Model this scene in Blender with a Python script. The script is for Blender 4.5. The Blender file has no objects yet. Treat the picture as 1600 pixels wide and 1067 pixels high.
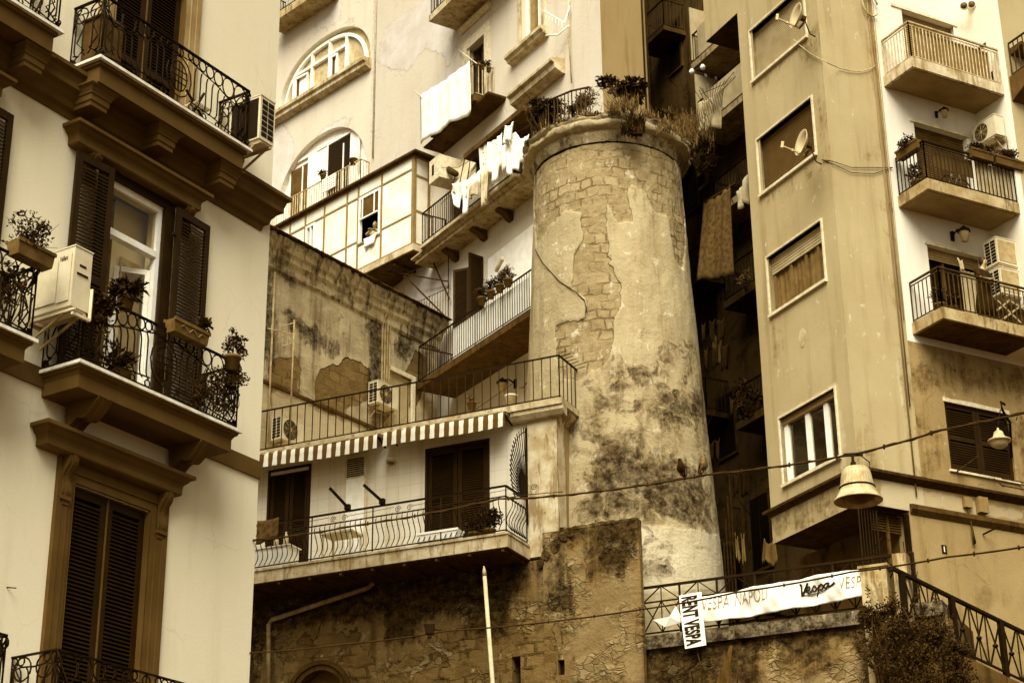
import bpy, bmesh, math, random
import numpy as np
from mathutils import Vector, Matrix, noise as mnoise
random.seed(7)
SC = bpy.context.scene; COL = SC.collection
PI = math.pi; R_ = math.radians

# ------------------------------------------------------------------ camera
FPX, CX, CY = 2900.0, 800.0, 533.5          # focal length and centre in photo pixels
PITCH = math.atan(FPX / 6795.0); ROLL = R_(0.63)
CAM = np.array([0, 0, 1.6])
FW = np.array([0, math.cos(PITCH), math.sin(PITCH)])
_u = np.array([0, -math.sin(PITCH), math.cos(PITCH)]); _r = np.array([1.0, 0, 0])
RT = _r * math.cos(ROLL) - _u * math.sin(ROLL)
UP = _u * math.cos(ROLL) + _r * math.sin(ROLL)
cam = bpy.data.cameras.new('camera'); camo = bpy.data.objects.new('camera', cam); COL.objects.link(camo)
cam.sensor_width = 36; cam.lens = FPX / 1600 * 36; cam.clip_end = 2000; cam.clip_start = 0.5
camo.matrix_world = Matrix(((RT[0], UP[0], -FW[0], 0), (RT[1], UP[1], -FW[1], 0), (RT[2], UP[2], -FW[2], 1.6), (0, 0, 0, 1)))
SC.camera = camo
SC.render.resolution_x, SC.render.resolution_y = 1024, 682
# ------------------------------------------------------------------ world, sun, exposure
SUN_EL, SUN_AZ = R_(50), R_(192)             # azimuth from +Y towards +X: light comes from behind the camera
wd = bpy.data.worlds.new('World'); SC.world = wd; wd.use_nodes = True
nt = wd.node_tree; bg = nt.nodes['Background']
sky = nt.nodes.new('ShaderNodeTexSky'); sky.sky_type = 'NISHITA'; sky.sun_disc = False
sky.sun_elevation = SUN_EL; sky.sun_rotation = SUN_AZ; sky.dust_density = 5
bw = nt.nodes.new('ShaderNodeRGBToBW'); tint = nt.nodes.new('ShaderNodeMix'); tint.data_type = 'RGBA'; tint.blend_type = 'MULTIPLY'
tint.inputs[0].default_value = 1
nt.links.new(sky.outputs[0], bw.inputs[0]); nt.links.new(bw.outputs[0], tint.inputs[6])
tint.inputs[7].default_value = (1.0, 0.94, 0.78, 1)      # the overcast sky of a sepia print
nt.links.new(tint.outputs[2], bg.inputs[0]); bg.inputs[1].default_value = 0.075
sl = bpy.data.lights.new('sun', 'SUN'); sl.energy = 3.0; sl.angle = R_(48); sl.color = (1.0, 0.99, 0.95)
so = bpy.data.objects.new('sun', sl); COL.objects.link(so)
so.rotation_euler = Vector((-math.sin(SUN_AZ) * math.cos(SUN_EL), -math.cos(SUN_AZ) * math.cos(SUN_EL), -math.sin(SUN_EL))).to_track_quat('-Z', 'Y').to_euler()
SC.view_settings.view_transform = 'Standard'; SC.view_settings.look = 'None'
SC.view_settings.exposure = 1.12; SC.view_settings.gamma = 1

# ------------------------------------------------------------------ helpers: frames
def ray(x, y): return FW + RT * (x - CX) / FPX - UP * (y - CY) / FPX
def at(x, y, D):
    r = ray(x, y); t = D / math.hypot(r[0], r[1]); return Vector(CAM + r * t)
class F:
    """upright plane: u runs along azimuth az, z is up, d is out of the wall"""
    def __init__(s, o, az):
        a = R_(az); s.az = az
        s.u = np.array([math.sin(a), math.cos(a), 0]); s.n = np.array([math.cos(a), -math.sin(a), 0]); s.o = np.array([o[0], o[1], 0.0])
    def q(s, x, y, d=0):
        r = ray(x, y); t = ((s.o - CAM) @ s.n + d) / (r @ s.n); p = CAM + r * t
        return float((p - s.o) @ s.u), float(p[2])
    def p(s, u, z, d=0):
        v = s.o + s.u * u + s.n * d; return Vector((v[0], v[1], z))
    def sub(s, u, d=0, turn=0): return F(s.p(u, 0, d), s.az + turn)
# ------------------------------------------------------------------ helpers: mesh gathering
class G:
    def __init__(s): s.v = []; s.f = []; s.sm = []; s.uv = {}
    def add(s, pts, faces, smooth=False):
        b = len(s.v); s.v += [Vector(p) for p in pts]
        for f in faces: s.f.append([b + i for i in f]); s.sm.append(smooth)
        return b
    def poly(s, pts): s.add(pts, [list(range(len(pts)))]); return s
    def hexa(s, p): s.add(p, [(0, 3, 2, 1), (4, 5, 6, 7), (0, 1, 5, 4), (1, 2, 6, 5), (2, 3, 7, 6), (3, 0, 4, 7)]); return s
    def box(s, Fr, u0, u1, z0, z1, d0, d1):
        return s.hexa([Fr.p(u0, z0, d0), Fr.p(u1, z0, d0), Fr.p(u1, z0, d1), Fr.p(u0, z0, d1),
                       Fr.p(u0, z1, d0), Fr.p(u1, z1, d0), Fr.p(u1, z1, d1), Fr.p(u0, z1, d1)])
    def bar(s, a, b, w, h=None, up=None):
        a = Vector(a); b = Vector(b); h = h or w; t = (b - a).normalized()
        up = Vector(up or (0, 0, 1))
        if abs(t.dot(up)) > .95: up = Vector((1, 0, 0))
        x = t.cross(up).normalized() * w / 2; y = x.cross(t).normalized() * h / 2
        return s.hexa([a - x - y, a + x - y, a + x + y, a - x + y, b - x - y, b + x - y, b + x + y, b - x + y])
    def tube(s, pts, r, n=5, close=False):
        pts = [Vector(p) for p in pts]; m = len(pts); rings = []
        rr = r if isinstance(r, (list, tuple)) else [r] * m
        for i, p in enumerate(pts):
            if close: t = pts[(i + 1) % m] - pts[i - 1]
            else: t = pts[min(i + 1, m - 1)] - pts[max(i - 1, 0)]
            if t.length < 1e-9: t = Vector((0, 0, 1))
            t.normalize(); up = Vector((0, 0, 1)) if abs(t.z) < .9 else Vector((.8, .6, 0))
            x = t.cross(up).normalized(); y = t.cross(x)
            rings.append([p + (x * math.cos(2 * PI * k / n) + y * math.sin(2 * PI * k / n)) * rr[i] for k in range(n)])
        fs = []
        for i in range(m if close else m - 1):
            j = (i + 1) % m
            for k in range(n): fs.append((i * n + k, i * n + (k + 1) % n, j * n + (k + 1) % n, j * n + k))
        if not close: fs += [tuple(range(n))[::-1], tuple(range((m - 1) * n, m * n))]
        s.add([p for q in rings for p in q], fs, True); return s
    def lathe(s, c, prof, n=16, a0=0, a1=2 * PI, sx=1, smooth=True):
        c = Vector(c); full = abs(a1 - a0 - 2 * PI) < 1e-6; k = n if full else n + 1
        P = []
        for (r, z) in prof:
            for i in range(k):
                a = a0 + (a1 - a0) * i / n; P.append(c + Vector((math.cos(a) * r * sx, math.sin(a) * r, z)))
        fs = []
        for j in range(len(prof) - 1):
            for i in range(n):
                i2 = (i + 1) % k; fs.append((j * k + i, j * k + i2, (j + 1) * k + i2, (j + 1) * k + i))
        s.add(P, fs, smooth); return s
    def disc(s, Fr, u, z, d, r, n=16, ru=None):
        return s.poly([Fr.p(u + (ru or r) * math.cos(2 * PI * i / n), z + r * math.sin(2 * PI * i / n), d) for i in range(n)])
    def ext(s, Fr, pl, d0, d1):                # polygon [(u,z)] pushed from d0 to d1
        n = len(pl); a = [Fr.p(u, z, d0) for u, z in pl]; b = [Fr.p(u, z, d1) for u, z in pl]
        s.add(a + b, [tuple(range(n))[::-1], tuple(range(n, 2 * n))] + [(i, (i + 1) % n, n + (i + 1) % n, n + i) for i in range(n)]); return s
    def prof(s, Fr, u0, u1, pr):               # profile [(d,z)] run along u, capped
        n = len(pr); a = [Fr.p(u0, z, d) for d, z in pr]; b = [Fr.p(u1, z, d) for d, z in pr]
        s.add(a + b, [tuple(range(n)), tuple(range(n, 2 * n))[::-1]] + [(i, n + i, n + (i + 1) % n, (i + 1) % n) for i in range(n)]); return s
    def profret(s, Fr, u0, u1, pr):            # moulding with mitred returns at both ends; pr: [(d,z)] from top to bottom, outward part only
        L = []
        for d, z in pr:
            L.append([Fr.p(u0 - d, z, 0), Fr.p(u0 - d, z, d), Fr.p(u1 + d, z, d), Fr.p(u1 + d, z, 0)])
        n = len(pr); P = [p for l in L for p in l]; fs = []
        for i in range(n - 1):
            for k in range(3): fs.append((i * 4 + k, i * 4 + k + 1, (i + 1) * 4 + k + 1, (i + 1) * 4 + k))
        fs += [(0, 1, 2, 3), tuple(range((n - 1) * 4, n * 4))[::-1]]
        s.add(P, fs); return s
    def ring(s, Fr, u, z, d, r, rt, n=14, rz=None, nn=4):
        return s.tube([Fr.p(u + r * math.cos(2 * PI * i / n), z + (rz or r) * math.sin(2 * PI * i / n), d) for i in range(n)], rt, nn, True)
WLOC = {}
def build(name, g, mat, parent=None, uvF=None, attrs=None, uvfn=None, uvk=.73):
    me = bpy.data.meshes.new(name)
    off = WLOC.get(parent.name, Vector()) if parent else Vector()
    me.from_pydata([v - off for v in g.v], [], g.f)
    me.polygons.foreach_set('use_smooth', g.sm)
    if uvF or uvfn:
        V = np.array([tuple(v) for v in g.v]); 
        if uvF: UVc = np.stack([(V - uvF.o) @ uvF.u + ((V - uvF.o) @ uvF.n) * uvk, V[:, 2]], 1)
        else: UVc = np.array([uvfn(v) for v in g.v])
        li = np.zeros(len(me.loops), dtype=np.int32); me.loops.foreach_get('vertex_index', li)
        uvl = me.uv_layers.new(name='UVMap'); uvl.data.foreach_set('uv', UVc[li].astype(np.float32).ravel())
    if attrs:
        for k, arr in attrs.items():
            a = me.attributes.new(k, 'FLOAT', 'POINT'); a.data.foreach_set('value', np.asarray(arr, dtype=np.float32))
    me.materials.append(M[mat] if isinstance(mat, str) else mat)
    o = bpy.data.objects.new(name, me); COL.objects.link(o)
    if parent: o.parent = parent
    WLOC[o.name] = off
    bm = bmesh.new(); bm.from_mesh(me); bmesh.ops.recalc_face_normals(bm, faces=bm.faces); bm.to_mesh(me); bm.free()
    return o
def tag(o, label=None, cat=None, group=None, kind=None):
    if label: o['label'] = label
    if cat: o['category'] = cat
    if group: o['group'] = group
    if kind: o['kind'] = kind
    return o
def thing(name, loc, label, cat, group=None):
    o = bpy.data.objects.new(name, None); COL.objects.link(o); o.location = loc; o.empty_display_size = .2
    WLOC[o.name] = Vector(loc); return tag(o, label, cat, group)
# ------------------------------------------------------------------ helpers: colours and materials
_RAMP = [(0, .34, .02), (.01, .40, .03), (.05, .48, .075), (.14, .575, .15), (.30, .675, .25), (.46, .785, .385), (.60, .85, .53), (.76, .895, .60), (.82, .95, .78), (.9, .965, .84), (1, .975, .88)]
def sep(R):
    xs = [a[0] for a in _RAMP]; x = min(max(R, 0), 1)
    return (x, x * float(np.interp(x, xs, [a[1] for a in _RAMP])), x * float(np.interp(x, xs, [a[2] for a in _RAMP])), 1)
M = {}
class NB:
    def __init__(s, name):
        m = bpy.data.materials.new(name); m.use_nodes = True; M[name] = m; s.m = m; s.t = m.node_tree
        s.b = s.t.nodes['Principled BSDF']; s.b.inputs['Roughness'].default_value = .8; s.b.inputs['Specular IOR Level'].default_value = .2; s.b.inputs['Specular Tint'].default_value = (1, .62, .22, 1)
    def n(s, t, **k):
        x = s.t.nodes.new(t)
        for a, b in k.items(): setattr(x, a, b)
        return x
    def set(s, sock, v):
        if hasattr(v, 'is_linked') or isinstance(v, bpy.types.NodeSocket): s.t.links.new(v, sock)
        else: sock.default_value = v
    def uv(s): return s.n('ShaderNodeUVMap', uv_map='UVMap').outputs[0]
    def ob(s): return s.n('ShaderNodeTexCoord').outputs['Object']
    def at(s, name): return s.n('ShaderNodeAttribute', attribute_name=name).outputs['Fac']
    def map(s, v, sc=(1, 1, 1), loc=(0, 0, 0)):
        x = s.n('ShaderNodeMapping'); s.set(x.inputs[0], v); x.inputs['Scale'].default_value = sc; x.inputs['Location'].default_value = loc; return x.outputs[0]
    def noise(s, v, sc, det=5, ro=.55, dist=0):
        x = s.n('ShaderNodeTexNoise'); s.set(x.inputs['Vector'], v); x.inputs['Scale'].default_value = sc; x.inputs['Detail'].default_value = det
        x.inputs['Roughness'].default_value = ro; x.inputs['Distortion'].default_value = dist; return x.outputs['Fac']
    def noisec(s, v, sc, det=3):
        x = s.n('ShaderNodeTexNoise'); s.set(x.inputs['Vector'], v); x.inputs['Scale'].default_value = sc; x.inputs['Detail'].default_value = det; return x.outputs['Color']
    def vor(s, v, sc, feat='F1'):
        x = s.n('ShaderNodeTexVoronoi', feature=feat); s.set(x.inputs['Vector'], v); x.inputs['Scale'].default_value = sc; return x.outputs[0]
    def ma(s, op, a, b=0.0, c=0.0):
        x = s.n('ShaderNodeMath', operation=op)
        for i, q in enumerate((a, b, c)): s.set(x.inputs[i], q)
        return x.outputs[0]
    def ss(s, x, lo, hi, o0=0.0, o1=1.0):
        m = s.n('ShaderNodeMapRange', interpolation_type='SMOOTHSTEP'); s.set(m.inputs[0], x)
        for i, q in enumerate((lo, hi, o0, o1)): m.inputs[i + 1].default_value = q
        return m.outputs[0]
    def lin(s, x, lo, hi, o0=0.0, o1=1.0):
        m = s.n('ShaderNodeMapRange'); s.set(m.inputs[0], x)
        for i, q in enumerate((lo, hi, o0, o1)): m.inputs[i + 1].default_value = q
        return m.outputs[0]
    def mix(s, f, a, b, mode='MIX'):
        x = s.n('ShaderNodeMix', data_type='RGBA', blend_type=mode); s.set(x.inputs[0], f); s.set(x.inputs[6], a); s.set(x.inputs[7], b); return x.outputs[2]
    def mixf(s, f, a, b):
        x = s.n('ShaderNodeMix', data_type='FLOAT'); s.set(x.inputs[0], f); s.set(x.inputs[2], a); s.set(x.inputs[3], b); return x.outputs[0]
    def brick(s, v, bw=.45, rh=.25, mo=.015, off=.5):
        x = s.n('ShaderNodeTexBrick'); s.set(x.inputs['Vector'], v); x.offset = off
        x.inputs['Scale'].default_value = 1; x.inputs['Brick Width'].default_value = bw; x.inputs['Row Height'].default_value = rh
        x.inputs['Mortar Size'].default_value = mo; x.inputs['Mortar Smooth'].default_value = .4; x.inputs['Bias'].default_value = 0
        x.inputs['Color1'].default_value = (0, 0, 0, 1); x.inputs['Color2'].default_value = (1, 1, 1, 1); x.inputs['Mortar'].default_value = (.5, .5, .5, 1)
        return x.outputs['Color'], x.outputs['Fac']
    def warp(s, v, amt, sc):
        c = s.noisec(v, sc); d = s.n('ShaderNodeVectorMath', operation='MULTIPLY_ADD'); s.set(d.inputs[0], c)
        d.inputs[1].default_value = (amt, amt, 0); a = s.n('ShaderNodeVectorMath', operation='SUBTRACT'); s.set(a.inputs[0], v); a.inputs[1].default_value = (amt / 2, amt / 2, 0)
        s.set(d.inputs[2], a.outputs[0]); return d.outputs[0]
    def bump(s, h, st=.4, dist=.02, nrm=None):
        x = s.n('ShaderNodeBump'); s.set(x.inputs['Height'], h); x.inputs['Strength'].default_value = st; x.inputs['Distance'].default_value = dist
        if nrm is not None: s.set(x.inputs['Normal'], nrm)
        return x.outputs[0]
    def out(s, col, rough=None, nrm=None):
        s.set(s.b.inputs['Base Color'], col)
        if rough is not None: s.set(s.b.inputs['Roughness'], rough)
        if nrm is not None: s.set(s.b.inputs['Normal'], nrm)
def simple(name, R, rough=.6, var=.25, sc=5, bump=0.0, spec=.25, R2=None):
    b = NB(name); v = b.ob(); n = b.noise(v, sc, 5, .6)
    c = b.mix(b.ss(n, .3, .7), sep(R * (1 - var)), sep(R2 if R2 is not None else min(R * (1 + var), .9)))
    b.b.inputs['Specular IOR Level'].default_value = spec
    b.out(c, rough, b.bump(b.noise(v, sc * 6, 4), bump, .01) if bump else None); return b
# ------------------------------------------------------------------ helpers: walls
def sdf(P, polys):
    """signed distance (negative inside) of points P (n,2) to a union of polygons"""
    out = np.full(len(P), 9.0)
    for pl in polys:
        A = np.array(pl, float); B = np.roll(A, -1, 0); d = np.full(len(P), 1e9); ins = np.zeros(len(P), bool)
        for a, b in zip(A, B):
            e = b - a; w = P - a; t = np.clip((w @ e) / max(e @ e, 1e-9), 0, 1); d = np.minimum(d, np.hypot(*(w - np.outer(t, e)).T))
            c = ((a[1] > P[:, 1]) != (b[1] > P[:, 1])) & (P[:, 0] < (b[0] - a[0]) * (P[:, 1] - a[1]) / (b[1] - a[1] + 1e-12) + a[0]); ins ^= c
        out = np.minimum(out, np.where(ins, -d, d))
    return np.clip(out, -2, 2)
def lines(a, b, step, extra):
    L = set(round(x, 4) for x in np.linspace(a, b, max(2, int((b - a) / step) + 1)))
    for e in extra:
        if a < e < b:
            L = set(x for x in L if abs(x - e) > step * .3 or x in (round(a, 4), round(b, 4))); L.add(round(e, 4))
    return sorted(L)
def wall(name, Fr, u0, u1, z0, z1, mat, parent=None, holes=(), step=.5, attrs=None, d=0, thick=.4, rdepth=.3, ends=True):
    """one plastered wall face: a grid with square openings and their reveals"""
    us = lines(u0, u1, step, [h[i] for h in holes for i in (0, 1)]); zs = lines(z0, z1, step, [h[i] for h in holes for i in (2, 3)])
    g = G(); nz = len(zs)
    g.v = [Fr.p(u, z, d) for u in us for z in zs]
    for i in range(len(us) - 1):
        for j in range(nz - 1):
            um = (us[i] + us[i + 1]) / 2; zm = (zs[j] + zs[j + 1]) / 2
            if any(h[0] < um < h[1] and h[2] < zm < h[3] for h in holes): continue
            g.f.append([i * nz + j, (i + 1) * nz + j, (i + 1) * nz + j + 1, i * nz + j + 1]); g.sm.append(False)
    P = [(u, z) for u in us for z in zs]
    n0 = len(g.v)
    for h in holes:
        a, b, c, e = h[:4]; dd = h[4] if len(h) > 4 else rdepth
        for (x0, y0, x1, y1) in ((a, c, b, c), (b, c, b, e), (b, e, a, e), (a, e, a, c)):
            g.poly([Fr.p(x0, y0, d), Fr.p(x1, y1, d), Fr.p(x1, y1, d - dd), Fr.p(x0, y0, d - dd)])
            P += [(x0, y0), (x1, y1), (x1, y1), (x0, y0)]
    if ends:
        for (x0, y0, x1, y1) in ((u0, z0, u1, z0), (u1, z0, u1, z1), (u1, z1, u0, z1), (u0, z1, u0, z0)):
            g.poly([Fr.p(x0, y0, d), Fr.p(x1, y1, d), Fr.p(x1, y1, d - thick), Fr.p(x0, y0, d - thick)])
            P += [(x0, y0), (x1, y1), (x1, y1), (x0, y0)]
    at_ = None
    if attrs:
        P = np.array(P); at_ = {k: sdf(P, v) for k, v in attrs.items()}
    return build(name, g, mat, parent, uvF=Fr, attrs=at_)
def pxp(Fr, pts, d=0): return [Fr.q(x, y, d) for x, y in pts]
# ------------------------------------------------------------------ helpers: joinery and ironwork
def shutter_leaf(g, Fr, u0, u1, z0, z1, d, th=.05, fr=.08, pitch=.052, mid=None):
    g.box(Fr, u0, u0 + fr, z0, z1, d, d + th); g.box(Fr, u1 - fr, u1, z0, z1, d, d + th)
    rails = [(z0, z0 + fr * 1.6), (z1 - fr * 1.2, z1)]
    if mid: rails.append((mid - fr * .6, mid + fr * .6))
    for a, b in rails: g.box(Fr, u0 + fr, u1 - fr, a, b, d + .003, d + th - .003)
    z = z0 + fr * 1.6 + .01
    while z < z1 - fr * 1.2 - .03:
        if not (mid and abs(z + pitch / 2 - mid) < fr * .6 + .02):
            g.hexa([Fr.p(u0 + fr, z, d + th * .85), Fr.p(u1 - fr, z, d + th * .85), Fr.p(u1 - fr, z - .012, d + th * .85), Fr.p(u0 + fr, z - .012, d + th * .85),
                    Fr.p(u0 + fr, z + pitch * .8, d + .008), Fr.p(u1 - fr, z + pitch * .8, d + .008), Fr.p(u1 - fr, z + pitch * .8 - .012, d + .008), Fr.p(u0 + fr, z + pitch * .8 - .012, d + .008)])
        z += pitch
def roller(g, Fr, u0, u1, z0, z1, d, pitch=.055):
    z = z1
    while z - pitch > z0 - .001:
        g.prof(Fr, u0, u1, [(d, z), (d + .012, z - pitch * .25), (d + .012, z - pitch * .75), (d, z - pitch + .004)]); z -= pitch
    g.box(Fr, u0, u1, z0, z, d - .006, d + .002)
def rail(g, pts, h, s=.12, rb=.009, rt=.018, low=.08, wave=0.0, out=None, two=None, post=1.6, rp=.014, square=True):
    """straight iron railing along base points"""
    pts = [Vector(p) for p in pts]; Z = Vector((0, 0, 1))
    for i in range(len(pts) - 1):
        a, b = pts[i], pts[i + 1]; L = (b - a).length; n = max(1, int(round(L / s)))
        g.bar(a + Z * h, b + Z * h, rt * 2.2, rt * 1.6); g.bar(a + Z * low, b + Z * low, rb * 2, rb * 2)
        if two: g.bar(a + Z * two, b + Z * two, rb * 2, rb * 2)
        top = two or h
        nrm = out[i] if out else None
        for k in range(n + 1):
            q = a + (b - a) * k / n
            if k in (0, n) or (post and int(L * k / n / post) != int(L * (k - 1) / n / post)): g.bar(q, q + Z * h, rp * 2); continue
            if wave:
                g.tube([q + Z * (low + (top - low) * t) + nrm * wave * (math.sin(t * PI * 2 - .5) * -.5 + .24 - .2 * t) for t in [x / 8 for x in range(9)]], rb, 4)
            else: g.bar(q + Z * low, q + Z * top, rb * 2)
def ornate(g, P, w, h, rb=.0125):
    """a run of belle-epoque balcony ironwork; P(s,y) maps run and height to a point"""
    T = lambda pts, r=rb, c=False: g.tube([P(*q) for q in pts], r, 4, c)
    g.bar(P(0, h), P(w, h), .05, .02); g.bar(P(0, .05), P(w, .05), .022)
    circ = lambda s, y, r, ry=None: T([(s + r * math.cos(2 * PI * k / 14), y + (ry or r) * math.sin(2 * PI * k / 14)) for k in range(14)], rb, True)
    m = w / 2
    def half(sg, L):
        X = lambda x: m + sg * x
        if L < .5: 
            circ(X(L * .5), h - .17, min(.15, L * .42)); 
        # circles growing towards the ends, a curved rail beneath them
        x = .17; k = 0; cur = [(X(.0), h - .16)]
        while x < L - .05:
            r = min(.055 + .011 * k + .02 * (k > 4), (L - x) * .5 + .02); ry = r * (1 + .05 * k)
            if x + r > L: break
            circ(X(x + r), h - .012 - ry, r, ry); cur.append((X(x + r), h - .03 - 2 * ry)); x += 2 * r + .006; k += 1
        cur.append((X(L), h - .42)); T(cur)
        ns = max(2, int(L / .13))
        for i in range(ns):                          # bars with rounded shoulders
            xx = L * (i + .6) / ns
            if xx < .3 and L > 1: continue
            yt = float(np.interp(xx, [abs(c[0] - m) for c in cur], [c[1] for c in cur]))
            T([(X(xx + .05), yt), (X(xx + .015), yt - .05), (X(xx), yt - .12), (X(xx), .26), (X(xx - .02), .2), (X(xx - .06), .16)])
        T([(X(.26), .2), (X(L * .5), .17), (X(L * .8), .10), (X(L), .06)])
        for i in range(4): circ(X(.3 + i * (L - .4) / 4), .105 - .008 * i, .05 - .006 * i)
        T([(X(L), h), (X(L), .0)], .014)
        T([(X(L), h - .05), (X(L - .22), h - .38), (X(L - .1), h - .62), (X(L - .25), .25), (X(L), .07)])
    half(1, m); half(-1, m)
    if w > 1.5:
        circ(m, .5, .27, .34); circ(m, .5, .18, .25); circ(m, h - .10, .07)
        for q in (-.07, 0, .07): T([(m + q, .27), (m + q, .73)])
        for q in (.4, .5, .6): T([(m - .17, q), (m + .17, q)])
        T([(m, .84), (m, h)]); T([(m, 0), (m, .16)])
def leaves(g, c, rad, n, size, seed=0, droop=0.0, clumps=7, narrow=.5, shell=.4):
    rnd = random.Random(seed); c = Vector(c); cl = []
    for i in range(clumps):
        a = rnd.uniform(0, 2 * PI); z = rnd.uniform(-.7, .9); r = math.sqrt(max(0, 1 - z * z)) * rnd.uniform(.25, .75)
        cl.append((Vector((math.cos(a) * r * rad[0], math.sin(a) * r * rad[1], z * rad[2] * .8)), rnd.uniform(.35, .6)))
    for i in range(n):
        q, k = rnd.choice(cl); d = Vector((rnd.gauss(0, 1), rnd.gauss(0, 1), rnd.gauss(0, 1))); d.normalize(); d *= rnd.random() ** shell
        p = c + q + Vector((d.x * rad[0] * k, d.y * rad[1] * k, d.z * rad[2] * k))
        t = Vector((rnd.uniform(-1, 1), rnd.uniform(-1, 1), rnd.uniform(-.6, 1) - droop)); t.normalize(); x = t.cross(Vector((rnd.uniform(-1, 1), rnd.uniform(-1, 1), rnd.uniform(-1, 1)))).normalized()
        s = size * rnd.uniform(.6, 1.3); nrm = t.cross(x) * s * .18
        g.add([p, p + t * s * .5 + x * s * narrow * .5 + nrm, p + t * s, p + t * s * .5 - x * s * narrow * .5 + nrm], [(0, 1, 2), (0, 2, 3)])
    return cl
def stems(g, base, c, rad, n, r, seed=0):
    rnd = random.Random(seed); base = Vector(base); c = Vector(c)
    for i in range(n):
        e = c + Vector((rnd.uniform(-1, 1) * rad[0], rnd.uniform(-1, 1) * rad[1], rnd.uniform(-.5, .9) * rad[2])) * .8
        m = base.lerp(e, .5) + Vector((rnd.uniform(-1, 1), rnd.uniform(-1, 1), .3)) * .1 * (e - base).length
        g.tube([base, m, e], [r, r * .7, r * .35], 4)
def grassy(g, base_pts, n, h, seed=0, spread=.25, w=.012):
    rnd = random.Random(seed)
    for i in range(n):
        b = Vector(rnd.choice(base_pts)) + Vector((rnd.uniform(-1, 1), rnd.uniform(-1, 1), 0)) * spread
        hh = h * rnd.uniform(.4, 1.2); a = rnd.uniform(0, 2 * PI); lean = Vector((math.cos(a), math.sin(a), 0)) * hh * rnd.uniform(.1, .8)
        x = Vector((-math.sin(a), math.cos(a), 0)) * w
        g.add([b - x, b + x, b + lean * .4 + Vector((0, 0, hh * .7)) + x * .7, b + lean + Vector((0, 0, hh)), b + lean * .4 + Vector((0, 0, hh * .7)) - x * .7], [(0, 1, 2, 4), (4, 2, 3)])
def ac_unit(label, Fr, u, z, d, w=.8, h=.6, dep=.3, fan=True, side=False, group='air conditioners on the walls and balconies', logo=None):
    """outdoor unit, back at depth d, front facing out"""
    t = thing('air_conditioner', Fr.p(u, z, d), label, 'air conditioner', group)
    b = G(); b.box(Fr, u - w / 2, u + w / 2, z, z + h, d, d + dep); b.box(Fr, u - w / 2 - .008, u + w / 2 + .008, z + h, z + h + .02, d - .005, d + dep + .01)
    b.box(Fr, u - w / 2 + .03, u + w / 2 - .03, z - .03, z, d + .02, d + dep - .02)
    body = build('body', b, 'ac_white', t)
    if fan:
        k = G(); cu = u - w * .12; r = h * .42; k.disc(Fr, cu, z + h / 2, d + dep + .004, r, 22); build('fan_opening', k, 'black', t)
        k = G()
        for q in (1, .8, .6, .4, .2): k.ring(Fr, cu, z + h / 2, d + dep + .012, r * q, .005, 20)
        for q in range(8): k.bar(Fr.p(cu, z + h / 2, d + dep + .012), Fr.p(cu + r * math.cos(q * PI / 4), z + h / 2 + r * math.sin(q * PI / 4), d + dep + .012), .008)
        k.disc(Fr, cu, z + h / 2, d + dep + .018, r * .22, 12); build('fan_guard', k, 'ac_grey', t)
    if side:
        k = G()
        for i in range(2):
            for j in range(7):
                dd = d + dep * (.12 + .42 * i); zz = z + h * (.08 + j * .125)
                k.box(Fr, u - w / 2 - .006, u - w / 2 + .001, zz, zz + h * .095, dd, dd + dep * .34)
        build('louvre', k, 'black', t)
    k = G()
    for q in (-.35, .35):
        k.box(Fr, u + q * w - .02, u + q * w + .02, z - .07, z - .032, d - .08, d + dep); k.bar(Fr.p(u + q * w, z - .35, d - .06), Fr.p(u + q * w, z - .06, d + dep * .8), .03)
    k.tube([Fr.p(u + w / 2 - .05, z + .1, d + .02), Fr.p(u + w / 2 + .04, z - .05, d), Fr.p(u + w / 2 - .02, z - .3, d - .04)], .015)
    k.box(Fr, u - .42 * w, u + .42 * w, z - .1, z - .05, d - .06, d - .02)
    build('bracket', k, 'ac_grey', t); return t
_LIB = {}
def text_mesh(s, size=1, bold=0.0, spacing=1.0):
    c = bpy.data.curves.new('txt', 'FONT'); c.body = s; c.size = size; c.offset = bold; c.space_character = spacing; c.fill_mode = 'FRONT'; c.resolution_u = 4
    o = bpy.data.objects.new('txt', c); COL.objects.link(o); dg = bpy.context.evaluated_depsgraph_get(); dg.update()
    me = o.evaluated_get(dg).to_mesh(); vs = [(v.co.x, v.co.y) for v in me.vertices]; fs = [tuple(p.vertices) for p in me.polygons]
    o.evaluated_get(dg).to_mesh_clear(); bpy.data.objects.remove(o); bpy.data.curves.remove(c)
    return vs, fs
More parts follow.
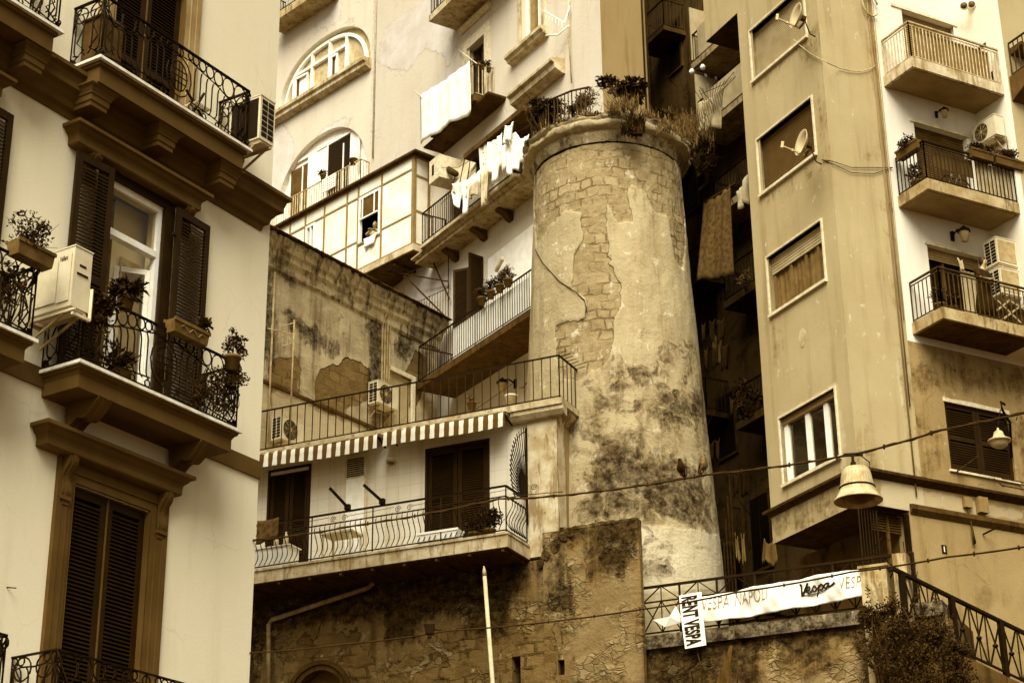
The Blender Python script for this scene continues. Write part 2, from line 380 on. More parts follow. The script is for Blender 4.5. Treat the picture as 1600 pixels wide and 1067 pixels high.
# ------------------------------------------------------------------ materials
def plaster(name, R, var=.12, streak=.15, sc=.5, bump=.12, layers=(), rough=.92, R_hi=1.12, R_lo=.5, crack=0.0, hue=(1, 1, 1)):
    b = NB(name); uv = b.uv()
    n1 = b.noise(uv, sc, 8, .6); n2 = b.noise(b.map(uv, (2.2, .16, 1)), 1.4, 6, .6); n3 = b.noise(uv, 30, 3, .6)
    f = b.ma('MULTIPLY_ADD', b.ma('SUBTRACT', n1, .5), var * 4, .78)
    f = b.ma('MULTIPLY_ADD', b.ss(n2, .48, .78), -streak * 2.2, f)
    f = b.ma('MULTIPLY_ADD', b.ma('SUBTRACT', n3, .5), .22, f)
    c = b.mix(f, sep(R * R_lo), sep(min(R * R_hi, .9)))
    h = b.ma('MULTIPLY_ADD', n1, .6, b.ma('MULTIPLY', n3, .25))
    if crack:
        v = b.vor(b.warp(uv, .5, 1.6), 1.1, 'DISTANCE_TO_EDGE'); k = b.ma('MULTIPLY', b.ss(v, .0, .02, 1, 0), b.ss(b.noise(uv, .7), .5, .62)); c = b.mix(b.ma('MULTIPLY', k, crack), c, sep(R * .25))
    for L in layers:
        c, h = L(b, uv, c, h)
    if hue != (1, 1, 1): c = b.mix(1.0, c, (*hue, 1), 'MULTIPLY')
    b.out(c, rough, b.bump(h, min(1, bump * 3), .03)); return b
def layer_masonry(attr, R, bw=.42, rh=.26, mort=.6, ragged=.35, edge=.25, sc=2.2, wob=.16, mo=.022, joint=.6, blk=.22):
    """plaster fallen away: blocks of tuff show inside the outline held by attr"""
    def f(b, uv, c, h):
        d = b.ma('MULTIPLY_ADD', b.ma('SUBTRACT', b.noise(uv, sc, 6, .6), .5), ragged, b.at(attr))
        m = b.ss(d, -.012, .012, 1, 0)
        w = b.warp(b.warp(uv, wob, 1.3), .04, 9); t, fac = b.brick(w, bw, rh, mo)
        n = b.noise(uv, 7, 6, .65); fine = b.noise(uv, 28, 4, .7)
        val = b.ma('MULTIPLY_ADD', t, blk, b.ma('MULTIPLY_ADD', n, .75, b.ma('MULTIPLY_ADD', fine, .5, -.25)))
        mv = b.ss(b.noise(uv, 1.7, 4), .42, .62)         # joints come and go under the old render
        fac2 = b.ma('MULTIPLY', fac, mv)
        bc = b.mix(val, sep(R * .5), sep(R * 1.3)); bc = b.mix(b.ma('MULTIPLY', fac2, joint), bc, sep(R * mort))
        c2 = b.mix(m, c, bc)
        e = b.ma('MULTIPLY', b.ss(b.ma('ABSOLUTE', d), .0, .03, 1, 0), b.ss(b.noise(uv, 1.1, 3), .42, .6)); c2 = b.mix(b.ma('MULTIPLY', e, edge * 2), c2, sep(R * .22))
        hh = b.ma('MULTIPLY_ADD', fac2, -.9, b.ma('MULTIPLY_ADD', n, .7, b.ma('MULTIPLY', fine, .35)))
        return c2, b.mixf(m, b.ma('ADD', h, 1.1), hh)
    return f
def layer_stain(attr, R=.03, amt=.9, sc=1.3, bias=.3, stretch=1.0, soft=.16, thr=.52):
    """mould and soot blotches gathered where attr is low"""
    def f(b, uv, c, h):
        n = b.noise(b.map(uv, (1, stretch, 1)), sc, 10, .68, .3)
        dd = b.lin(b.at(attr), -.6, .7, bias, -bias)
        st = b.noise(b.map(uv, (3.5, .35, 1)), 1.6, 6, .65); n = b.ma('MULTIPLY_ADD', b.ma('SUBTRACT', st, .5), .35, n)
        m = b.ss(b.ma('ADD', n, dd), thr, thr + soft + .1); fine = b.lin(b.noise(uv, 7, 8, .72), .32, .62, .35, 1.0)
        return b.mix(b.ma('MULTIPLY', b.ma('MULTIPLY', m, fine), amt), c, sep(R)), h
    return f
def layer_grime(attr, R=.02, amt=.9, sc=1.2, bias=.25, thr=.5, mid=4.0, streak=.3):
    """damp, moss and soot: brown veil with near-black cores, running downwards"""
    def f(b, uv, c, h):
        w = b.warp(uv, .35, 2.5); n = b.noise(w, sc, 13, .72, .7); st = b.noise(b.map(uv, (4.5, .3, 1)), 1.5, 7, .65)
        n = b.ma('MULTIPLY_ADD', b.ma('SUBTRACT', st, .5), streak, n); dd = b.lin(b.at(attr), -.5, .7, bias, -bias); x = b.ma('ADD', n, dd)
        fine = b.lin(b.noise(uv, 11, 9, .75), .35, .62, .25, 1.0); fine2 = b.lin(b.noise(uv, 5, 9, .7), .38, .6, .1, 1.0)
        c = b.mix(b.ma('MULTIPLY', b.ma('MULTIPLY', b.ss(x, thr - .02, thr + .07), fine), amt * .85), c, sep(R * mid))
        return b.mix(b.ma('MULTIPLY', b.ma('MULTIPLY', b.ss(x, thr + .06, thr + .15), fine2), amt), c, sep(R)), b.ma('MULTIPLY_ADD', fine, .15, h)
    return f
def layer_flecks(R=.5, amt=.8, sc=8, thr=.62, st=.4):
    def f(b, uv, c, h):
        n = b.noise(b.map(uv, (1, st, 1)), sc, 8, .7); m = b.noise(uv, .9, 3); return b.mix(b.ma('MULTIPLY', b.ma('MULTIPLY', b.ss(n, thr, thr + .05), b.ss(m, .42, .6)), amt), c, sep(R)), h
    return f
def layer_flake(R_=.05, sc=4.5, amt=.8, lo=.48, hi=.6):
    """crazed, lifting render: irregular plates with dark gaps"""
    def f(b, uv, c, h):
        w = b.warp(b.map(uv, (1, 1.5, 1)), .35, 3); e = b.vor(w, sc, 'DISTANCE_TO_EDGE'); m = b.ss(b.noise(uv, .8, 4), lo, hi); br = b.ss(b.noise(uv, 6, 4), .4, .6)
        k = b.ma('MULTIPLY', b.ma('MULTIPLY', b.ss(e, .0, .06, 1, 0), m), b.ma('MULTIPLY', br, amt)); cell = b.n('ShaderNodeTexVoronoi'); b.set(cell.inputs['Vector'], w); cell.inputs['Scale'].default_value = sc
        x = b.n('ShaderNodeSeparateXYZ'); b.set(x.inputs[0], cell.outputs['Color']); lum = x.outputs[0]
        c = b.mix(b.ma('MULTIPLY', b.ma('MULTIPLY', b.ss(lum, .55, .9), m), .45), c, sep(.40)); c = b.mix(b.ma('MULTIPLY', b.ma('MULTIPLY', b.ss(lum, .4, .1), m), .45), c, sep(.07))
        return b.mix(k, c, sep(R_)), b.ma('MULTIPLY_ADD', b.ma('MULTIPLY', b.ma('ADD', lum, b.ss(e, 0, .1)), m), 1.0, h)
    return f
def layer_paint(attr, R, ragged=.25, amt=1.0, soft=.02, sc=2.0, var=.2, edge=0.0):
    def f(b, uv, c, h):
        d = b.ma('MULTIPLY_ADD', b.ma('SUBTRACT', b.noise(uv, sc, 7, .62), .5), ragged, b.at(attr))
        m = b.ss(d, -soft, soft, 1, 0); cc = b.mix(b.noise(uv, 1.5, 6), sep(R * (1 - var)), sep(min(.9, R * (1 + var))))
        c = b.mix(b.ma('MULTIPLY', m, amt), c, cc)
        if edge: c = b.mix(b.ma('MULTIPLY', b.ss(b.ma('ABSOLUTE', d), 0, .025, 1, 0), edge), c, sep(R * .3))
        return c, b.ma('MULTIPLY_ADD', m, .4, h)
    return f
def layer_grain(R=.1, amt=.5, sc=5, thr=.6):
    def f(b, uv, c, h):
        n = b.noise(uv, sc, 9, .72); return b.mix(b.ma('MULTIPLY', b.ss(n, thr, thr + .15), amt), c, sep(R)), b.ma('MULTIPLY_ADD', n, 1.0, h)
    return f
plaster('plaster_cream', .84, hue=(1, .94, .75), var=.06, streak=.06, sc=.3, bump=.06, layers=[layer_flecks(.62, .25, 3, .62, .3), layer_grain(.64, .2, 1.2, .58)], crack=.12)
plaster('plaster_pale', .62, hue=(.95, .97, 1.12), var=.10, streak=.07, sc=.45, bump=.1, layers=[layer_paint('rough', .60, .5, .6, .06, 4, .4, .4), layer_grain(.45, .25, 6, .6)], crack=.35)
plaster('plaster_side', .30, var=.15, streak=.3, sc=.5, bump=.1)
plaster('plaster_shade', .07, var=.4, streak=.4, sc=.8, bump=.3, R_hi=1.8, layers=[layer_grain(.012, .7, 2, .5)], crack=.6)  # dark base carries the shade of alley, recess and stair in its colour
plaster('plaster_tan', .395, hue=(1, 1.03, 1.06), var=.22, streak=.2, sc=.4, bump=.06, layers=[layer_paint('light', .5, .3, .7, .03, 3), layer_flecks(.7, .5, 5, .6, .5), layer_grime('drip', .07, .65, 1.3, .26, .52, 3.5, .5), layer_grain(.66, .30, 4, .62), layer_grain(.26, .3, 1.6, .58)])
plaster('plaster_tan_stain_shade', .29, var=.26, streak=.2, sc=.7, bump=.15, layers=[layer_paint('light', .46, .3, .7, .03, 3), layer_flecks(.55, .6, 4, .58, .6), layer_grain(.14, .45, 2.0, .55), layer_grime('drip', .05, .7, 1.2, .28, .50, 3.5, .5)], crack=.4)  # stained tan copy, base darkened to hold the narrow street's shade
plaster('plaster_white', .72, var=.05, streak=.08, sc=.5, bump=.05)
plaster('plaster_dirt_shade', .31, var=.26, streak=.26, sc=.6, bump=.12, layers=[layer_stain('drip', .10, .7, 1.3, .25, .5, .2, .55), layer_grain(.2, .3, 5, .6)], crack=.4)  # dirty plaster, its base also lowered to include shade low in the street
plaster('wall_old', .31, var=.40, streak=.34, sc=1.1, bump=.35, R_hi=1.7, R_lo=.3, layers=[layer_grain(.52, .75, 2.2, .55), layer_grain(.05, .75, 1.5, .54), layer_masonry('brick', .19, .4, .27, .4, .35, .6, joint=.5, wob=.3, blk=.5), layer_flecks(.55, .75, 7, .6), layer_grain(.05, .5, 7, .58), layer_paint('light', .5, .25, .85, .05), layer_grime('soot', .008, .95, 1.2, .38, .47, 4.0, .5)], crack=.6)
plaster('stone_wall', .13, var=.45, streak=.3, sc=1.2, bump=.45, R_hi=1.7, R_lo=.25, layers=[layer_grain(.44, .8, 1.6, .55), layer_masonry('brick', .15, .40, .27, .3, .9, .4, wob=.32, mo=.04, joint=.6, blk=.9), layer_grain(.02, .85, 2.4, .54), layer_flecks(.45, .8, 6, .6, .7), layer_paint('light', .26, .7, .6, .12, 2.4, .5, .3), layer_grain(.06, .5, 8, .6), layer_flake(.04, 5, .45), layer_grime('soot', .007, .95, 1.3, .42, .49, 4.5, .5)], crack=.9)  # base lowered for the stone's own colour and the narrow street's shade
plaster('tower_plaster', .43, hue=(1, 1.02, 1.06), var=.24, streak=.18, sc=.6, bump=.3, R_lo=.38, layers=[layer_masonry('brick', .35, .33, .25, .32, .07, .22, wob=.40, mo=.028, joint=.68, blk=.25), layer_grain(.54, .4, 6, .58), layer_grain(.17, .4, 2.5, .58), layer_paint('white', .54, .25, .95, .04, 2, .12), layer_flecks(.64, .75, 3.5, .57, .8), layer_grime('damp', .03, .7, 1.0, .06, .53, 4.5, .15), layer_grime('mould', .012, .95, 1.9, .19, .515, 5.0, .15)], crack=.35)
b = NB('tile_wall'); uv = b.uv(); t, fac = b.brick(uv, .30, .30, .008, 0); n = b.noise(uv, .8, 6); n2 = b.noise(b.map(uv, (2, .2, 1)), 1.3, 5)
c = b.mix(b.ma('MULTIPLY_ADD', n, .6, b.ma('MULTIPLY', t, .12)), sep(.62), sep(.84)); c = b.mix(b.ma('MULTIPLY', b.ss(n2, .5, .8), .5), c, sep(.38)); c = b.mix(b.ma('MULTIPLY', fac, .28), c, sep(.25)); b.out(c, .45, b.bump(fac, -.15, .004))
simple('trim', .10, .75, .14, 2, .08)
simple('trim_light', .30, .8, .15, 3, .08)
simple('marble', .74, .5, .14, 6)
simple('shutter_wood', .016, .6, .3, 3, .1)
simple('shutter_brown', .09, .65, .25, 3, .05)
simple('roller_tan', .24, .6, .12, 3)
simple('veranda_panel', .78, .6, .06, 1.5)
simple('roller_dark', .13, .6, .12, 3)
simple('roller_pale', .46, .6, .1, 3)
simple('iron', .008, .6, .4, 6, 0, .15)
simple('iron_rust', .035, .75, .5, 9)
simple('iron_pale', .40, .6, .25, 6)
simple('paint_white', .84, .5, .06, 5)
simple('paint_worn', .62, .6, .15, 8, .05)
simple('ac_white', .60, .45, .08, 4)
simple('ac_grey', .35, .5, .2, 6)
simple('black', .005, .6, .1, 4)
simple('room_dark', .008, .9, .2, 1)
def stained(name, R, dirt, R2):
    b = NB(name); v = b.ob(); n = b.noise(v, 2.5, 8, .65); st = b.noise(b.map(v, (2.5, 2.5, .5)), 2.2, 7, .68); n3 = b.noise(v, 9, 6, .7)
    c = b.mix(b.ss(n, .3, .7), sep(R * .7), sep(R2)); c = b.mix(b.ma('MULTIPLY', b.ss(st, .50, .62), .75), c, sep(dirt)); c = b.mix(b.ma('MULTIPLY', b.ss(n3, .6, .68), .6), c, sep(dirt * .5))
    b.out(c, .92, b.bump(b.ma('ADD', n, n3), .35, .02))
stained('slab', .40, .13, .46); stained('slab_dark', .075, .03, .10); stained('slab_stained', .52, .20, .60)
simple('cloth_white', .84, .9, .05, 3, .15)
simple('cloth_grey', .50, .9, .2, 3, .2)
simple('cloth_brown', .035, .9, .3, 5, .2)
simple('cloth_dark', .018, .9, .4, 5, .2)
simple('curtain', .45, .9, .2, 4)
simple('curtain_brown', .16, .9, .25, 4)
simple('leaf', .020, .6, .5, 4, 0, .2, R2=.055)
simple('leaf_light', .055, .6, .4, 4, 0, .2, R2=.12)
simple('straw', .10, .8, .4, 6, R2=.2)
simple('terracotta', .13, .8, .25, 5)
simple('planter_stone', .20, .85, .2, 6, .1)
simple('wood_pole', .52, .7, .15, 6)
simple('pipe', .34, .6, .3, 5)
simple('cable', .03, .6, .4, 8)
simple('cable_pale', .42, .6, .2, 8)
simple('enamel', .42, .4, .25, 7, .05)
simple('enamel_dark', .10, .4, .3, 6)
simple('bulb_glass', .35, .15, .1, 5, 0, .5)
simple('skin', .42, .6, .06, 6)
simple('hair_dark', .02, .5, .3, 20)
simple('hair_grey', .34, .7, .2, 20)
simple('dress_dark', .018, .9, .4, 6)
simple('shirt', .32, .9, .2, 12)
simple('feather', .16, .8, .4, 12, R2=.3)
simple('feather_dark', .03, .7, .3, 12)
simple('feather_white', .7, .8, .1, 12)
simple('ink', .012, .7, .1, 4)
simple('ink_faint', .27, .8, .1, 4)
simple('asphalt', .05, .9, .3, 1, .2)
simple('tiles_roof', .05, .9, .6, 4, .4)
b = NB('glass'); tr = b.n('ShaderNodeBsdfTransparent'); tr.inputs[0].default_value = (.72, .66, .5, 1); gl = b.n('ShaderNodeBsdfGlossy'); gl.inputs['Roughness'].default_value = .04; gl.inputs[0].default_value = (1, .95, .8, 1)
fr = b.n('ShaderNodeLayerWeight'); mx = b.n('ShaderNodeMixShader'); b.t.links.new(b.ma('MULTIPLY_ADD', b.ma('POWER', fr.outputs['Facing'], 3.5), .6, .04), mx.inputs[0]); b.t.links.new(tr.outputs[0], mx.inputs[1]); b.t.links.new(gl.outputs[0], mx.inputs[2]); b.t.links.new(mx.outputs[0], b.t.nodes['Material Output'].inputs[0])
b = NB('awning_cloth'); uv = b.uv(); x = b.n('ShaderNodeSeparateXYZ'); b.set(x.inputs[0], uv); st = b.ma('FRACT', b.ma('MULTIPLY', x.outputs[0], 1 / .24)); m = b.ss(b.ma('ABSOLUTE', b.ma('SUBTRACT', st, .5)), .24, .26)
n = b.noise(uv, 3, 5); b.out(b.mix(m, b.mix(n, sep(.62), sep(.85)), b.mix(n, sep(.07), sep(.12))), .9)
b = NB('carpet'); v = b.ob(); w = b.vor(b.warp(v, .1, 4), 9); n = b.noise(v, 6, 6, .7); b.out(b.mix(b.ma('MULTIPLY_ADD', w, .9, b.ma('MULTIPLY', n, .3)), sep(.03), sep(.15)), .95, b.bump(n, .4, .02))
b = NB('wicker'); v = b.ob(); t, fc = b.brick(b.map(v, (1, 1, 1)), .09, .05, .008); b.out(b.mix(t, sep(.07), sep(.13)), .8)
b = NB('banner_cloth'); v = b.ob(); n = b.noise(v, 1.2, 4); b.out(b.mix(n, sep(.72), sep(.88)), .7, b.bump(b.noise(v, 2.5, 3), .25, .06))
# ------------------------------------------------------------------ ground
g = G(); g.poly([(-800, -800, 0), (800, -800, 0), (800, 800, 0), (-800, 800, 0)])
tag(build('ground', g, 'asphalt'), kind='structure')
# ================================================================== LEFT BUILDING
L = F(at(404, 745, 27), 32.2)
lb = thing('corner_building', L.p(-3, 0, 0), 'cream building at the left edge with dark louvred shutters, brown mouldings and ornate iron balconies', 'building')
BAY = (-3.02, -7.04)
ZF = (15.66, 11.0, 6.12)                       # balcony floors
holes = []
for c in BAY: holes += [(c - .58, c + .58, 11.0, 14.33, .3), (c - .76, c + .74, 15.66, 18.25, .2), (c - .78, c + .72, 6.12, 9.66, .2)]
wall('wall', L, -11, 0, 0, 34, 'plaster_cream', lb, holes, step=2)
g = G(); g.box(L, -11, -.01, 0, 34, -9, -.42); build('rear_wall', g, 'plaster_cream', lb, uvF=L)
STR = [(0.02, 15.52), (.36, 15.50), (.36, 15.44), (.30, 15.40), (.27, 15.30), (.27, 15.22), (.20, 15.18), (.13, 15.08), (.11, 15.0), (.05, 14.96), (.03, 14.88), (.02, 14.88)]
g = G(); g.profret(L, -11, -.26, STR); build('string_course', g, 'trim', lb)
g = G(); g.box(L, -11, .012, 10.78, 11.05, -.2, .035); build('string_course', g, 'trim', lb)
def pediment(c, z, hw, dz, parent, consoles=True):
    g = G(); P = [(.02, z + .30), (.34, z + .30), (.34, z + .25), (.29, z + .235), (.26, z + .19), (.22, z + .155), (.21, z + .11), (.21, z + .02), (.19, z), (.02, z)]
    g.profret(L, c - hw, c + hw, P); cor = build('cornice', g, 'trim', parent)
    return cor
def console(g, u, z, w=.16, h=.55):
    for k in range(12):
        t0, t1 = k / 12, (k + 1) / 12; f = lambda t: .055 + .13 * (1 - t) ** 1.6 + .03 * math.sin(t * 9)
        for a, b_, e in ((u - w / 2, u - w * .17, 0), (u - w * .17, u + w * .17, .018), (u + w * .17, u + w / 2, 0)):
            g.hexa([L.p(a, z - h * t0, 0), L.p(b_, z - h * t0, 0), L.p(b_, z - h * t0, f(t0) + e), L.p(a, z - h * t0, f(t0) + e),
                    L.p(a, z - h * t1, 0), L.p(b_, z - h * t1, 0), L.p(b_, z - h * t1, f(t1) + e), L.p(a, z - h * t1, f(t1) + e)])
    g.box(L, u - w / 2 - .015, u + w / 2 + .015, z - h - .05, z - h, 0, .085); g.box(L, u - w / 2, u + w / 2, z - h - .11, z - h - .055, 0, .06)
def surround(c, z0, z1, parent, mat='trim', wo=.32, con=True):
    a, b_ = c - .74, c + .72
    g = G()
    for s in (-1, 1):
        e = a if s < 0 else b_
        for (o0, o1, d) in ((.0, .12, .03), (.12, .14, .05), (.14, .24, .045), (.24, wo, .06)):
            g.box(L, min(e + s * o0, e + s * o1), max(e + s * o0, e + s * o1), z0, z1 + (o1 if o1 < .25 else .3), -.02, d)
    for (o0, o1, d) in ((.0, .12, .028), (.12, .14, .052), (.14, .24, .043)): g.box(L, a - o0 + .002, b_ + o0 - .002, z1 + o0, z1 + o1, -.02, d)
    g.box(L, a - .24, b_ + .24, z1 + .24, z1 + .32, -.02, .035)
    s_ = build('door_surround', g, mat, parent)
    if con:
        for e in (a - .2, b_ + .2): g = G(); console(g, e, z1 + .30); build('console', g, mat, s_)
    return s_
# --- doors with closed shutters (top and bottom floors) and open french windows (middle)
for c in BAY:
    for (z0, z1) in ((6.14, 9.64), (15.68, 18.2)):
        surround(c, z0, z1 + .02, lb, 'trim' if z0 < 10 else 'trim_light', .34, z0 < 10)
        for (a, b_) in ((c - .77, c - .035), (c - .015, c + .72)):
            g = G(); shutter_leaf(g, L, a, b_, z0, z1, -.13, .06, .10, .056, z0 + .8); sh = build('shutter', g, 'shutter_wood', lb)
        g = G(); g.box(L, c - .035, c - .015, z0, z1, -.12, -.05); g.box(L, c - .78, c + .73, z1, z1 + .03, -.15, -.05); [g.box(L, e, e + .025, z0, z1, -.19, .03) for e in (c - .785, c + .715)]; build('door_frame', g, 'trim', lb)
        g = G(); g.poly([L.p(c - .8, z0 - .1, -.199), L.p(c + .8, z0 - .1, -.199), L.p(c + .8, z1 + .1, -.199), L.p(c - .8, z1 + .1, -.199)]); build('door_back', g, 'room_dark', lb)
    pediment(c - .17, 9.95, 1.10, .3, lb)
    pediment(c - .13, 14.47, 1.08, .3, lb)
    # window of the middle floor
    g = G()
    for s in (-1, 1): g.box(L, c + s * .58 - (.2 if s < 0 else 0), c + s * .58 + (.2 if s > 0 else 0), 11.0, 14.34, -.02, .05)
    g.box(L, c - .78, c + .78, 14.34, 14.5, -.02, .045); su = build('window_surround', g, 'shutter_wood', lb)
    for e in (c - 1.0, c + 1.0): g = G(); console(g, e, 14.5, .2, .34); build('console', g, 'trim', su)
    g = G()
    g.box(L, c - .58, c - .50, 11.0, 14.33, -.12, -.02); g.box(L, c + .50, c + .58, 11.0, 14.33, -.12, -.02)
    g.box(L, c - .50, c + .50, 14.25, 14.33, -.12, -.02); g.box(L, c - .50, c + .50, 13.50, 13.60, -.13, -.01); wf = build('window_frame', g, 'paint_white', lb)
    g = G(); g.poly([L.p(c - .5, 13.6, -.07), L.p(c + .5, 13.6, -.07), L.p(c + .5, 14.25, -.07), L.p(c - .5, 14.25, -.07)]); build('pane', g, 'glass', wf)
    # right sash, swung inwards
    S = L.sub(c + .48, -.2, 0); S = F(L.p(c + .49, 0, -.1), L.az + 180 + 36)
    g = G(); w = .52
    g.box(S, 0, .07, 11.02, 13.3, -.02, .03); g.box(S, w - .07, w, 11.02, 13.3, -.02, .03)
    for (a, b_) in ((11.02, 11.5), (13.22, 13.3)): g.box(S, .07, w - .07, a, b_, -.02, .03)
    sa = build('window_sash', g, 'paint_white', lb); g = G(); g.poly([S.p(.07, 11.5, .0), S.p(w - .07, 11.5, .0), S.p(w - .07, 13.22, .0), S.p(.07, 13.22, .0)]); build('pane', g, 'glass', sa)
    # curtain, inner shutter panel and room
    g = G(); n = 26
    P = [L.p(c - .55 + .5 * i / n, z, -.36 + .03 * math.sin(i * 1.9)) for z in (11.0, 14.3) for i in range(n + 1)]
    g.add(P, [(i, i + 1, n + 2 + i, n + 1 + i) for i in range(n)], True); build('curtain', g, 'curtain_brown', lb)
    g = G(); g.box(L, c + .12, c + .56, 11.0, 13.45, -.37, -.33); build('inner_panel', g, 'curtain', lb)
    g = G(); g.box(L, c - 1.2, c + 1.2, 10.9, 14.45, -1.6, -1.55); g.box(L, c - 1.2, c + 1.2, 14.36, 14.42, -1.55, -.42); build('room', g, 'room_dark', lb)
    # open shutters
    for (a, b_, tr) in ((c - 1.36, c - .66, 3), (c + .72, c + 1.48, -3)):
        S = L.sub(a, .12, tr); g = G(); shutter_leaf(g, S, 0, b_ - a, 11.04, 14.38, 0, .05, .10, .056, 12.55)
        for z in (11.5, 13.9): g.box(S, (b_ - a) if a < c else -.06, (b_ - a) + .06 if a < c else 0, z, z + .04, .0, .04)
        build('shutter', g, 'shutter_wood', lb)
# --- balconies (ironwork)
def balcony(c, zf, dep, hw, kind):
    m0, m1 = c - hw, c + hw
    g = G()
    if kind == 0: P = [(dep - .06, zf - .06), (dep - .06, zf - .10), (dep - .10, zf - .12), (dep - .10, zf - .36)]
    else: P = [(dep - .04, zf - .05), (dep - .05, zf - .09), (dep - .08, zf - .11), (dep - .11, zf - .16), (dep - .11, zf - .34)]
    pr = [(P[0][0], zf - .045)] + P
    L_ = []
    for d, z in pr:
        o = d - dep; L_.append([L.p(m0 - o, z, 0), L.p(m0 - o, z, d), L.p(m1 + o, z, d), L.p(m1 + o, z, 0)])
    n = len(pr); fs = [(i * 4 + k, i * 4 + k + 1, (i + 1) * 4 + k + 1, (i + 1) * 4 + k) for i in range(n - 1) for k in range(3)] + [(0, 1, 2, 3), tuple(range((n - 1) * 4, n * 4))[::-1]]
    g.add([p for l in L_ for p in l], fs); bal = build('balcony', g, 'trim', lb)
    g = G(); g.box(L, m0, m1, zf - .045, zf, 0, dep); build('marble_edge', g, 'marble', bal)
    if kind == 0:
        for cc in (m0 + .28, c, m1 - .28):
            g = G(); hwd = .27
            pr = [(dep - .13, zf - .362), (dep - .13, zf - .385), (dep - .17, zf - .42), (dep - .20, zf - .48), (dep - .20, zf - .50), (dep - .22, zf - .52), (dep - .22, zf - .60), (dep - .24, zf - .62), (dep - .24, zf - .68)]
            L_ = []
            for d, z in pr:
                o = d - (dep - .13); L_.append([L.p(cc - hwd - o - .06 * 0, z, 0), L.p(cc - hwd - o, z, d), L.p(cc + hwd + o, z, d), L.p(cc + hwd + o, z, 0)])
            n = len(pr); fs = [(i * 4 + k, i * 4 + k + 1, (i + 1) * 4 + k + 1, (i + 1) * 4 + k) for i in range(n - 1) for k in range(3)] + [(0, 1, 2, 3), tuple(range((n - 1) * 4, n * 4))[::-1]]
            g.add([p for l in L_ for p in l], fs); build('corbel', g, 'trim', bal)
    else:
        for cc in (m0 + .62, m1 - .62):
            g = G(); w = .26; n = 16
            f = lambda t: (dep - .2) * (1 - t) ** .7 * (1 - .25 * math.sin(t * PI)) + .06
            zz = lambda t: zf - .345 - .42 * t - .1 * math.sin(t * 5.5)
            for k in range(n):
                for a, b_, e in ((-w / 2, -w * .15, 0), (-w * .15, w * .15, .02), (w * .15, w / 2, 0)):
                    t0, t1 = k / n, (k + 1) / n
                    g.hexa([L.p(cc + a, zz(t0) - e, f(t0) + .05), L.p(cc + b_, zz(t0) - e, f(t0) + .05), L.p(cc + b_, zf - .342, f(t0)), L.p(cc + a, zf - .342, f(t0)),
                            L.p(cc + a, zz(t1) - e, f(t1) + .05), L.p(cc + b_, zz(t1) - e, f(t1) + .05), L.p(cc + b_, zf - .342, f(t1)), L.p(cc + a, zf - .342, f(t1))])
            build('corbel', g, 'trim', bal)
    g = G(); i = .07
    ornate(g, lambda s, y: L.p(m0 + i + s, zf + y, dep - i), 2 * (hw - i), 1.02)
    ornate(g, lambda s, y: L.p(m0 + i, zf + y, dep - i - s), dep - i, 1.02)
    ornate(g, lambda s, y: L.p(m1 - i, zf + y, dep - i - s), dep - i, 1.02)
    build('railing', g, 'iron', bal); return bal
for c in BAY:
    balcony(c + .07, ZF[0], .68, 1.66, 0); balcony(c + .07, ZF[1], .78, 1.64, 1); balcony(c + .07, ZF[2], .85, 1.66, 1)
g = G(); g.tube([L.p(-4.75, 8.0, 0), L.p(-4.68, 7.99, .1)], .008); build('wall_pin', g, 'iron', lb)
# --- things on the left balconies
ac_unit('white air conditioner with dark louvred end beyond the right end of the upper ornate balcony', L, -1.17, 15.80, .22, .34, .76, .62, fan=False)
g = G()
for i in range(2):
    for j in range(7): g.box(L, -1.30 + .15 * i, -1.17 + .15 * i, 15.86 + j * .096, 15.86 + j * .096 + .075, .838, .846)
build('louvre', g, 'black', bpy.data.objects['air_conditioner']); g = G(); g.box(L, -1.348, -1.341, 15.83, 16.52, .26, .80); build('fan_panel', g, 'black', bpy.data.objects['air_conditioner'])
t = ac_unit('large white air conditioner unit on bracket left of the open french window', L, -4.76, 11.62, .12, .32, .86, .74, fan=False)
S = F(L.p(-4.928, 0, .86), L.az + 90)
g = G(); g.box(S, -.70, -.28, 11.72, 12.34, .002, .010); g.box(S, -.26, -.04, 11.70, 12.40, .002, .008); build('front_panel', g, 'ac_white', t)
vs, fs = text_mesh('Vaillant', .10, .002); g = G(); g.add([S.p(-.25 + x * .5, 12.30 + y, .012) for x, y in vs], fs); build('maker_name', g, 'iron_rust', t)
g = G(); g.box(L, -4.82, -4.70, 12.22, 12.25, .861, .866); build('slot', g, 'black', t); g = G(); g.box(L, -4.86, -4.66, 12.10, 12.12, .861, .875); build('handle', g, 'black', t)
g = G(); g.bar(L.p(-4.92, 11.55, .2), L.p(-4.92, 11.55, .95), .03); g.bar(L.p(-4.6, 11.5, .9), L.p(-4.92, 11.5, .9), .04); g.bar(L.p(-4.6, 11.5, .9), L.p(-4.6, 11.95, .9), .04); build('support_frame', g, 'ac_white', t)

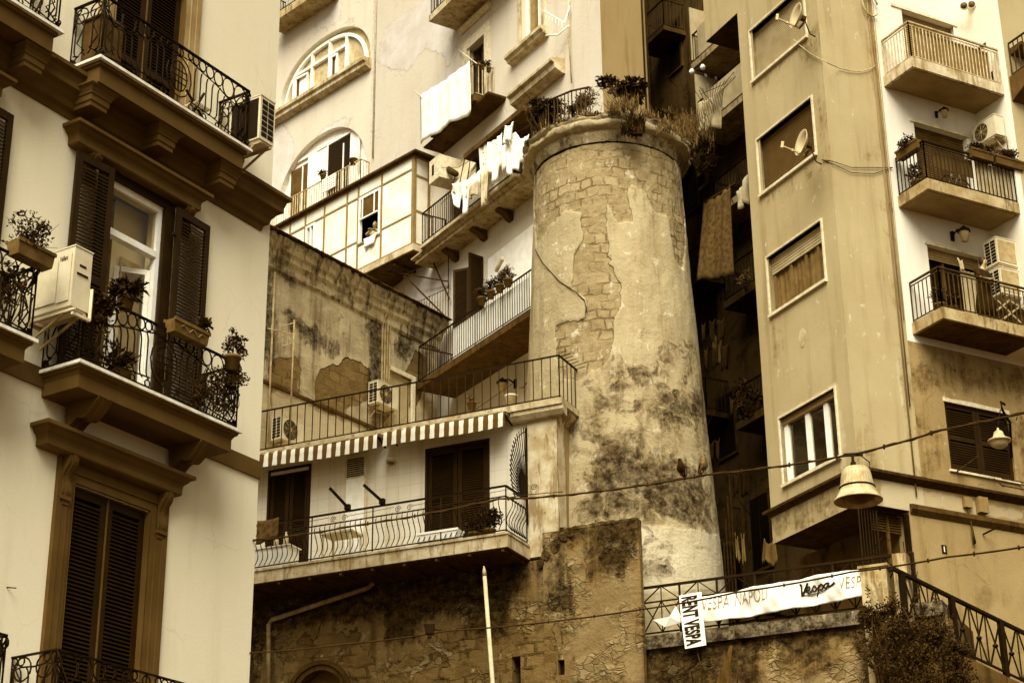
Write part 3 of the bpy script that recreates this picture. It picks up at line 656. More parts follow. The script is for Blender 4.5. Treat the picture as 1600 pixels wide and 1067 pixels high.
def pot(g, c, r, h, n=14): g.lathe(c, [(0, 0), (r * .72, 0), (r * .95, h * .8), (r * 1.06, h * .82), (r * 1.06, h), (r * .9, h), (r * .85, h * .9), (0, h * .9)], n)
def potted(name, base, label, r, h, frad, n, size, seed, cat='potted plant', group='potted plants on the balconies', lmat='leaf', pmat='terracotta', off=(0, 0, 0), droop=0.0, narrow=.5):
    base = Vector(base); t = thing(name, base, label, cat, group)
    g = G(); pot(g, base, r, h); build('pot', g, pmat, t)
    c = base + Vector((0, 0, h + frad[2] * .6)) + Vector(off)
    g = G(); stems(g, base + Vector((0, 0, h * .9)), c, frad, 7, .008, seed); build('stems', g, 'iron_rust', t)
    g = G(); leaves(g, c, frad, n, size, seed, droop, narrow=narrow); build('foliage', g, lmat, t); return t
def planter(name, Fr, u, z, d, w, dep, h, label, frad, n, size, seed, group='planter boxes on the railings', pmat='terracotta', lmat='leaf', fu=0.0):
    t = thing(name, Fr.p(u, z, d), label, 'planter', group)
    g = G(); P = lambda uu, zz, dd: Fr.p(uu, zz, dd)
    k = .8
    g.hexa([P(u - w / 2 * .95, z, d - dep / 2 * k), P(u + w / 2 * .95, z, d - dep / 2 * k), P(u + w / 2 * .95, z, d + dep / 2 * k), P(u - w / 2 * .95, z, d + dep / 2 * k),
            P(u - w / 2, z + h, d - dep / 2), P(u + w / 2, z + h, d - dep / 2), P(u + w / 2, z + h, d + dep / 2), P(u - w / 2, z + h, d + dep / 2)])
    for s in (-1, 1): g.box(Fr, u - w / 2 - .015, u + w / 2 + .015, z + h - .035, z + h + .012, d + s * dep / 2 - .012, d + s * dep / 2 + .012)
    build('trough', g, pmat, t)
    if n:
        c = Fr.p(u + fu, z + h + frad[2] * .6, d); g = G(); stems(g, Fr.p(u + fu, z + h * .9, d), c, frad, 8, .007, seed); build('stems', g, 'iron_rust', t)
        g = G(); leaves(g, c, frad, n, size, seed); build('foliage', g, lmat, t)
    return t
zr = ZF[1] + 1.02
planter('flower_trough', L, -5.62, zr - .05, .80, .62, .24, .2, 'planter box of small leafy shrubs hung on the railing at the left edge', (.42, .3, .30), 900, .06, 3)
potted('spiky_plant', L.p(-3.72, zr + .02, .66), 'clay pot with spiky dark plant on the railing before the open window', .12, .20, (.22, .22, .14), 260, .17, 5, droop=.1, narrow=.22)
planter('flower_trough', L, -2.62, zr - .06, .80, .72, .2, .19, 'long clay trough with relief front and one small plant at its right end', (.15, .15, .17), 320, .06, 6, fu=.3)
g = G(); S = L
g.tube([L.p(-2.85 + .5 * k / 20, zr + .03 + .035 * math.sin(k * .8), .905) for k in range(21)], .008, 4); build('relief', g, 'planter_stone', bpy.data.objects['flower_trough.001'])
potted('potted_shrub', L.p(-1.66, zr - .22, .82), 'small upright shrub in clay pot at the right corner of the middle balcony', .125, .23, (.20, .20, .26), 420, .055, 8, narrow=.6)
t = thing('trailing_plant', L.p(-1.75, ZF[1], .74), 'trailing creeper spilling over the right corner of the middle ornate railing', 'plant')
g = G()
for k in range(9): leaves(g, L.p(-2.3 + .09 * k, 11.12 + .35 * random.random() + .03 * k, .72), (.12, .12, .26), 130, .05, 40 + k)
leaves(g, L.p(-1.48, zr - .38, .78), (.20, .20, .24), 520, .055, 61); leaves(g, L.p(-1.75, zr - .35, .74), (.22, .12, .2), 300, .05, 62)
build('foliage', g, 'leaf', t); g = G()
for k in range(16): g.tube([L.p(-2.3 + .055 * k, 11.02, .70), L.p(-2.25 + .06 * k, 11.4, .72), L.p(-2.1 + .045 * k, 11.75, .74)], .006, 4)
build('stems', g, 'iron_rust', t)
t = thing('trailing_plant', L.p(-4.3, ZF[1], .70), 'tangled dark plant behind the left end of the middle ornate railing', 'plant')
g = G(); leaves(g, L.p(-4.25, 11.75, .68), (.26, .16, .30), 200, .11, 71, .2, narrow=.35); leaves(g, L.p(-3.75, 11.3, .6), (.2, .2, .22), 160, .12, 72, narrow=.35); leaves(g, L.p(-4.1, 11.9, .72), (.2, .15, .14), 120, .12, 75, .4, narrow=.4); build('foliage', g, 'leaf', t)
g = G(); stems(g, L.p(-4.3, 11.0, .6), L.p(-4.2, 11.6, .62), (.3, .2, .4), 12, .009, 73); build('stems', g, 'iron_rust', t)
potted('potted_plant', L.p(-3.62, ZF[1], .58), 'low potted plant on the balcony floor behind the ornate bars', .13, .2, (.16, .16, .14), 160, .10, 74, narrow=.35)
t = thing('trailing_plant', L.p(-5.75, ZF[1], .70), 'dark creeper behind the railing at the left edge of the photo', 'plant')
g = G(); leaves(g, L.p(-5.8, 11.6, .66), (.35, .2, .36), 420, .09, 81, .2, narrow=.35); build('foliage', g, 'leaf', t); g = G(); stems(g, L.p(-5.75, 11.0, .66), L.p(-5.75, 11.6, .66), (.3, .2, .5), 12, .008, 82); build('stems', g, 'iron_rust', t)
t = thing('folding_chair', L.p(-2.35, ZF[0], .4), 'pale folded garden chair behind the upper ornate railing', 'chair')
g = G(); g.bar(L.p(-2.5, ZF[0] + .03, .45), L.p(-2.05, ZF[0] + .75, .3), .03); g.bar(L.p(-2.0, ZF[0] + .03, .45), L.p(-2.45, ZF[0] + .62, .3), .03); g.bar(L.p(-2.5, ZF[0] + .02, .15), L.p(-2.05, ZF[0] + .7, .1), .03); build('frame', g, 'iron', t)
g = G(); g.box(L, -2.42, -2.1, ZF[0] + .35, ZF[0] + .38, .15, .5); build('seat', g, 'cloth_grey', t)
t = thing('storage_cabinet', L.p(-4.28, ZF[0], .3), 'dark storage cabinet at the left end of the upper ornate balcony', 'cabinet')
g = G(); g.box(L, -4.42, -4.0, ZF[0] + .02, ZF[0] + .82, .08, .46); g.box(L, -4.45, -3.97, ZF[0] + .82, ZF[0] + .85, .06, .48); build('body', g, 'shutter_brown', t)
g = G(); g.box(L, -4.40, -4.22, ZF[0] + .05, ZF[0] + .79, .461, .475); g.box(L, -4.20, -4.02, ZF[0] + .05, ZF[0] + .79, .461, .475); build('door', g, 'shutter_brown', t)
# ================================================================== UPPER BUILDING (two wings of one house on the hill)
M2 = F(at(942, 140, 42.5), 148)
UB = M2.q(582, 100)[0]
M1 = F(M2.p(UB, 0), 136)
ub = thing('apartment_house', M2.p(-6, 0, 0), 'tall pale old house with two arched windows, enclosed veranda and laundry balconies behind the tower', 'building')
def se(c, hw, z0, h, n=36, p=2.3):
    """basket arch outline from left foot to right foot"""
    out = []
    for i in range(n + 1):
        a = PI - PI * i / n; ca, sa = math.cos(a), math.sin(a)
        out.append((c + hw * math.copysign(abs(ca) ** (2 / p), ca), z0 + h * abs(sa) ** (2 / p)))
    return out
# -- left wing with the two arches
A1 = (-2.65, 2.55, 34.95, 2.10); A2 = (-2.65, 2.55, 30.2, 2.95)
h1 = [(A[0] - A[1], A[0] + A[1], A[2], A[2] + A[3], .2) for A in (A1, A2)]
rough1 = [pxp(M1, [(500, -10), (532, -20), (533, 30), (520, 38), (500, 40), (490, 30)]), pxp(M1, [(428, 190), (440, 188), (462, 230), (455, 260), (440, 300), (425, 330), (415, 260)]),
          pxp(M1, [(520, 33), (545, 27), (565, 33), (577, 50), (573, 60), (558, 42), (540, 36), (515, 45), (480, 72), (470, 70)]), pxp(M1, [(525, 190), (545, 182), (565, 192), (574, 208), (568, 215), (550, 200), (535, 198), (500, 215), (490, 213)])]
wall('wall', M1, -18, 0, 10, 46, 'plaster_pale', ub, h1, step=.45, attrs={'rough': rough1}, rdepth=.2, ends=False)
for A in (A1, A2):
    pts = se(*A); g = G(); top = A[2] + A[3]
    for (a, b_) in zip(pts[:-1], pts[1:]):
        if b_[0] - a[0] > 1e-4 and (top - a[1] > 1e-3 or top - b_[1] > 1e-3): g.poly([M1.p(a[0], a[1], 0), M1.p(b_[0], b_[1], 0), M1.p(b_[0], top, 0), M1.p(a[0], top, 0)])
    build('arch_spandrel', g, 'plaster_pale', ub, uvF=M1, attrs={'rough': sdf(np.array([((np.array(v) - M1.o) @ M1.u, v.z) for v in g.v]), rough1)})
    g = G()
    for (a, b_) in zip(pts[:-1], pts[1:]): g.poly([M1.p(*a, 0), M1.p(*b_, 0), M1.p(*b_, -.2), M1.p(*a, -.2)])
    build('arch_reveal', g, 'paint_white', ub)
    g = G(); g.poly([M1.p(A[0] - A[1], A[2], -.198), M1.p(A[0] + A[1], A[2], -.198), M1.p(A[0] + A[1], top, -.198), M1.p(A[0] - A[1], top, -.198)]); build('window_back', g, 'curtain' if A is A1 else 'paint_white', ub)
def archbar(g, A, s, d0, d1, w):
    o = se(*A); i = se(A[0], A[1] - w, A[2], A[3] - w)
    for k in range(len(o) - 1):
        g.hexa([M1.p(*o[k], d0), M1.p(*o[k + 1], d0), M1.p(*o[k + 1], d1), M1.p(*o[k], d1), M1.p(*i[k], d0), M1.p(*i[k + 1], d0), M1.p(*i[k + 1], d1), M1.p(*i[k], d1)])
# upper arched window
g = G(); a1 = (A1[0] - .06, 2.3, A1[2], 1.94); archbar(g, a1, 0, -.19, -.08, .11)
wz = 36.2
for px in (466, 493, 520, 546): 
    u = M1.q(px, 100, -.25)[0]; hi = A1[2] + 1.9 * max(0, 1 - (abs(u - a1[0]) / 2.3) ** 2.3) ** (1 / 2.3); g.box(M1, u - .05, u + .05, A1[2], hi, -.19, -.08)
u0 = M1.q(466, 100, -.25)[0]; u1 = M1.q(546, 100, -.25)[0]; g.box(M1, u0, u1, wz, wz + .1, -.192, -.078); g.box(M1, a1[0] - 2.25, a1[0] + 2.25, A1[2], A1[2] + .07, -.193, -.077)
wf = build('arched_window', g, 'paint_white', ub)
for px, pw in ((466, 486), (520, 532)):
    u0 = M1.q(px, 100, -.25)[0] + .06; u1 = M1.q(pw, 100, -.25)[0]
    S = F(M1.p(u0, 0, -.13), M1.az - 4); w = u1 - u0; g = G()
    for (x0, x1, z0, z1) in ((0, .07, A1[2] + .08, wz - .03), (w - .07, w, A1[2] + .08, wz - .03), (.07, w - .07, A1[2] + .08, A1[2] + .16), (.07, w - .07, wz - .11, wz - .03)): g.box(S, x0, x1, z0, z1, 0, .05)
    g.box(M1, u0 + .01, u1, A1[2] + .1, wz - .03, -.194, -.19); build('tilted_sash', g, 'paint_white', wf); g = G(); g.box(M1, u0 - .02, u0 + .14, A1[2] + .12, wz - .05, -.189, -.17); build('opening', g, 'shutter_brown', wf)
g = G(); g.prof(M1, A1[0] - A1[1] - .3, A1[0] + A1[1] + .05, [(0, 34.95), (.34, 34.93), (.34, 34.80), (.26, 34.74), (.26, 34.62), (.10, 34.55), (0, 34.55)]); build('window_sill', g, 'slab_stained', ub)
# lower arch: white infill with two windows
g = G()
for px0, px1, mat in ((460, 487, 'shutter_brown'), (517, 552, 'room_dark')):
    u0 = M1.q(px0, 270, -.28)[0]; u1 = M1.q(px1, 250, -.28)[0]
    g = G(); g.box(M1, u0, u1, 30.3, 32.62 if mat == 'room_dark' else 32.45, -.196, -.15); w_ = build('window', g, mat, ub)
    g = G()
    for (x0, x1, z0, z1) in ((u0 - .07, u0, 30.3, 32.7), (u1, u1 + .42, 30.3, 32.7), (u0 - .07, u1 + .1, 32.66, 32.76)): g.box(M1, x0, x1, z0, z1, -.196, -.13)
    g.box(M1, (u0 + u1) / 2 - .02 + (u1 - u0) * .2, (u0 + u1) / 2 + .02 + (u1 - u0) * .2, 30.3, 32.4, -.148, -.12); build('frame', g, 'paint_white', w_)
g = G(); g.box(M1, A2[0] - 2.5, A2[0] + 2.5, 32.72, 32.76, -.195, -.17); g.tube([M1.p(-.75, 32.85, -.1), M1.p(-.72, 31.0, -.1)], .05); build('downpipe', g, 'paint_white', ub)
# arch balcony
def slab_balcony(Fr, u0, u1, z, dep, th, parent, h=1.0, s=.12, mat='slab', prof=None, left=True, right=True, rb=.012, rmat='iron', low=.08, two=None, post=1.6):
    g = G(); 
    if prof: g.profret(Fr, u0 + dep if 0 else u0, u1, prof)
    else: g.box(Fr, u0, u1, z - th, z, 0, dep)
    b_ = build('balcony', g, mat, parent); g = G(); i = .05
    P = []
    if left: P.append(Fr.p(u0 + i, z, .02))
    P += [Fr.p(u0 + i, z, dep - i), Fr.p(u1 - i, z, dep - i)]
    if right: P.append(Fr.p(u1 - i, z, .02))
    rail(g, P, h, s, rb, .018, low, two=two, post=post); build('railing', g, rmat, b_); return b_
slab_balcony(M1, -6.0, .02, 30.02, .42, .16, ub, .95, .13, rb=.014, rmat='iron_pale')
slab_balcony(M1, -5.1, -1.9, M1.q(437, 20, .7)[1], .75, .3, ub, 1.0, .12)
g = G(); g.box(M2, UB + .0, UB + .02, 10, 46, -.3, .02); g.tube([M2.p(UB + .25, 31, .04), M2.p(UB + .25, 46, .04)], .03); build('downpipe', g, 'plaster_pale', ub, uvF=M2)
# -- right wing
rough2 = [pxp(M2, [(596, 55), (605, 40), (650, 10), (700, -20), (740, -20), (725, 50), (700, 90), (660, 75), (640, 110), (612, 110), (590, 98)]), pxp(M2, [(700, 100), (720, 95), (722, 130), (690, 200), (672, 190), (690, 150)]),
          pxp(M2, [(650, 400), (700, 390), (712, 420), (690, 470), (640, 480)])]
q = lambda x, y, d=0: M2.q(x, y, d)
hol = [(-6.98, -6.0, 29.15, 31.85, .35), (-3.95, -2.82, 30.2, 33.0, .35), (-6.9, -6.15, 20.9, 24.55, .25), (-8.0, -4.3, 25.5, 28.1, .4)]
wall('wall', M2, UB, 0, 8, 46, 'plaster_pale', ub, hol, step=.45, attrs={'rough': rough2}, ends=False)
Ms = F(M2.p(0, 0), 58)
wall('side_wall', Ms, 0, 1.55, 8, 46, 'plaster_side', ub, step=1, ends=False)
g = G(); Mb = F(Ms.p(1.55, 0), 58 - 90 + 0); g.poly([Ms.p(1.55, 8), Ms.p(1.55, 46), Ms.p(1.55, 46, -12), Ms.p(1.55, 8, -12)]); g.poly([Ms.p(0, 46), Ms.p(1.55, 46), Ms.p(1.55, 46, -20), Ms.p(0, 46, -20)])
build('rear_wall', g, 'plaster_shade', ub, uvF=Ms)
g = G()
for k, uu in enumerate((1.36, 1.48)): g.tube([Ms.p(uu, 24 + k, .05), Ms.p(uu, 44, .05)], .025)
build('downpipe', g, 'iron_rust', ub)
# openings
def fill(Fr, h, mat, parent, d=-.3, name='window_back'):
    g = G(); e = .05; g.box(Fr, h[0] - e, h[1] + e, h[2] - e, h[3] + e, d - .05, d); return build(name, g, mat, parent)
def frame(Fr, h, parent, w=.07, d0=-.2, d1=-.12, mull=(), trans=(), mat='paint_white', name='window_frame', glass=True):
    g = G(); a, b_, c, e = h[:4]
    g.box(Fr, a, a + w, c, e, d0, d1); g.box(Fr, b_ - w, b_, c, e, d0, d1); g.box(Fr, a + w, b_ - w, c, c + w, d0 + .002, d1 - .002); g.box(Fr, a + w, b_ - w, e - w, e, d0 + .002, d1 - .002)
    for m in mull: g.box(Fr, m - w * .6, m + w * .6, c + w, e - w, d0 + .004, d1 - .004)
    for m in trans: g.box(Fr, a + w, b_ - w, m - w * .5, m + w * .5, d0 + .006, d1 - .006)
    f_ = build(name, g, mat, parent)
    if glass:
        g = G(); dm = (d0 + d1) / 2; g.poly([Fr.p(a + w, c + w, dm), Fr.p(b_ - w, c + w, dm), Fr.p(b_ - w, e - w, dm), Fr.p(a + w, e - w, dm)]); build('pane', g, 'glass', f_)
    return f_
fill(M2, hol[0], 'room_dark', ub); frame(M2, hol[0], ub, .06, -.25, -.18, [-6.4], mat='shutter_brown')
g = G(); g.box(M2, -7.25, -7.0, 29.1, 32.2, -.01, .05); g.box(M2, -5.98, -5.7, 29.1, 32.2, -.01, .05); g.box(M2, -7.0, -5.98, 31.87, 32.2, -.01, .05); g.prof(M2, -7.35, -5.6, [(0, 32.75), (.14, 32.75), (.14, 32.65), (.05, 32.58), (0, 32.58)]); build('door_surround', g, 'paint_worn', ub)
fill(M2, hol[1], 'curtain', ub, -.3); frame(M2, hol[1], ub, .07, -.28, -.18, [-3.15, -3.3])
g = G(); g.box(M2, -4.1, -3.95, 30.2, 33, -.01, .06); g.box(M2, -2.82, -2.66, 30.2, 33, -.01, .06); g.prof(M2, -4.45, -2.5, [(0, 30.22), (.3, 30.2), (.3, 30.1), (.22, 30.05), (.2, 29.98), (0, 29.92)]); build('window_sill', g, 'slab_stained', ub)
# small balcony with pots and the big sheet
B1 = slab_balcony(M2, -8.0, -5.43, 29.32, .72, .20, ub, 1.1, .13, 'slab_dark', rb=.013, rmat='iron_pale')
g = G(); g.profret(M2, -8.0 - .0, -5.43, [(.62, 29.12), (.60, 29.06), (.5, 29.0), (.02, 28.98)]); build('moulding', g, 'slab_dark', B1)
# topmost balcony (mostly above the frame)
s = q(712, 48); slab_balcony(M2, s[0], s[0] + 4, s[1] + .22, .95, .22, ub, 1.0, .11, 'slab_stained', rb=.012)
# balcony door hood and ledge onto the tower roof
g = G(); z = 28.5; g.prof(M2, -4.1, -1.75, [(0, z + .3), (.45, z + .18), (.45, z + .1), (.36, z + .05), (.33, z - .1), (.1, z - .2), (0, z - .2)]); build('door_hood', g, 'slab_stained', ub)
g = G(); g.box(M2, -5.4, -2.2, 27.05, 27.2, 0, 1.1); build('balcony', g, 'slab_dark', ub)
# laundry balcony
z0 = 25.3
LB = slab_balcony(M2, -8.35, -3.1, z0 + .32, .85, .1, ub, 1.05, .11, 'slab_stained', rb=.012, right=True)
g = G(); g.profret(M2, -8.3, -3.2, [(.76, z0 + .215), (.76, z0 + .17), (.70, z0 + .12), (.66, z0 + .10), (.66, z0 + .02), (.58, z0), (.02, z0)]); build('moulding', g, 'slab', LB)
for uu in (-7.6, -6.0, -4.6):
    g = G(); g.prof(M2, uu - .11, uu + .11, [(.02, z0 - .002), (.5, z0 - .002), (.45, z0 - .08), (.25, z0 - .14), (.15, z0 - .26), (.02, z0 - .3)]); build('corbel', g, 'slab_dark', LB)
g = G(); g.box(M2, -5.6, -3.3, z0 + .40, z0 + 1.28, .80, .83); build('sheeting', g, 'cloth_white', LB)
fill(M2, hol[3], 'room_dark', ub, -.38); g = G(); roller(g, M2, -8.0, -7.3, 25.6, 28.1, -.1); build('roller_blind', g, 'shutter_brown', ub)
g = G(); P0 = [M2.p(*M2.q(x, y, d), d) for x, y, d in ((716, 258, .15), (748, 224, .15), (744, 272, 1.0), (704, 304, 1.0))]
g.add(P0 + [p - Vector((0, 0, .03)) for p in P0], [(0, 1, 2, 3), (7, 6, 5, 4), (0, 4, 5, 1), (1, 5, 6, 2), (2, 6, 7, 3), (3, 7, 4, 0)]); sb = build('sun_blind', g, 'cloth_grey', ub)
g = G()
for t in (0, .33, .66, 1): g.bar(P0[0].lerp(P0[1], t) + Vector((0, 0, .015)), P0[3].lerp(P0[2], t) + Vector((0, 0, .015)), .03)
build('batten', g, 'iron_rust', sb)
# lower balcony, its shutters and the white patch of paint
LW = slab_balcony(M2, -7.75, -1.7, 20.98, 1.25, .2, ub, 1.1, .12, 'slab_dark', rb=.010, rmat='iron', post=1.5)
g = G(); g.box(M2, -5.9, -2.0, 21.05, 21.98, 1.11, 1.125); build('sheeting', g, 'cloth_white', LW)
fill(M2, hol[2], 'room_dark', ub, -.25)
for (uu, az, w) in ((-6.92, 292, .5), (-6.13, 231, .5)):
    S = F(M2.p(uu, 0, .02), az); g = G(); shutter_leaf(g, S, 0, w, 21.0, 24.55, 0, .045, .07, .06, 22.4); build('shutter', g, 'shutter_wood', ub)
g = G(); g.poly([M2.p(-5.9, 20.99, .006), M2.p(-2, 20.99, .006), M2.p(-2, 24.5, .006), M2.p(-5.9, 24.38, .006)]); build('painted_panel', g, 'paint_white', ub)
g = G(); g.bar(M2.p(-5.3, 23.75, .1), M2.p(-4.7, 23.85, .25), .09); build('awning_roll', g, 'cloth_grey', ub)
# roof slab closing the house
g = G(); g.poly([M1.p(-18, 46), M1.p(0, 46), M2.p(0, 46), Ms.p(0, 46, -20), M1.p(-18, 46, -20)]); build('roof', g, 'slab', ub)
# -- enclosed veranda
DV = 1.6; VL, VR = -4.6, 4.08; zb, zt = 26.0, 29.0
g = G(); g.box(M1, VL, VR + .03, zb - .2, zb, -.2, DV + .03); ve = build('veranda', g, 'slab_stained', ub)
g = G(); g.box(M1, VL, VR - .02, zb - .24, zb - .202, -.2, DV - .05)
for k in range(6): g.box(M1, VL + 1.45 * k + .4, VL + 1.45 * k + .5, zb - .34, zb - .242, -.2, DV - .1)
build('veranda_floor', g, 'slab_dark', ve)
uq = lambda x, y: M1.q(x, y, DV)[0]
posts = [VL, uq(448, 380), uq(475, 350), uq(506, 400), uq(541, 380), uq(558, 340), uq(596, 330), VR]
win = {2: (27.0, 28.3, 'open'), 5: (26.95, 28.45, 'person'), 1: (27.0, 28.3, 'shut')}
posts = [VL, uq(452, 395), uq(476, 385), uq(505, 400), uq(541, 380), uq(559, 360), uq(596, 330), VR]
g = G()
for i in range(7):
    a, b_ = posts[i], posts[i + 1]
    if i in (2, 5):
        g.box(M1, a, b_, zb, 26.9, DV - .05, DV - .01); g.box(M1, a, b_, 28.5, zt, DV - .05, DV - .01)
        if i == 2: g.box(M1, (a + b_) / 2 + .05, b_, 26.9, 28.5, DV - .05, DV - .012)
    else: g.box(M1, a + .002, b_ - .002, zb, zt, DV - .05, DV - .01)
VS = F(M1.p(VR, 0, DV), M1.az - 90)      # right side of the veranda, going back to the wall
VS = F(M1.p(VR, 0, DV), M1.az - 90)
g.box(VS, .02, 2.4, zb, zt, -.05, -.01); build('panel', g, 'veranda_panel', ve)
g = G()
for p in posts[1:-1]: g.box(M1, p - .035, p + .035, zb, zt, DV - .06, DV + .015)
g.box(M1, VR - .10, VR, zb, zt, DV - .1, DV + .02); g.box(M1, VL, VR - .1, 28.52, 28.58, DV - .06, DV + .012); g.box(M1, VL, VR - .1, zt - .06, zt, DV - .06, DV + .018); g.box(M1, VL, VR - .1, zb, zb + .06, DV - .06, DV + .018)
for i in (0, 3, 4, 6): g.box(M1, posts[i] + .035, posts[i + 1] - .035, 27.0, 27.05, DV - .06, DV + .01)
g.box(M1, posts[2] + .035, posts[3] - .035, 26.86, 26.92, DV - .06, DV + .01); g.box(M1, posts[5] + .035, posts[6] - .035, 26.86, 26.92, DV - .06, DV + .03)
for uu in (0, .55, 1.0): g.box(VS, uu, uu + .09, zb, zt, -.06, .012)
for zz in (zb, 27.1, 28.3, zt - .07): g.box(VS, .09, 2.4, zz, zz + .07, -.06, .008)
build('framing', g, 'roller_tan', ve)
g = G(); g.hexa([M1.p(VL - .1, zt + .002, -.1), M1.p(VR + .22, zt + .002, -.1), M1.p(VR + .22, zt + .002, DV + .16), M1.p(VL - .1, zt + .002, DV + .16), M1.p(VL - .1, zt + .14, -.1), M1.p(VR + .22, zt + .14, -.1), M1.p(VR + .22, zt + .07, DV + .16), M1.p(VL - .1, zt + .07, DV + .16)]); build('roof', g, 'tiles_roof', ve)
for i, ms in ((2, 1), (5, 2)):
    a, b_ = posts[i] + .05, posts[i + 1] - .05
    if i == 2: b_ = (posts[2] + posts[3]) / 2 + .04
    g = G(); w = .075
    for (x0, x1, z0, z1) in ((a, a + w, 26.92, 28.5), (b_ - w, b_, 26.92, 28.5), (a + w, b_ - w, 28.42, 28.5)): g.box(M1, x0, x1, z0, z1, DV - .07, DV + .03)
    if i == 5:
        g.box(M1, a + w, b_ - w, 27.68, 27.72, DV + .04, DV + .07)
        for t in (.2, .75): g.box(M1, a + (b_ - a) * t, a + (b_ - a) * t + .035, 27.72, 28.42, DV + .04, DV + .07)
    else: g.box(M1, (a + b_) / 2 - .03, (a + b_) / 2 + .03, 26.92, 28.42, DV - .065, DV + .02)
    w_ = build('window_frame', g, 'paint_white', ve)
    if i == 5:
        g = G(); g.box(M1, a + w, b_ - w, 27.7, 28.42, DV - .03, DV - .0); build('blind', g, 'shutter_brown', w_)
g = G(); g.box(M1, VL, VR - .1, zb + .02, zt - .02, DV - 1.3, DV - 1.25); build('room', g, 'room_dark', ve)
# iron cage below the veranda
g = G(); z0 = 23.0
P = [M1.p(3.2, z0, 1.2), M1.p(5.2, z0, 1.2), M1.p(5.2, z0, -.3)]
rail(g, P, 2.4, .12, .008, .014, .05, two=1.3, post=0)
g.bar(M1.p(3.2, z0 + 2.4, 1.2), M1.p(5.0, z0 + .5, 1.2), .04); g.bar(M1.p(2.2, z0 + 2.9, 1.2), M1.p(5.2, z0 + 1.5, 1.2), .035); g.bar(M1.p(4.3, z0 + 2.9, 1.25), M1.p(5.3, z0 + .9, 1.25), .035)
tag(build('iron_cage', g, 'iron_rust'), 'rusty cage of thin iron bars under the enclosed veranda', 'cage')

# -- things on the house
def sheet(name, P, nu, nv, fold, label, cat, mat, group=None, seed=0, thick=.012):
    """cloth hung between corner points P = (top left, top right, bottom right, bottom left)"""
    rnd = random.Random(seed); P = [Vector(p) for p in P]; g = G(); nrm = (P[1] - P[0]).cross(P[3] - P[0]).normalized(); ph = rnd.uniform(0, 6); fr = rnd.uniform(5, 9)
    pts = []
    for j in range(nv + 1):
        v = j / nv
        for i in range(nu + 1):
            u = i / nu; p = P[0].lerp(P[1], u).lerp(P[3].lerp(P[2], u), v)
            p += nrm * fold * ((.3 + .7 * v) * math.sin(u * fr * 1.7 + ph + v * 1.2) + .4 * math.sin(u * fr * 4.1 + ph * 2)) - Vector((0, 0, 1)) * fold * (1.5 * math.sin(u * PI) * (1 - v) + 1.6 * v * v * abs(math.sin(u * 4.2 + ph)))
            pts.append(p)
    n = len(pts); w = nu + 1
    fs = [(j * w + i, j * w + i + 1, (j + 1) * w + i + 1, (j + 1) * w + i) for j in range(nv) for i in range(nu)]
    g.add(pts, fs, True); o = build(name, g, mat)
    md = o.modifiers.new('t', 'SOLIDIFY'); md.thickness = thick; return tag(o, label, cat, group)
Pm = lambda x, y, d: M2.p(*M2.q(x, y, d), d)
LG = 'laundry hung out to dry'
sheet('bed_sheet', [Pm(655, 150, .82), Pm(734, 96, .82), Pm(738, 172, .82), Pm(655, 222, .86)], 24, 12, .05, 'huge white bed sheet hung over the small flowered balcony', 'laundry', 'cloth_white', LG, 1)
g = G(); g.tube([Pm(648, 142, .85), Pm(658, 152, .85)], .02); g.tube([Pm(716, 78, .1), Pm(745, 100, .85)], .025)
tag(build('laundry_pole', g, 'wood_pole'), 'pale pole sticking out above the huge white sheet', 'pole')
g = G(); g.tube([Pm(690, 262, 1.0), Pm(716, 262, 1.0), Pm(790, 218, 1.0), Pm(838, 190, 1.0)], .008); g.tube([Pm(688, 320, 1.0), Pm(752, 258, 1.0), Pm(800, 232, 1.0)], .008)
tag(build('clothes_line', g, 'cable'), 'thin clothes line above the laundry balcony beside the tower', 'line')
for i, (c, lab, mat) in enumerate((
    ([(750, 226), (786, 208), (784, 258), (752, 278)], 'white shirt flapping, leftmost of those high under the balcony by the tower', 'cloth_white'),
    ([(776, 234), (804, 206), (818, 226), (784, 268)], 'white cloth bunched on the line, between two other white pieces near the tower', 'cloth_white'),
    ([(800, 218), (826, 210), (820, 246), (798, 256)], 'small white cloth on the line closest to the tower rim', 'cloth_white'),
    ([(708, 288), (752, 266), (752, 290), (716, 312)], 'crumpled pale shirt on the lower line over the railing', 'cloth_white'),
    ([(736, 280), (752, 276), (748, 300), (735, 302)], 'little white undershirt below the crumpled pale shirt', 'cloth_white'),
    ([(750, 268), (764, 262), (762, 312), (754, 322)], 'long grey trousers hanging beside the white sheeting', 'cloth_grey'),
    ([(706, 300), (718, 302), (716, 322), (710, 316)], 'pale sock at the left end of the lower line', 'cloth_white'),
    ([(790, 196), (802, 190), (798, 216), (786, 222)], 'twisted white garment pinned highest on the line near the tower weeds', 'cloth_white'),
    ([(766, 250), (782, 244), (780, 276), (768, 284)], 'pale shirt hanging directly in front of the white sheeting', 'cloth_white'),
    ([(728, 290), (746, 280), (744, 302), (730, 308)], 'crumpled towel between the crumpled shirt and the long stocking', 'cloth_grey'),
    ([(790, 240), (812, 228), (808, 262), (794, 272)], 'thin cloth hanging low between the shirts and the tower rim', 'cloth_white'),
    ([(722, 296), (733, 292), (731, 330), (722, 332)], 'long pale stocking in front of the dark doorway bars', 'cloth_white'))):
    sheet('laundry', [Pm(x, y, 1.02 + .02 * i) for x, y in c], 10, 8, .06, lab, 'laundry', mat, LG, 20 + i)
potg = 'flower pots on the upper house'
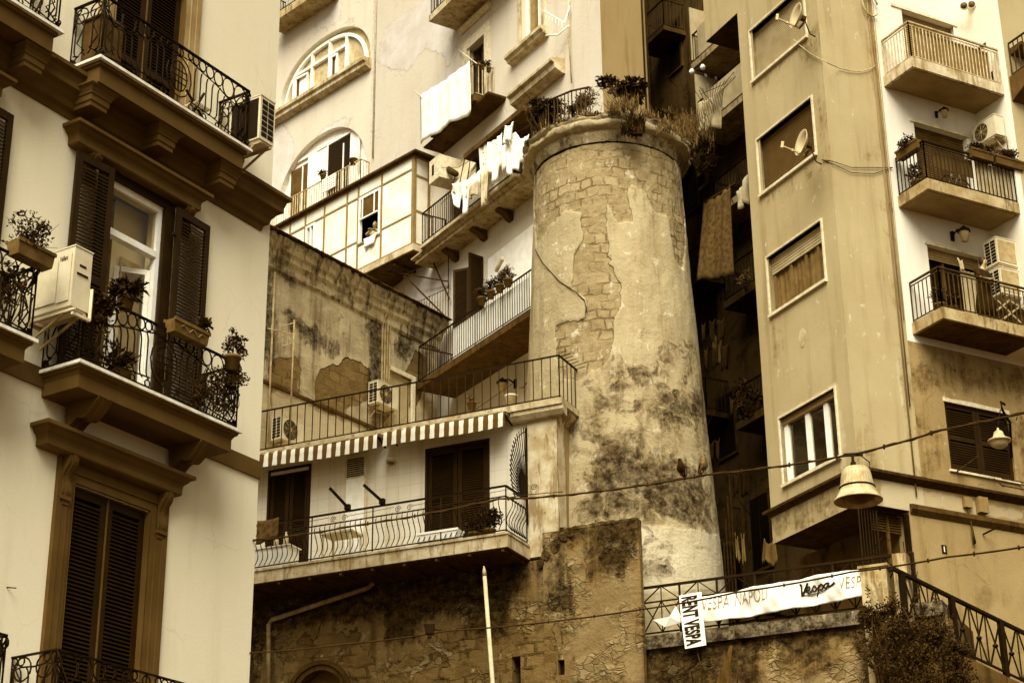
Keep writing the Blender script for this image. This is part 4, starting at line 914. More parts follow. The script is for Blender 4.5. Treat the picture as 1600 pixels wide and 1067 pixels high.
for i, (x, y, lab, fr_) in enumerate(((753, 112, 'flower pot on the corner of the small railing next to the white sheet', (.12, .12, .12)), (765, 118, 'flower pot in the middle of the small balcony side railing', (.12, .12, .12)), (775, 122, 'flower pot at the wall end of the small balcony side railing', (.12, .12, .13)))):
    uu = -5.50; dd = (.62, .4, .18)[i]
    potted('flower_pot', M2.p(uu, 30.25, dd), lab, .08, .14, fr_, 130, .07, 90 + i, 'flower pot', potg)
for i, (x, lab) in enumerate(((754, 'dark leafy pot on the lower balcony rail, nearest the open shutters'), (768, 'bushy pot on the lower balcony rail, second from the shutters'), (782, 'bushy pot on the lower balcony rail, third from the shutters'), (795, 'flowering pot on the lower balcony rail, nearest the tower'))):
    uu, zz = M2.q(x, 485 - (x - 754) * .66, 1.22); potted('flower_pot', M2.p(uu, 22.02, 1.24), lab, .12, .2, (.24, .2, .22), 330, .07, 95 + i, 'flower pot', potg, 'leaf' if i < 3 else 'leaf_light')
potted('flower_pot', M1.p(M1.q(505, 290, .4)[0], 30.95, .42), 'pair of dark leaves in a pot on the arched window railing', .1, .17, (.17, .14, .12), 120, .09, 101, 'flower pot', potg)
potted('flower_pot', M1.p(M1.q(550, 255, .4)[0], 30.95, .34), 'bare clay pot at the right end of the arched window railing', .14, .2, (.08, .08, .04), 20, .05, 102, 'flower pot', potg)
u = M1.q(513, 290, .46)[0]; g = G()
for k in range(6): g.box(M1, u - .35, u + .35, 30.42 + k * .09, 30.46 + k * .09, .43, .46)
for k in range(7): g.box(M1, u - .35 + k * .11, u - .31 + k * .11, 30.42, 30.92, .432, .458)
tag(build('crate_panel', g, 'paint_white'), 'white lattice crate panel tied to the arched window railing', 'crate')
t = thing('storage_box', Pm(692, 300, .6), 'white box with a small dark opening at the corner of veranda and laundry balcony', 'box')
a = M2.q(682, 318, .7); g = G(); g.box(M2, a[0], a[0] + .6, 27.3, 28.05, .2, .95); build('body', g, 'paint_worn', t); g = G(); g.box(M2, a[0] + .16, a[0] + .28, 27.5, 27.85, .951, .956); build('opening', g, 'black', t)
g = G(); p = Pm(705, 262, .6)
g.tube([Pm(690, 258, .4), Pm(712, 272, .8)], .10, 8); tag(build('rolled_awning', g, 'iron_rust'), 'dark rolled awning above the white box', 'awning')
t = thing('television_antenna', Pm(868, 50, .2), 'white television antenna on the pale house beside the upper window', 'antenna'); g = G()
g.tube([Pm(888, -5, .1), Pm(889, 60, .1), Pm(893, 130, .1)], .02); build('mast', g, 'iron_pale', t)
g = G(); g.bar(Pm(850, 17, .6), Pm(882, 36, .25), .03); g.bar(Pm(882, 36, .25), Pm(890, 10, .1), .03)
for k in range(6): g.bar(Pm(853 + k * 5, 24 + k * 3 - 6, .55 - .05 * k), Pm(853 + k * 5, 24 + k * 3 + 4, .55 - .05 * k), .012)
g.tube([Pm(853, 56, .4), Pm(872, 55, .3), Pm(889, 40, .1)], .025); build('boom', g, 'paint_white', t)
# person at the veranda window
# ================================================================== OLD STAINED WALL (side building behind the left house)
W = F(at(685, 500, 49.2), 36)
ow = thing('derelict_building', W.p(-4, 0, 0), 'old windowless building with a stained peeling wall and decayed cornice behind the terrace', 'building')
wq = lambda pts: pxp(W, pts)
zt = W.q(425, 375)[1]
brick = [wq([(430, 562), (436, 560), (462, 558), (470, 575), (470, 612), (455, 640), (425, 640), (418, 575)]), wq([(495, 590), (500, 575), (520, 570), (530, 572), (532, 560), (545, 557), (560, 565), (577, 575), (580, 600), (575, 625), (520, 650), (490, 640)]),
         wq([(630, 590), (650, 545), (668, 560), (666, 590), (650, 640)])]
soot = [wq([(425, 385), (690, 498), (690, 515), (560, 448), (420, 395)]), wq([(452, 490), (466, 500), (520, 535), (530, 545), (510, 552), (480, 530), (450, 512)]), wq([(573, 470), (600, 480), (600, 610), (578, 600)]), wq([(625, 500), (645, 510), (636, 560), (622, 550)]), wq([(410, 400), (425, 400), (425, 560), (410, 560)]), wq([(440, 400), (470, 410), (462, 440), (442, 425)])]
light = [wq([(425, 605), (450, 610), (545, 665), (640, 700), (640, 760), (420, 760)])]
wall('wall', W, -13, -.02, 8, zt, 'wall_old', ow, [(W.q(607, 600)[0], W.q(642, 640)[0], 15, W.q(607, 577)[1], .25)], step=.2, attrs={'brick': brick, 'soot': soot, 'light': light}, thick=4)
g = G(); P = [(0, zt + .02), (.42, zt), (.42, zt - .10), (.34, zt - .16), (.30, zt - .3), (.22, zt - .34), (.2, zt - .5), (.10, zt - .56), (.08, zt - .8), (0, zt - .84)]
n = 84; a, b_ = -13, 0.0
for k in range(n):
    u0 = a + (b_ - a) * k / n; u1 = a + (b_ - a) * (k + 1) / n + .002
    j = random.Random(k); e = j.choice((0, 0, 0, .03, .06)); dz = j.uniform(-.015, .015)
    g.prof(W, u0, u1, [(max(0, d - e * (d > .15)), z + dz) for d, z in P])
co = build('cornice', g, 'wall_old', ow, uvF=W, attrs={'brick': [1.5] * len(g.v), 'soot': [.15] * len(g.v), 'light': [1.5] * len(g.v)})
g = G()
for k in range(58):
    u0 = -13 + 13 * k / 58; j = random.Random(100 + k)
    g.hexa([W.p(u0, zt + .03, -.1), W.p(u0 + .24, zt + .03, -.1), W.p(u0 + .24, zt + .03, .5 + j.uniform(0, .05)), W.p(u0, zt + .03, .5 + j.uniform(0, .05)), W.p(u0, zt + .12, -.1), W.p(u0 + .24, zt + .12, -.1), W.p(u0 + .24, zt + .07, .48), W.p(u0, zt + .07 + j.uniform(0, .02), .48)])
g.box(W, -13, 0, zt + .02, zt + .1, -4, -.1); build('roof_edge', g, 'tiles_roof', ow)
hr = (W.q(607, 600)[0], W.q(642, 640)[0], 15, W.q(607, 577)[1])
g = G(); roller(g, W, hr[0], hr[1], hr[3] - 1.75, hr[3], -.08, .07); build('roller_door', g, 'roller_pale', ow)
g = G(); g.box(W, hr[0] - .1, hr[1] + .1, 14.9, hr[3] + .1, -.27, -.25); build('door_back', g, 'room_dark', ow)
g = G(); g.box(W, hr[1], hr[1] + .16, 15, hr[3] + .12, -.02, .05); g.box(W, hr[0] - .05, hr[1], hr[3], hr[3] + .12, -.02, .05); build('door_frame', g, 'paint_worn', ow)
g = G()
for k in range(4):
    u = W.q(600, 520)[0] + .09 * k - .12; z1 = zt - .9 + .1 * k; g.tube([W.p(u, 15.5, .06), W.p(u, 18.5, .06), W.p(u + .02 * k, z1, .05), W.p(u + .05, z1 + .5, .2)], .03)
build('pipes', g, 'pipe', ow)
g = G(); q1, q2 = W.q(425, 600), W.q(640, 700)
g.prof(W, -13, q2[0], [(0, q1[1] + .04), (.05, q1[1] + .02), (.05, q1[1] - .06), (0, q1[1] - .08)]); build('string_course', g, 'slab_dark', ow)
g = G(); g.tube([W.p(W.q(424, 500)[0], 15, .05), W.p(W.q(424, 500)[0], zt - .9, .05)], .03); build('downpipe', g, 'pipe', ow)
# antenna in front of the wall
t = thing('television_antenna', at(452, 690, 41.5), 'television antenna on a thin mast in front of the old stained wall', 'antenna'); D = 41.5
g = G(); g.tube([at(452, 700, D), at(460, 500, D)], .022); build('mast', g, 'pipe', t)
g = G(); g.bar(at(418, 513, D), at(462, 523, D), .025)
for k in range(5): g.bar(at(424 + k * 7, 508 + k * 1.7, D), at(424 + k * 7, 521 + k * 1.7, D), .012)
g.bar(at(440, 510, D), at(460, 504, D), .02); g.bar(at(440, 526, D), at(462, 520, D), .02); g.bar(at(440, 541, D), at(458, 535, D), .02)
for k in range(7): g.bar(at(441 + k * 2.8, 526 - k, D), at(441 + k * 2.8, 541 - k, D), .01)
build('boom', g, 'iron_pale', t)
# ================================================================== ROUND TOWER
TX, TY = 2.39, 40.43
TZ = [(8, 2.52), (13.24, 2.28), (16.15, 2.13), (18.4, 2.01), (20.7, 1.90), (22.8, 1.815), (23.2, 1.80)]
tr = lambda z: float(np.interp(z, [a[0] for a in TZ], [a[1] for a in TZ]))
def tq(x, y):
    """photo point -> (arc length, height) on the tower's skin"""
    r = ray(x, y); z = 18.0
    for _ in range(8):
        R = tr(z); ox, oy = -TX, -TY; a = r[0] ** 2 + r[1] ** 2; b_ = 2 * (r[0] * ox + r[1] * oy); c = ox * ox + oy * oy - R * R
        dsc = b_ * b_ - 4 * a * c; t = (-b_ - math.sqrt(max(dsc, 0))) / (2 * a); z = 1.6 + r[2] * t
    return math.atan2(r[0] * t - TX, -(r[1] * t - TY)) * 2.0, z
tw = thing('round_tower', (TX, TY, 0), 'massive round tower of peeling plaster over old stone blocks, weeds growing on its rim', 'tower')
tp = lambda pts: [tq(*p) for p in pts]
brick = [tp([(832, 300), (840, 235), (900, 215), (955, 215), (1010, 225), (1050, 245), (1064, 290), (1070, 340), (1068, 420), (1055, 400), (1045, 340), (1018, 320), (1005, 300), (985, 285), (975, 300), (985, 330), (985, 345), (965, 345), (950, 320), (945, 400), (960, 415), (973, 450), (970, 480), (955, 500), (955, 512), (958, 530), (948, 560), (935, 575), (905, 600), (868, 585), (870, 512), (895, 500), (915, 496), (912, 470), (895, 450), (897, 400), (908, 365), (905, 335), (885, 328), (862, 345), (850, 370), (838, 380)])]
white = [tp([(990, 818), (1060, 825), (1128, 842), (1138, 930), (990, 930)])]
mould = [tp([(960, 575), (1010, 570), (1030, 585), (1020, 605), (960, 600)]), tp([(1015, 570), (1045, 570), (1050, 605), (1030, 610)]), tp([(1040, 545), (1052, 545), (1050, 575), (1040, 575)]), tp([(1062, 540), (1082, 540), (1082, 600), (1068, 595)]),
         tp([(955, 630), (1000, 625), (1100, 610), (1105, 670), (1050, 665), (960, 650)]), tp([(925, 690), (980, 680), (1060, 720), (1100, 720), (1112, 800), (1108, 830), (1000, 815), (920, 815), (905, 760)]), tp([(998, 850), (1050, 855), (1055, 885), (1010, 905), (996, 890)]), tp([(905, 650), (935, 650), (935, 700), (905, 700)]), tp([(915, 600), (935, 640), (930, 670), (905, 640)])]
damp = [tp([(900, 640), (960, 575), (1010, 560), (1060, 530), (1100, 540), (1106, 600), (1112, 700), (1118, 835), (990, 815), (915, 815)])]
# fine grid on the side that is seen; the plaster stands about 25 mm proud of the blocks
AA = np.concatenate([np.linspace(-1.75, 1.75, 300), np.linspace(1.75, 2 * PI - 1.75, 40)[1:-1]]); ZZ = np.arange(9, 23.23, .055); NA = len(AA)
P = np.array([(a * 2.0, z) for z in ZZ for a in AA]); BD = sdf(P, brick)
for i in np.where(np.abs(BD) < .5)[0]:
    v = Vector((P[i][0] * 1.6, P[i][1] * 1.6, 4.0)); BD[i] += .13 * mnoise.noise(v) + .07 * mnoise.noise(v * 2.7) + .045 * mnoise.noise(v * 6.5)
g = G()
for i, (s_, z) in enumerate(P):
    a = s_ / 2; R = tr(z) + .022 * (mnoise.noise(Vector((math.sin(a) * 4.4, math.cos(a) * 4.4 + 9, z * .8))) + .5 * mnoise.noise(Vector((math.sin(a) * 12, math.cos(a) * 12, z * 2.5))))
    if BD[i] < .05:
        k = min(1, max(0, (.03 - BD[i]) / .05)); R -= k * (.030 + .022 * mnoise.noise(Vector((s_ * 3.2, z * 4.2, 2))) + .012 * mnoise.noise(Vector((s_ * 9, z * 11, 7))))
    g.v.append(Vector((TX + math.sin(a) * R, TY - math.cos(a) * R, z)))
for j in range(len(ZZ) - 1):
    for i in range(NA): i2 = (i + 1) % NA; g.f.append([j * NA + i, j * NA + i2, (j + 1) * NA + i2, (j + 1) * NA + i]); g.sm.append(True)
build('wall', g, 'tower_plaster', tw, attrs={'brick': BD, 'white': sdf(P, white), 'mould': sdf(P, mould), 'damp': sdf(P, damp)}, uvfn=lambda v: (math.atan2(v.x - TX, -(v.y - TY)) * 2.0, v.z))
# rim: cavetto, broken slab edge
g = G(); NA = 120; prof = [(1.80, 23.22), (1.83, 23.28), (1.86, 23.36), (1.90, 23.42), (1.90, 23.52), (2.03, 23.53), (2.06, 23.57), (2.06, 23.66), (2.02, 23.72), (2.08, 23.74), (2.09, 23.80), (1.2, 23.86), (0, 23.9)]
for (r, z) in prof:
    for i in range(NA):
        a = 2 * PI * i / NA; k = .10 * (mnoise.noise(Vector((a * 5, z * 7, 1))) + .7 * mnoise.noise(Vector((a * 14, z * 9, 5)))) if r > 2.01 else .015 * mnoise.noise(Vector((a * 6, z, 2)))
        g.v.append(Vector((TX + math.sin(a) * (r + k), TY - math.cos(a) * (r + k), z + k * .4)))
for j in range(len(prof) - 1):
    for i in range(NA): g.f.append([j * NA + i, j * NA + (i + 1) % NA, (j + 1) * NA + (i + 1) % NA, (j + 1) * NA + i]); g.sm.append(True)
P = np.array([(math.atan2(v.x - TX, -(v.y - TY)) * 2, v.z) for v in g.v])
build('rim', g, 'tower_plaster', tw, attrs={'brick': np.full(len(P), 1.5), 'white': np.full(len(P), 1.5), 'damp': np.full(len(P), .2), 'mould': np.where(np.array([p[1] for p in P]) > 23.75, -.6, np.where(np.array([p[1] for p in P]) < 23.46, -.1, .35))}, uvfn=lambda v: (math.atan2(v.x - TX, -(v.y - TY)) * 2.0, v.z))  # mould on top; the low band paints the shadow beneath the lip
def rimp(x, z=23.85, r=1.98):
    a = math.asin(max(-1, min(1, (x - 949) / 133))); return Vector((TX + math.sin(a) * r, TY - math.cos(a) * r, z))
g = G(); base = [rimp(820 + 5 * k, 23.84, 1.9 + .25 * random.random()) for k in range(50)] + [rimp(990 + 2 * k, 23.84, 2.0) for k in range(30)]
grassy(g, base, 260, .26, 3, .14, .010); [leaves(g, rimp(830 + 17 * k, 23.9, 1.75), (.2, .16, .13), 130, .09, 300 + k) for k in range(13)]; tag(build('weeds', g, 'straw', None), 'dry weeds and grass growing along the rim of the round tower', 'weeds', kind='stuff')
def bush(name, c, rad, n, size, label, seed, lmat='leaf', base=None, cat='plant', group='shrubs on and around the tower top', narrow=.5, droop=0., ns=10, sr=.01):
    c = Vector(c); b0 = Vector(base) if base else c - Vector((0, 0, rad[2])); t = thing(name, b0, label, cat, group)
    g = G(); stems(g, b0, c, rad, ns, sr, seed); build('stems', g, 'iron_rust', t)
    g = G(); leaves(g, c, rad, n, size, seed, droop, narrow=narrow); build('foliage', g, lmat, t); return t
bush('wild_shrub', at(988, 143, 39.4), (.46, .3, .30), 420, .19, 'leafy wild shrub standing at the centre of the tower rim', 11, base=rimp(985))
bush('wild_shrub', at(950, 130, 39.6), (.34, .3, .12), 160, .15, 'thin arching branch of leaves left of the central tower shrub', 12, base=rimp(975))
bush('wild_shrub', at(915, 155, 39.2), (.42, .3, .22), 420, .09, 'pale feathery bush left of centre on the tower rim', 13, 'straw', base=rimp(912), narrow=.25)
bush('wild_shrub', at(1030, 185, 39.6), (.40, .3, .22), 380, .13, 'leafy shrub on the right shoulder of the tower rim', 16, base=rimp(1030))
bush('wild_shrub', at(845, 190, 40.0), (.42, .4, .35), 700, .09, 'dark creeper hanging over the left side of the tower rim', 14, base=rimp(845), droop=.3)
for k, (x, y, lb_) in enumerate(((838, 168, 'dense creeper at the far left of the tower rim'), (868, 172, 'dense creeper below the short railing on the tower rim'), (905, 165, 'dense creeper between the short railing and the feathery bush'))): bush('wild_shrub', at(x, y, 39.6), (.36, .3, .26), 620, .085, lb_, 330 + k, base=rimp(x), droop=.3)
t = thing('fern_tuft', rimp(985, 23.7, 2.2), 'spiky tuft of weeds drooping over the front of the tower rim', 'plant'); g = G(); p = Vector(at(987, 205, 38.3))
grassy(g, [p + Vector((random.uniform(-.25, .25), 0, random.uniform(-.12, .12))) for _ in range(20)], 420, .36, 8, .08, .014); leaves(g, p, (.3, .14, .16), 260, .12, 9, narrow=.2); build('foliage', g, 'leaf', t)
for k, (c, r_) in enumerate(((at(985, 168, 38.25), .2), (at(1040, 205, 38.6), .2), (at(960, 178, 38.2), .15))):
    g = G(); grassy(g, [c], 110, .3, 30 + k, r_, .012); tag(build('grass_tuft', g, 'straw'), ('upright grass tuft on the rim just above the drooping weeds', 'grass tuft on the right shoulder of the tower rim', 'small grass tuft left of the drooping weeds')[k], 'grass', 'grass tufts on the tower rim')
# railing of the roof terrace, left
t = thing('terrace_railing', rimp(850), 'short rusty railing hung with creeper at the left of the tower top', 'railing'); g = G()
P = [Vector((TX + math.sin(a) * 1.85, TY - math.cos(a) * 1.85, 23.86)) for a in (-1.55, -1.2, -.85, -.5, -.25)]
rail(g, P, .85, .11, .012, .02, .1, post=0); build('bars', g, 'iron_rust', t)
planter('flower_trough', F(P[1], 60), .2, 24.62, .05, .7, .22, .18, 'long trough on the railing at the left of the tower top', (.3, .15, .12), 120, .08, 15, pmat='slab_dark')
# loose cable on the tower
g = G(); pts = [tq(x, y) for x, y in ((838, 390), (850, 412), (875, 440), (900, 457), (914, 470), (918, 490))]
g.tube([Vector((TX + math.sin(s / 2) * (tr(z) + .03), TY - math.cos(s / 2) * (tr(z) + .03), z)) for s, z in pts], .012, 4); tag(build('loose_cable', g, 'cable'), 'loose cable sagging across the plaster of the round tower', 'cable')
# ================================================================== TERRACE HOUSE (lower house with the striped awnings)
B = F(at(870, 700, 38), 115); Bs = F(B.p(0, 0), 25)
bh = thing('terrace_house', B.p(-4, 0, 0), 'low tiled house with roof terrace and wavy-barred balcony in front of the tower', 'building')
zS = 13.15
dL = (-7.36, -6.2, zS, 15.92, .12); dR = (-3.22, -1.62, zS, 15.78, .12)
wall('wall', B, -15, -.68, 12.86, 16.2, 'tile_wall', bh, [dL, dR], step=1, ends=False)
g = G(); g.box(B, -.68, .02, 12.9, 16.2, -.4, .04); build('pillar', g, 'slab_stained', bh, uvF=B)
wall('side_wall', Bs, 0.0, 1.75, 13.3, 16.2, 'plaster_dirt_shade', bh, step=.4, attrs={'drip': [[(0, 13.2), (.25, 13.2), (.2, 14.3), (0, 14.6)]]}, ends=False)
g = G(); g.hexa([B.p(-9, 16.2, .3), B.p(.3, 16.2, .3), Bs.p(1.8, 16.2, .3), Bs.p(1.8, 16.2, -9), B.p(-9, 16.34, .3), B.p(.3, 16.34, .3), Bs.p(1.8, 16.34, .3), Bs.p(1.8, 16.34, -9)]) if 0 else None
P = [B.p(-15, 0, .28), B.p(.26, 0, .28), Bs.p(1.9, 0, .26), Bs.p(1.9, 0, -1.5), B.p(.2, 0, -9), B.p(-15, 0, -9)]
n = len(P); g.add([Vector((p.x, p.y, 16.2)) for p in P] + [Vector((p.x, p.y, 16.34)) for p in P], [tuple(range(n))[::-1], tuple(range(n, 2 * n))] + [(i, (i + 1) % n, n + (i + 1) % n, n + i) for i in range(n)])
ts = build('terrace_slab', g, 'slab_stained', bh)
g = G(); rail(g, [B.p(-8.6, 16.34, .2), B.p(.18, 16.34, .2), Bs.p(1.75, 16.34, .2)], 1.02, .21, .011, .018, .06, post=0); build('railing', g, 'iron', ts)
g = G()
for k in range(12): p = Bs.p(-.3 + .17 * k, 17.36, .2); g.bar(p, p + Vector(tuple(Bs.n * .22)) + Vector((0, 0, .03)), .012); 
build('spikes', g, 'iron', ts)
g = G(); g.prof(B, -1.05, .27, [(.02, 16.198), (.24, 16.198), (.24, 16.1), (.16, 16.0), (.02, 15.98)]); g.box(B, -8.9, -1.06, 16.08, 16.198, .02, .1); build('fascia', g, 'slab_stained', bh)
g = G(); g.prof(Bs, .28, 1.75, [(.02, 16.198), (.2, 16.198), (.2, 16.12), (.02, 15.95)]); build('fascia', g, 'slab_stained', bh)
g = G(); g.tube([Bs.p(1.6, 16.15, .2), Bs.p(1.68, 15.9, .26), Bs.p(1.62, 15.75, .2), Bs.p(1.4, 15.55, .16), Bs.p(1.2, 15.5, .1)], .035, 6); build('drain_spout', g, 'pipe', bh)
for h, nm in ((dL, 0), (dR, 1)):
    a, b_, c, e = h[:4]; m = (a + b_) / 2
    for (x0, x1) in ((a + .06, m - .01), (m + .01, b_ - .06)):
        g = G(); shutter_leaf(g, B, x0, x1, c, e - .06, -.07, .05, .10, .055, c + .7 if nm == 0 else None); build('shutter', g, 'shutter_wood', bh)
    g = G(); g.box(B, a, a + .06, c, e, -.1, .02); g.box(B, b_ - .06, b_, c, e, -.1, .02); g.box(B, a + .06, b_ - .06, e - .06, e, -.1, .02); build('door_frame', g, 'shutter_wood', bh)
    g = G(); g.box(B, a, b_, c, e, -.14, -.121); build('door_back', g, 'room_dark', bh)
a, b_ = -5.27, -4.69
g = G(); g.box(B, a, b_, zS, 15.92, -.02, .06); cab = build('utility_door', g, 'paint_worn', bh)
g = G()
for k in range(9): g.box(B, a + .06, b_ - .08, 15.4 + k * .05, 15.425 + k * .05, .06, .075)
build('louvre', g, 'iron_rust', cab); g = G(); g.box(B, a + .05, b_ - .06, zS + .1, 15.35, .06, .07); build('panel', g, 'paint_white', cab)
# balcony with belly bars
g = G(); g.box(B, -9, -.67, 12.86, zS - .02, 0, 1.13); g.box(B, -9, -.65, zS - .02, zS + .03, 0, 1.16); bb = build('balcony', g, 'slab_stained', bh)
g = G(); g.box(B, -9, -.7, 12.83, 12.858, 0, 1.08)
for k in range(11): g.bar(B.p(-8.6 + .78 * k, 12.81, 1.1), B.p(-8.6 + .78 * k, 12.81, 0), .06, .06)
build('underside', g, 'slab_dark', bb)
g = G(); i = .06
rail(g, [B.p(-8.8, zS + .03, 1.15 - i), B.p(-.72, zS + .03, 1.15 - i), B.p(-.72, zS + .03, .05)], 1.03, .128, .012, .022, .06, wave=.17, out=[Vector(tuple(B.n)), Vector(tuple(B.u))], two=.80, post=1.62)
T = lambda c, r: g.tube([B.p(c[0] + r * (1 - k / 20) * math.cos(k * .6), c[1] + r * (1 - k / 20) * math.sin(k * .6), 1.09) for k in range(20)], .008, 4)
for k in range(5):
    u = -8.0 + 1.62 * k
    for s in (.12, 1.45): T((u + s, zS + .92), .075)
    g.tube([B.p(u + .2, zS + .95, 1.09), B.p(u + 1.35, zS + .98, 1.09)], .006, 4)
build('railing', g, 'iron', bb)
# fan of iron spikes between the balconies
t = thing('spiked_screen', B.p(-.72, 14.3, .5), 'fan shaped iron screen of spikes at the right end of the wavy balcony', 'screen'); g = G()
S = F(B.p(-.70, 0, .05), 25 + 180); c0 = (0.0, 13.9)
g.box(S, -.03, .03, zS + .5, 15.85, -.02, .02)
pr = []
for k in range(19):
    a = PI / 2 - (k / 18) * PI * .62; r = 1.55 - .75 * (k / 18) ** .8
    x, z = r * math.cos(a) * .9, 14.35 + r * math.sin(a); pr.append((x, z)); g.bar(S.p(0, 14.2 - .0, 0), S.p(x, z, 0), .018)
g.tube([S.p(x * .93, 14.3 + (z - 14.3) * .93, 0) for x, z in pr], .012, 4); g.tube([S.p(x * .6, 14.3 + (z - 14.3) * .6, 0) for x, z in pr], .010, 4); build('bars', g, 'iron', t)
# awnings
for i, (u0, u1, lab) in enumerate(((-8.4, -4.15, 'striped awning valance, left of two over the tiled wall'), (-4.0, -.98, 'striped awning valance, right of two, ending by the white pillar'))):
    t = thing('awning', B.p((u0 + u1) / 2, 16.2, .3), lab, 'awning', 'striped awnings under the roof terrace')
    g = G(); n = int((u1 - u0) / .06); top = []; low = []
    for k in range(n + 1):
        u = u0 + (u1 - u0) * k / n; top.append(u)
    rows = [(.14, 16.20, 0), (.52, 16.17, .01), (.56, 16.13, .012), (.57, 15.98, .02), (.58, 15.82, .03)]
    for j, (d, z, w) in enumerate(rows):
        for u in top: g.v.append(B.p(u, z + (.03 * abs(math.sin(u * PI / .24)) * -1 if j == 4 else 0) - .05 * math.sin(u * .9) ** 2, d + w * math.sin(u * 26 + j)))
    m = n + 1
    for j in range(4):
        for k in range(n): g.f.append([j * m + k, j * m + k + 1, (j + 1) * m + k + 1, (j + 1) * m + k]); g.sm.append(True)
    build('cloth', g, 'awning_cloth', t, uvF=B, uvk=0)
    g = G(); g.tube([B.p(u0, 16.15, .1), B.p(u1, 16.15, .1)], .05, 8); g.bar(B.p(u0, 16.13, .54), B.p(u1, 16.13, .54), .03); build('roller', g, 'iron_pale', t)
    g = G()
    for e in (u0 + .1, u1 - .05): g.bar(B.p(e, 15.95, .08), B.p(e, 16.1, .5), .03)
    build('arm', g, 'iron', t)
for i, (x0, y0, x1, y1, lab) in enumerate(((515, 762, 543, 792, 'dark slanting pole on the balcony rail, left of two'), (568, 757, 597, 783, 'dark slanting pole on the balcony rail, right of two'))):
    g = G(); g.bar(B.p(*B.q(x0, y0, 1.5), 1.5), B.p(*B.q(x1, y1, 1.12), 1.12), .05); p = B.p(*B.q(x1, y1, 1.12), 1.12); g.box(B, *[B.q(x1 - 3, y1, 1.1)[0], B.q(x1 + 4, y1, 1.1)[0]], p.z - .06, p.z + .06, 1.06, 1.16)
    tag(build('line_pole', g, 'iron'), lab, 'pole', 'poles fixed to the wavy railing')
t = thing('wall_lamp', B.p(-4.07, 15.6, .1), 'oval bulkhead lamp on the tiled wall beside the white utility door', 'lamp'); g = G(); g.lathe(B.p(-4.07, 15.6, .06), [(0, -.03), (.11, -.02), (.12, .02), (.11, .05), (.04, .07), (0, .08)], 14); build('housing', g, 'enamel', t)
g = G(); g.lathe(B.p(-4.07, 15.6, .08), [(0, -.07), (.06, -.05), (.085, -.022)], 12); build('lens', g, 'enamel_dark', t)
a = B.q(403, 815, 1.18); b_ = B.q(435, 845, 1.18); sheet('door_mat', [B.p(a[0], a[1] + .02, 1.19), B.p(b_[0], a[1] + .02, 1.19), B.p(b_[0], b_[1] + .12, 1.2), B.p(a[0], b_[1], 1.2)], 6, 6, .02, 'brown mat draped over the left end of the wavy railing', 'mat', 'carpet', None, 5, .02)
planter('plastic_trough', B, -2.35, zS + .05, .95, .98, .3, .24, 'long white plastic trough on the balcony floor before the wide shutters', (.1, .1, .1), 0, .05, 7, pmat='paint_white')
potted('potted_plant', B.p(-1.25, zS + .03, .8), 'leafy climbing plant in pot at the right corner of the wavy balcony', .14, .22, (.30, .22, .34), 420, .09, 121)
potted('potted_plant', B.p(-1.62, zS + .03, .8), 'bushy low plant beside the climbing plant on the wavy balcony', .12, .2, (.2, .2, .2), 200, .08, 122)
t = thing('garden_table', B.p(-5.0, zS, .6), 'small pale table behind the wavy railing below the utility door', 'table'); g = G(); g.box(B, -5.4, -4.6, zS + .70, zS + .74, .3, .85); build('top', g, 'paint_worn', t)
for x in (-5.35, -4.65):
    for d in (.34, .8): g = G(); g.box(B, x - .02, x + .02, zS + .03, zS + .7, d - .02, d + .02); build('leg', g, 'paint_worn', t)
for k, (u, lab) in enumerate(((-6.75, 'small pale bottle left on the washing ledge'), (-6.5, 'tall pale bottle beside the shutters'))):
    t_ = G(); t_.lathe(B.p(u, zS + .65, .5), [(0, 0), (.06, 0), (.06, .2 + .06 * k), (.02, .28 + .06 * k), (.02, .34 + .06 * k), (0, .34 + .06 * k)], 10); tag(build('bottle', t_, ('enamel', 'curtain')[k]), lab, 'bottle', 'bottles on the wavy balcony')
g = G(); g.box(B, -7.2, -6.3, zS + .03, zS + .64, .25, .7); g.box(B, -7.25, -6.25, zS + .64, zS + .66, .22, .73); tag(build('wash_tub', g, 'paint_white'), 'white wash cabinet behind the left end of the wavy railing', 'cabinet')
# terrace furniture and air conditioners
ac_unit('air conditioner on the stained old wall left of the roller door', F(W.p(W.q(587, 625)[0], 0), W.az), 0, W.q(587, 640)[1], .1, .85, .62, .34, side=True)
ac_unit('air conditioner low behind the terrace railing, beside the left house', F(W.p(W.q(447, 672, .3)[0], 0), W.az), 0, W.q(447, 695, .3)[1], .2, .85, .62, .34, side=True)
w0 = M2.q(806, 600)
def lantern(name, p, n, label, s=1.0):
    t = thing(name, p, label, 'lamp', 'wall lamps'); p = Vector(p); n = Vector(tuple(n)); g = G()
    g.tube([p, p + n * .12 * s + Vector((0, 0, .06 * s)), p + n * .25 * s + Vector((0, 0, .03 * s))], .016 * s, 5); g.bar(p - Vector((0, 0, .08 * s)), p + Vector((0, 0, .08 * s)), .06 * s)
    c = p + n * .27 * s; g.lathe(c, [(0, .08 * s), (.03 * s, .05 * s), (.11 * s, -.02 * s), (.11 * s, -.04 * s), (.09 * s, -.045 * s)], 8); build('bracket', g, 'iron', t)
    g = G(); g.lathe(c, [(.085 * s, -.045 * s), (.055 * s, -.21 * s), (.0, -.22 * s)], 8); build('glass', g, 'bulb_glass', t); return t
lantern('wall_lantern', M2.p(*w0, .02), M2.n, 'small dark lantern on the wall above the roof terrace, under the lower balcony', 1.5)
g = G(); g.tube([M2.p(*M2.q(825, 598), .05), M2.p(*M2.q(822, 606), .08), M2.p(*M2.q(816, 607), .08)], .012); tag(build('wall_hook', g, 'iron'), 'curly iron hook on the wall beside the terrace lantern', 'hook')
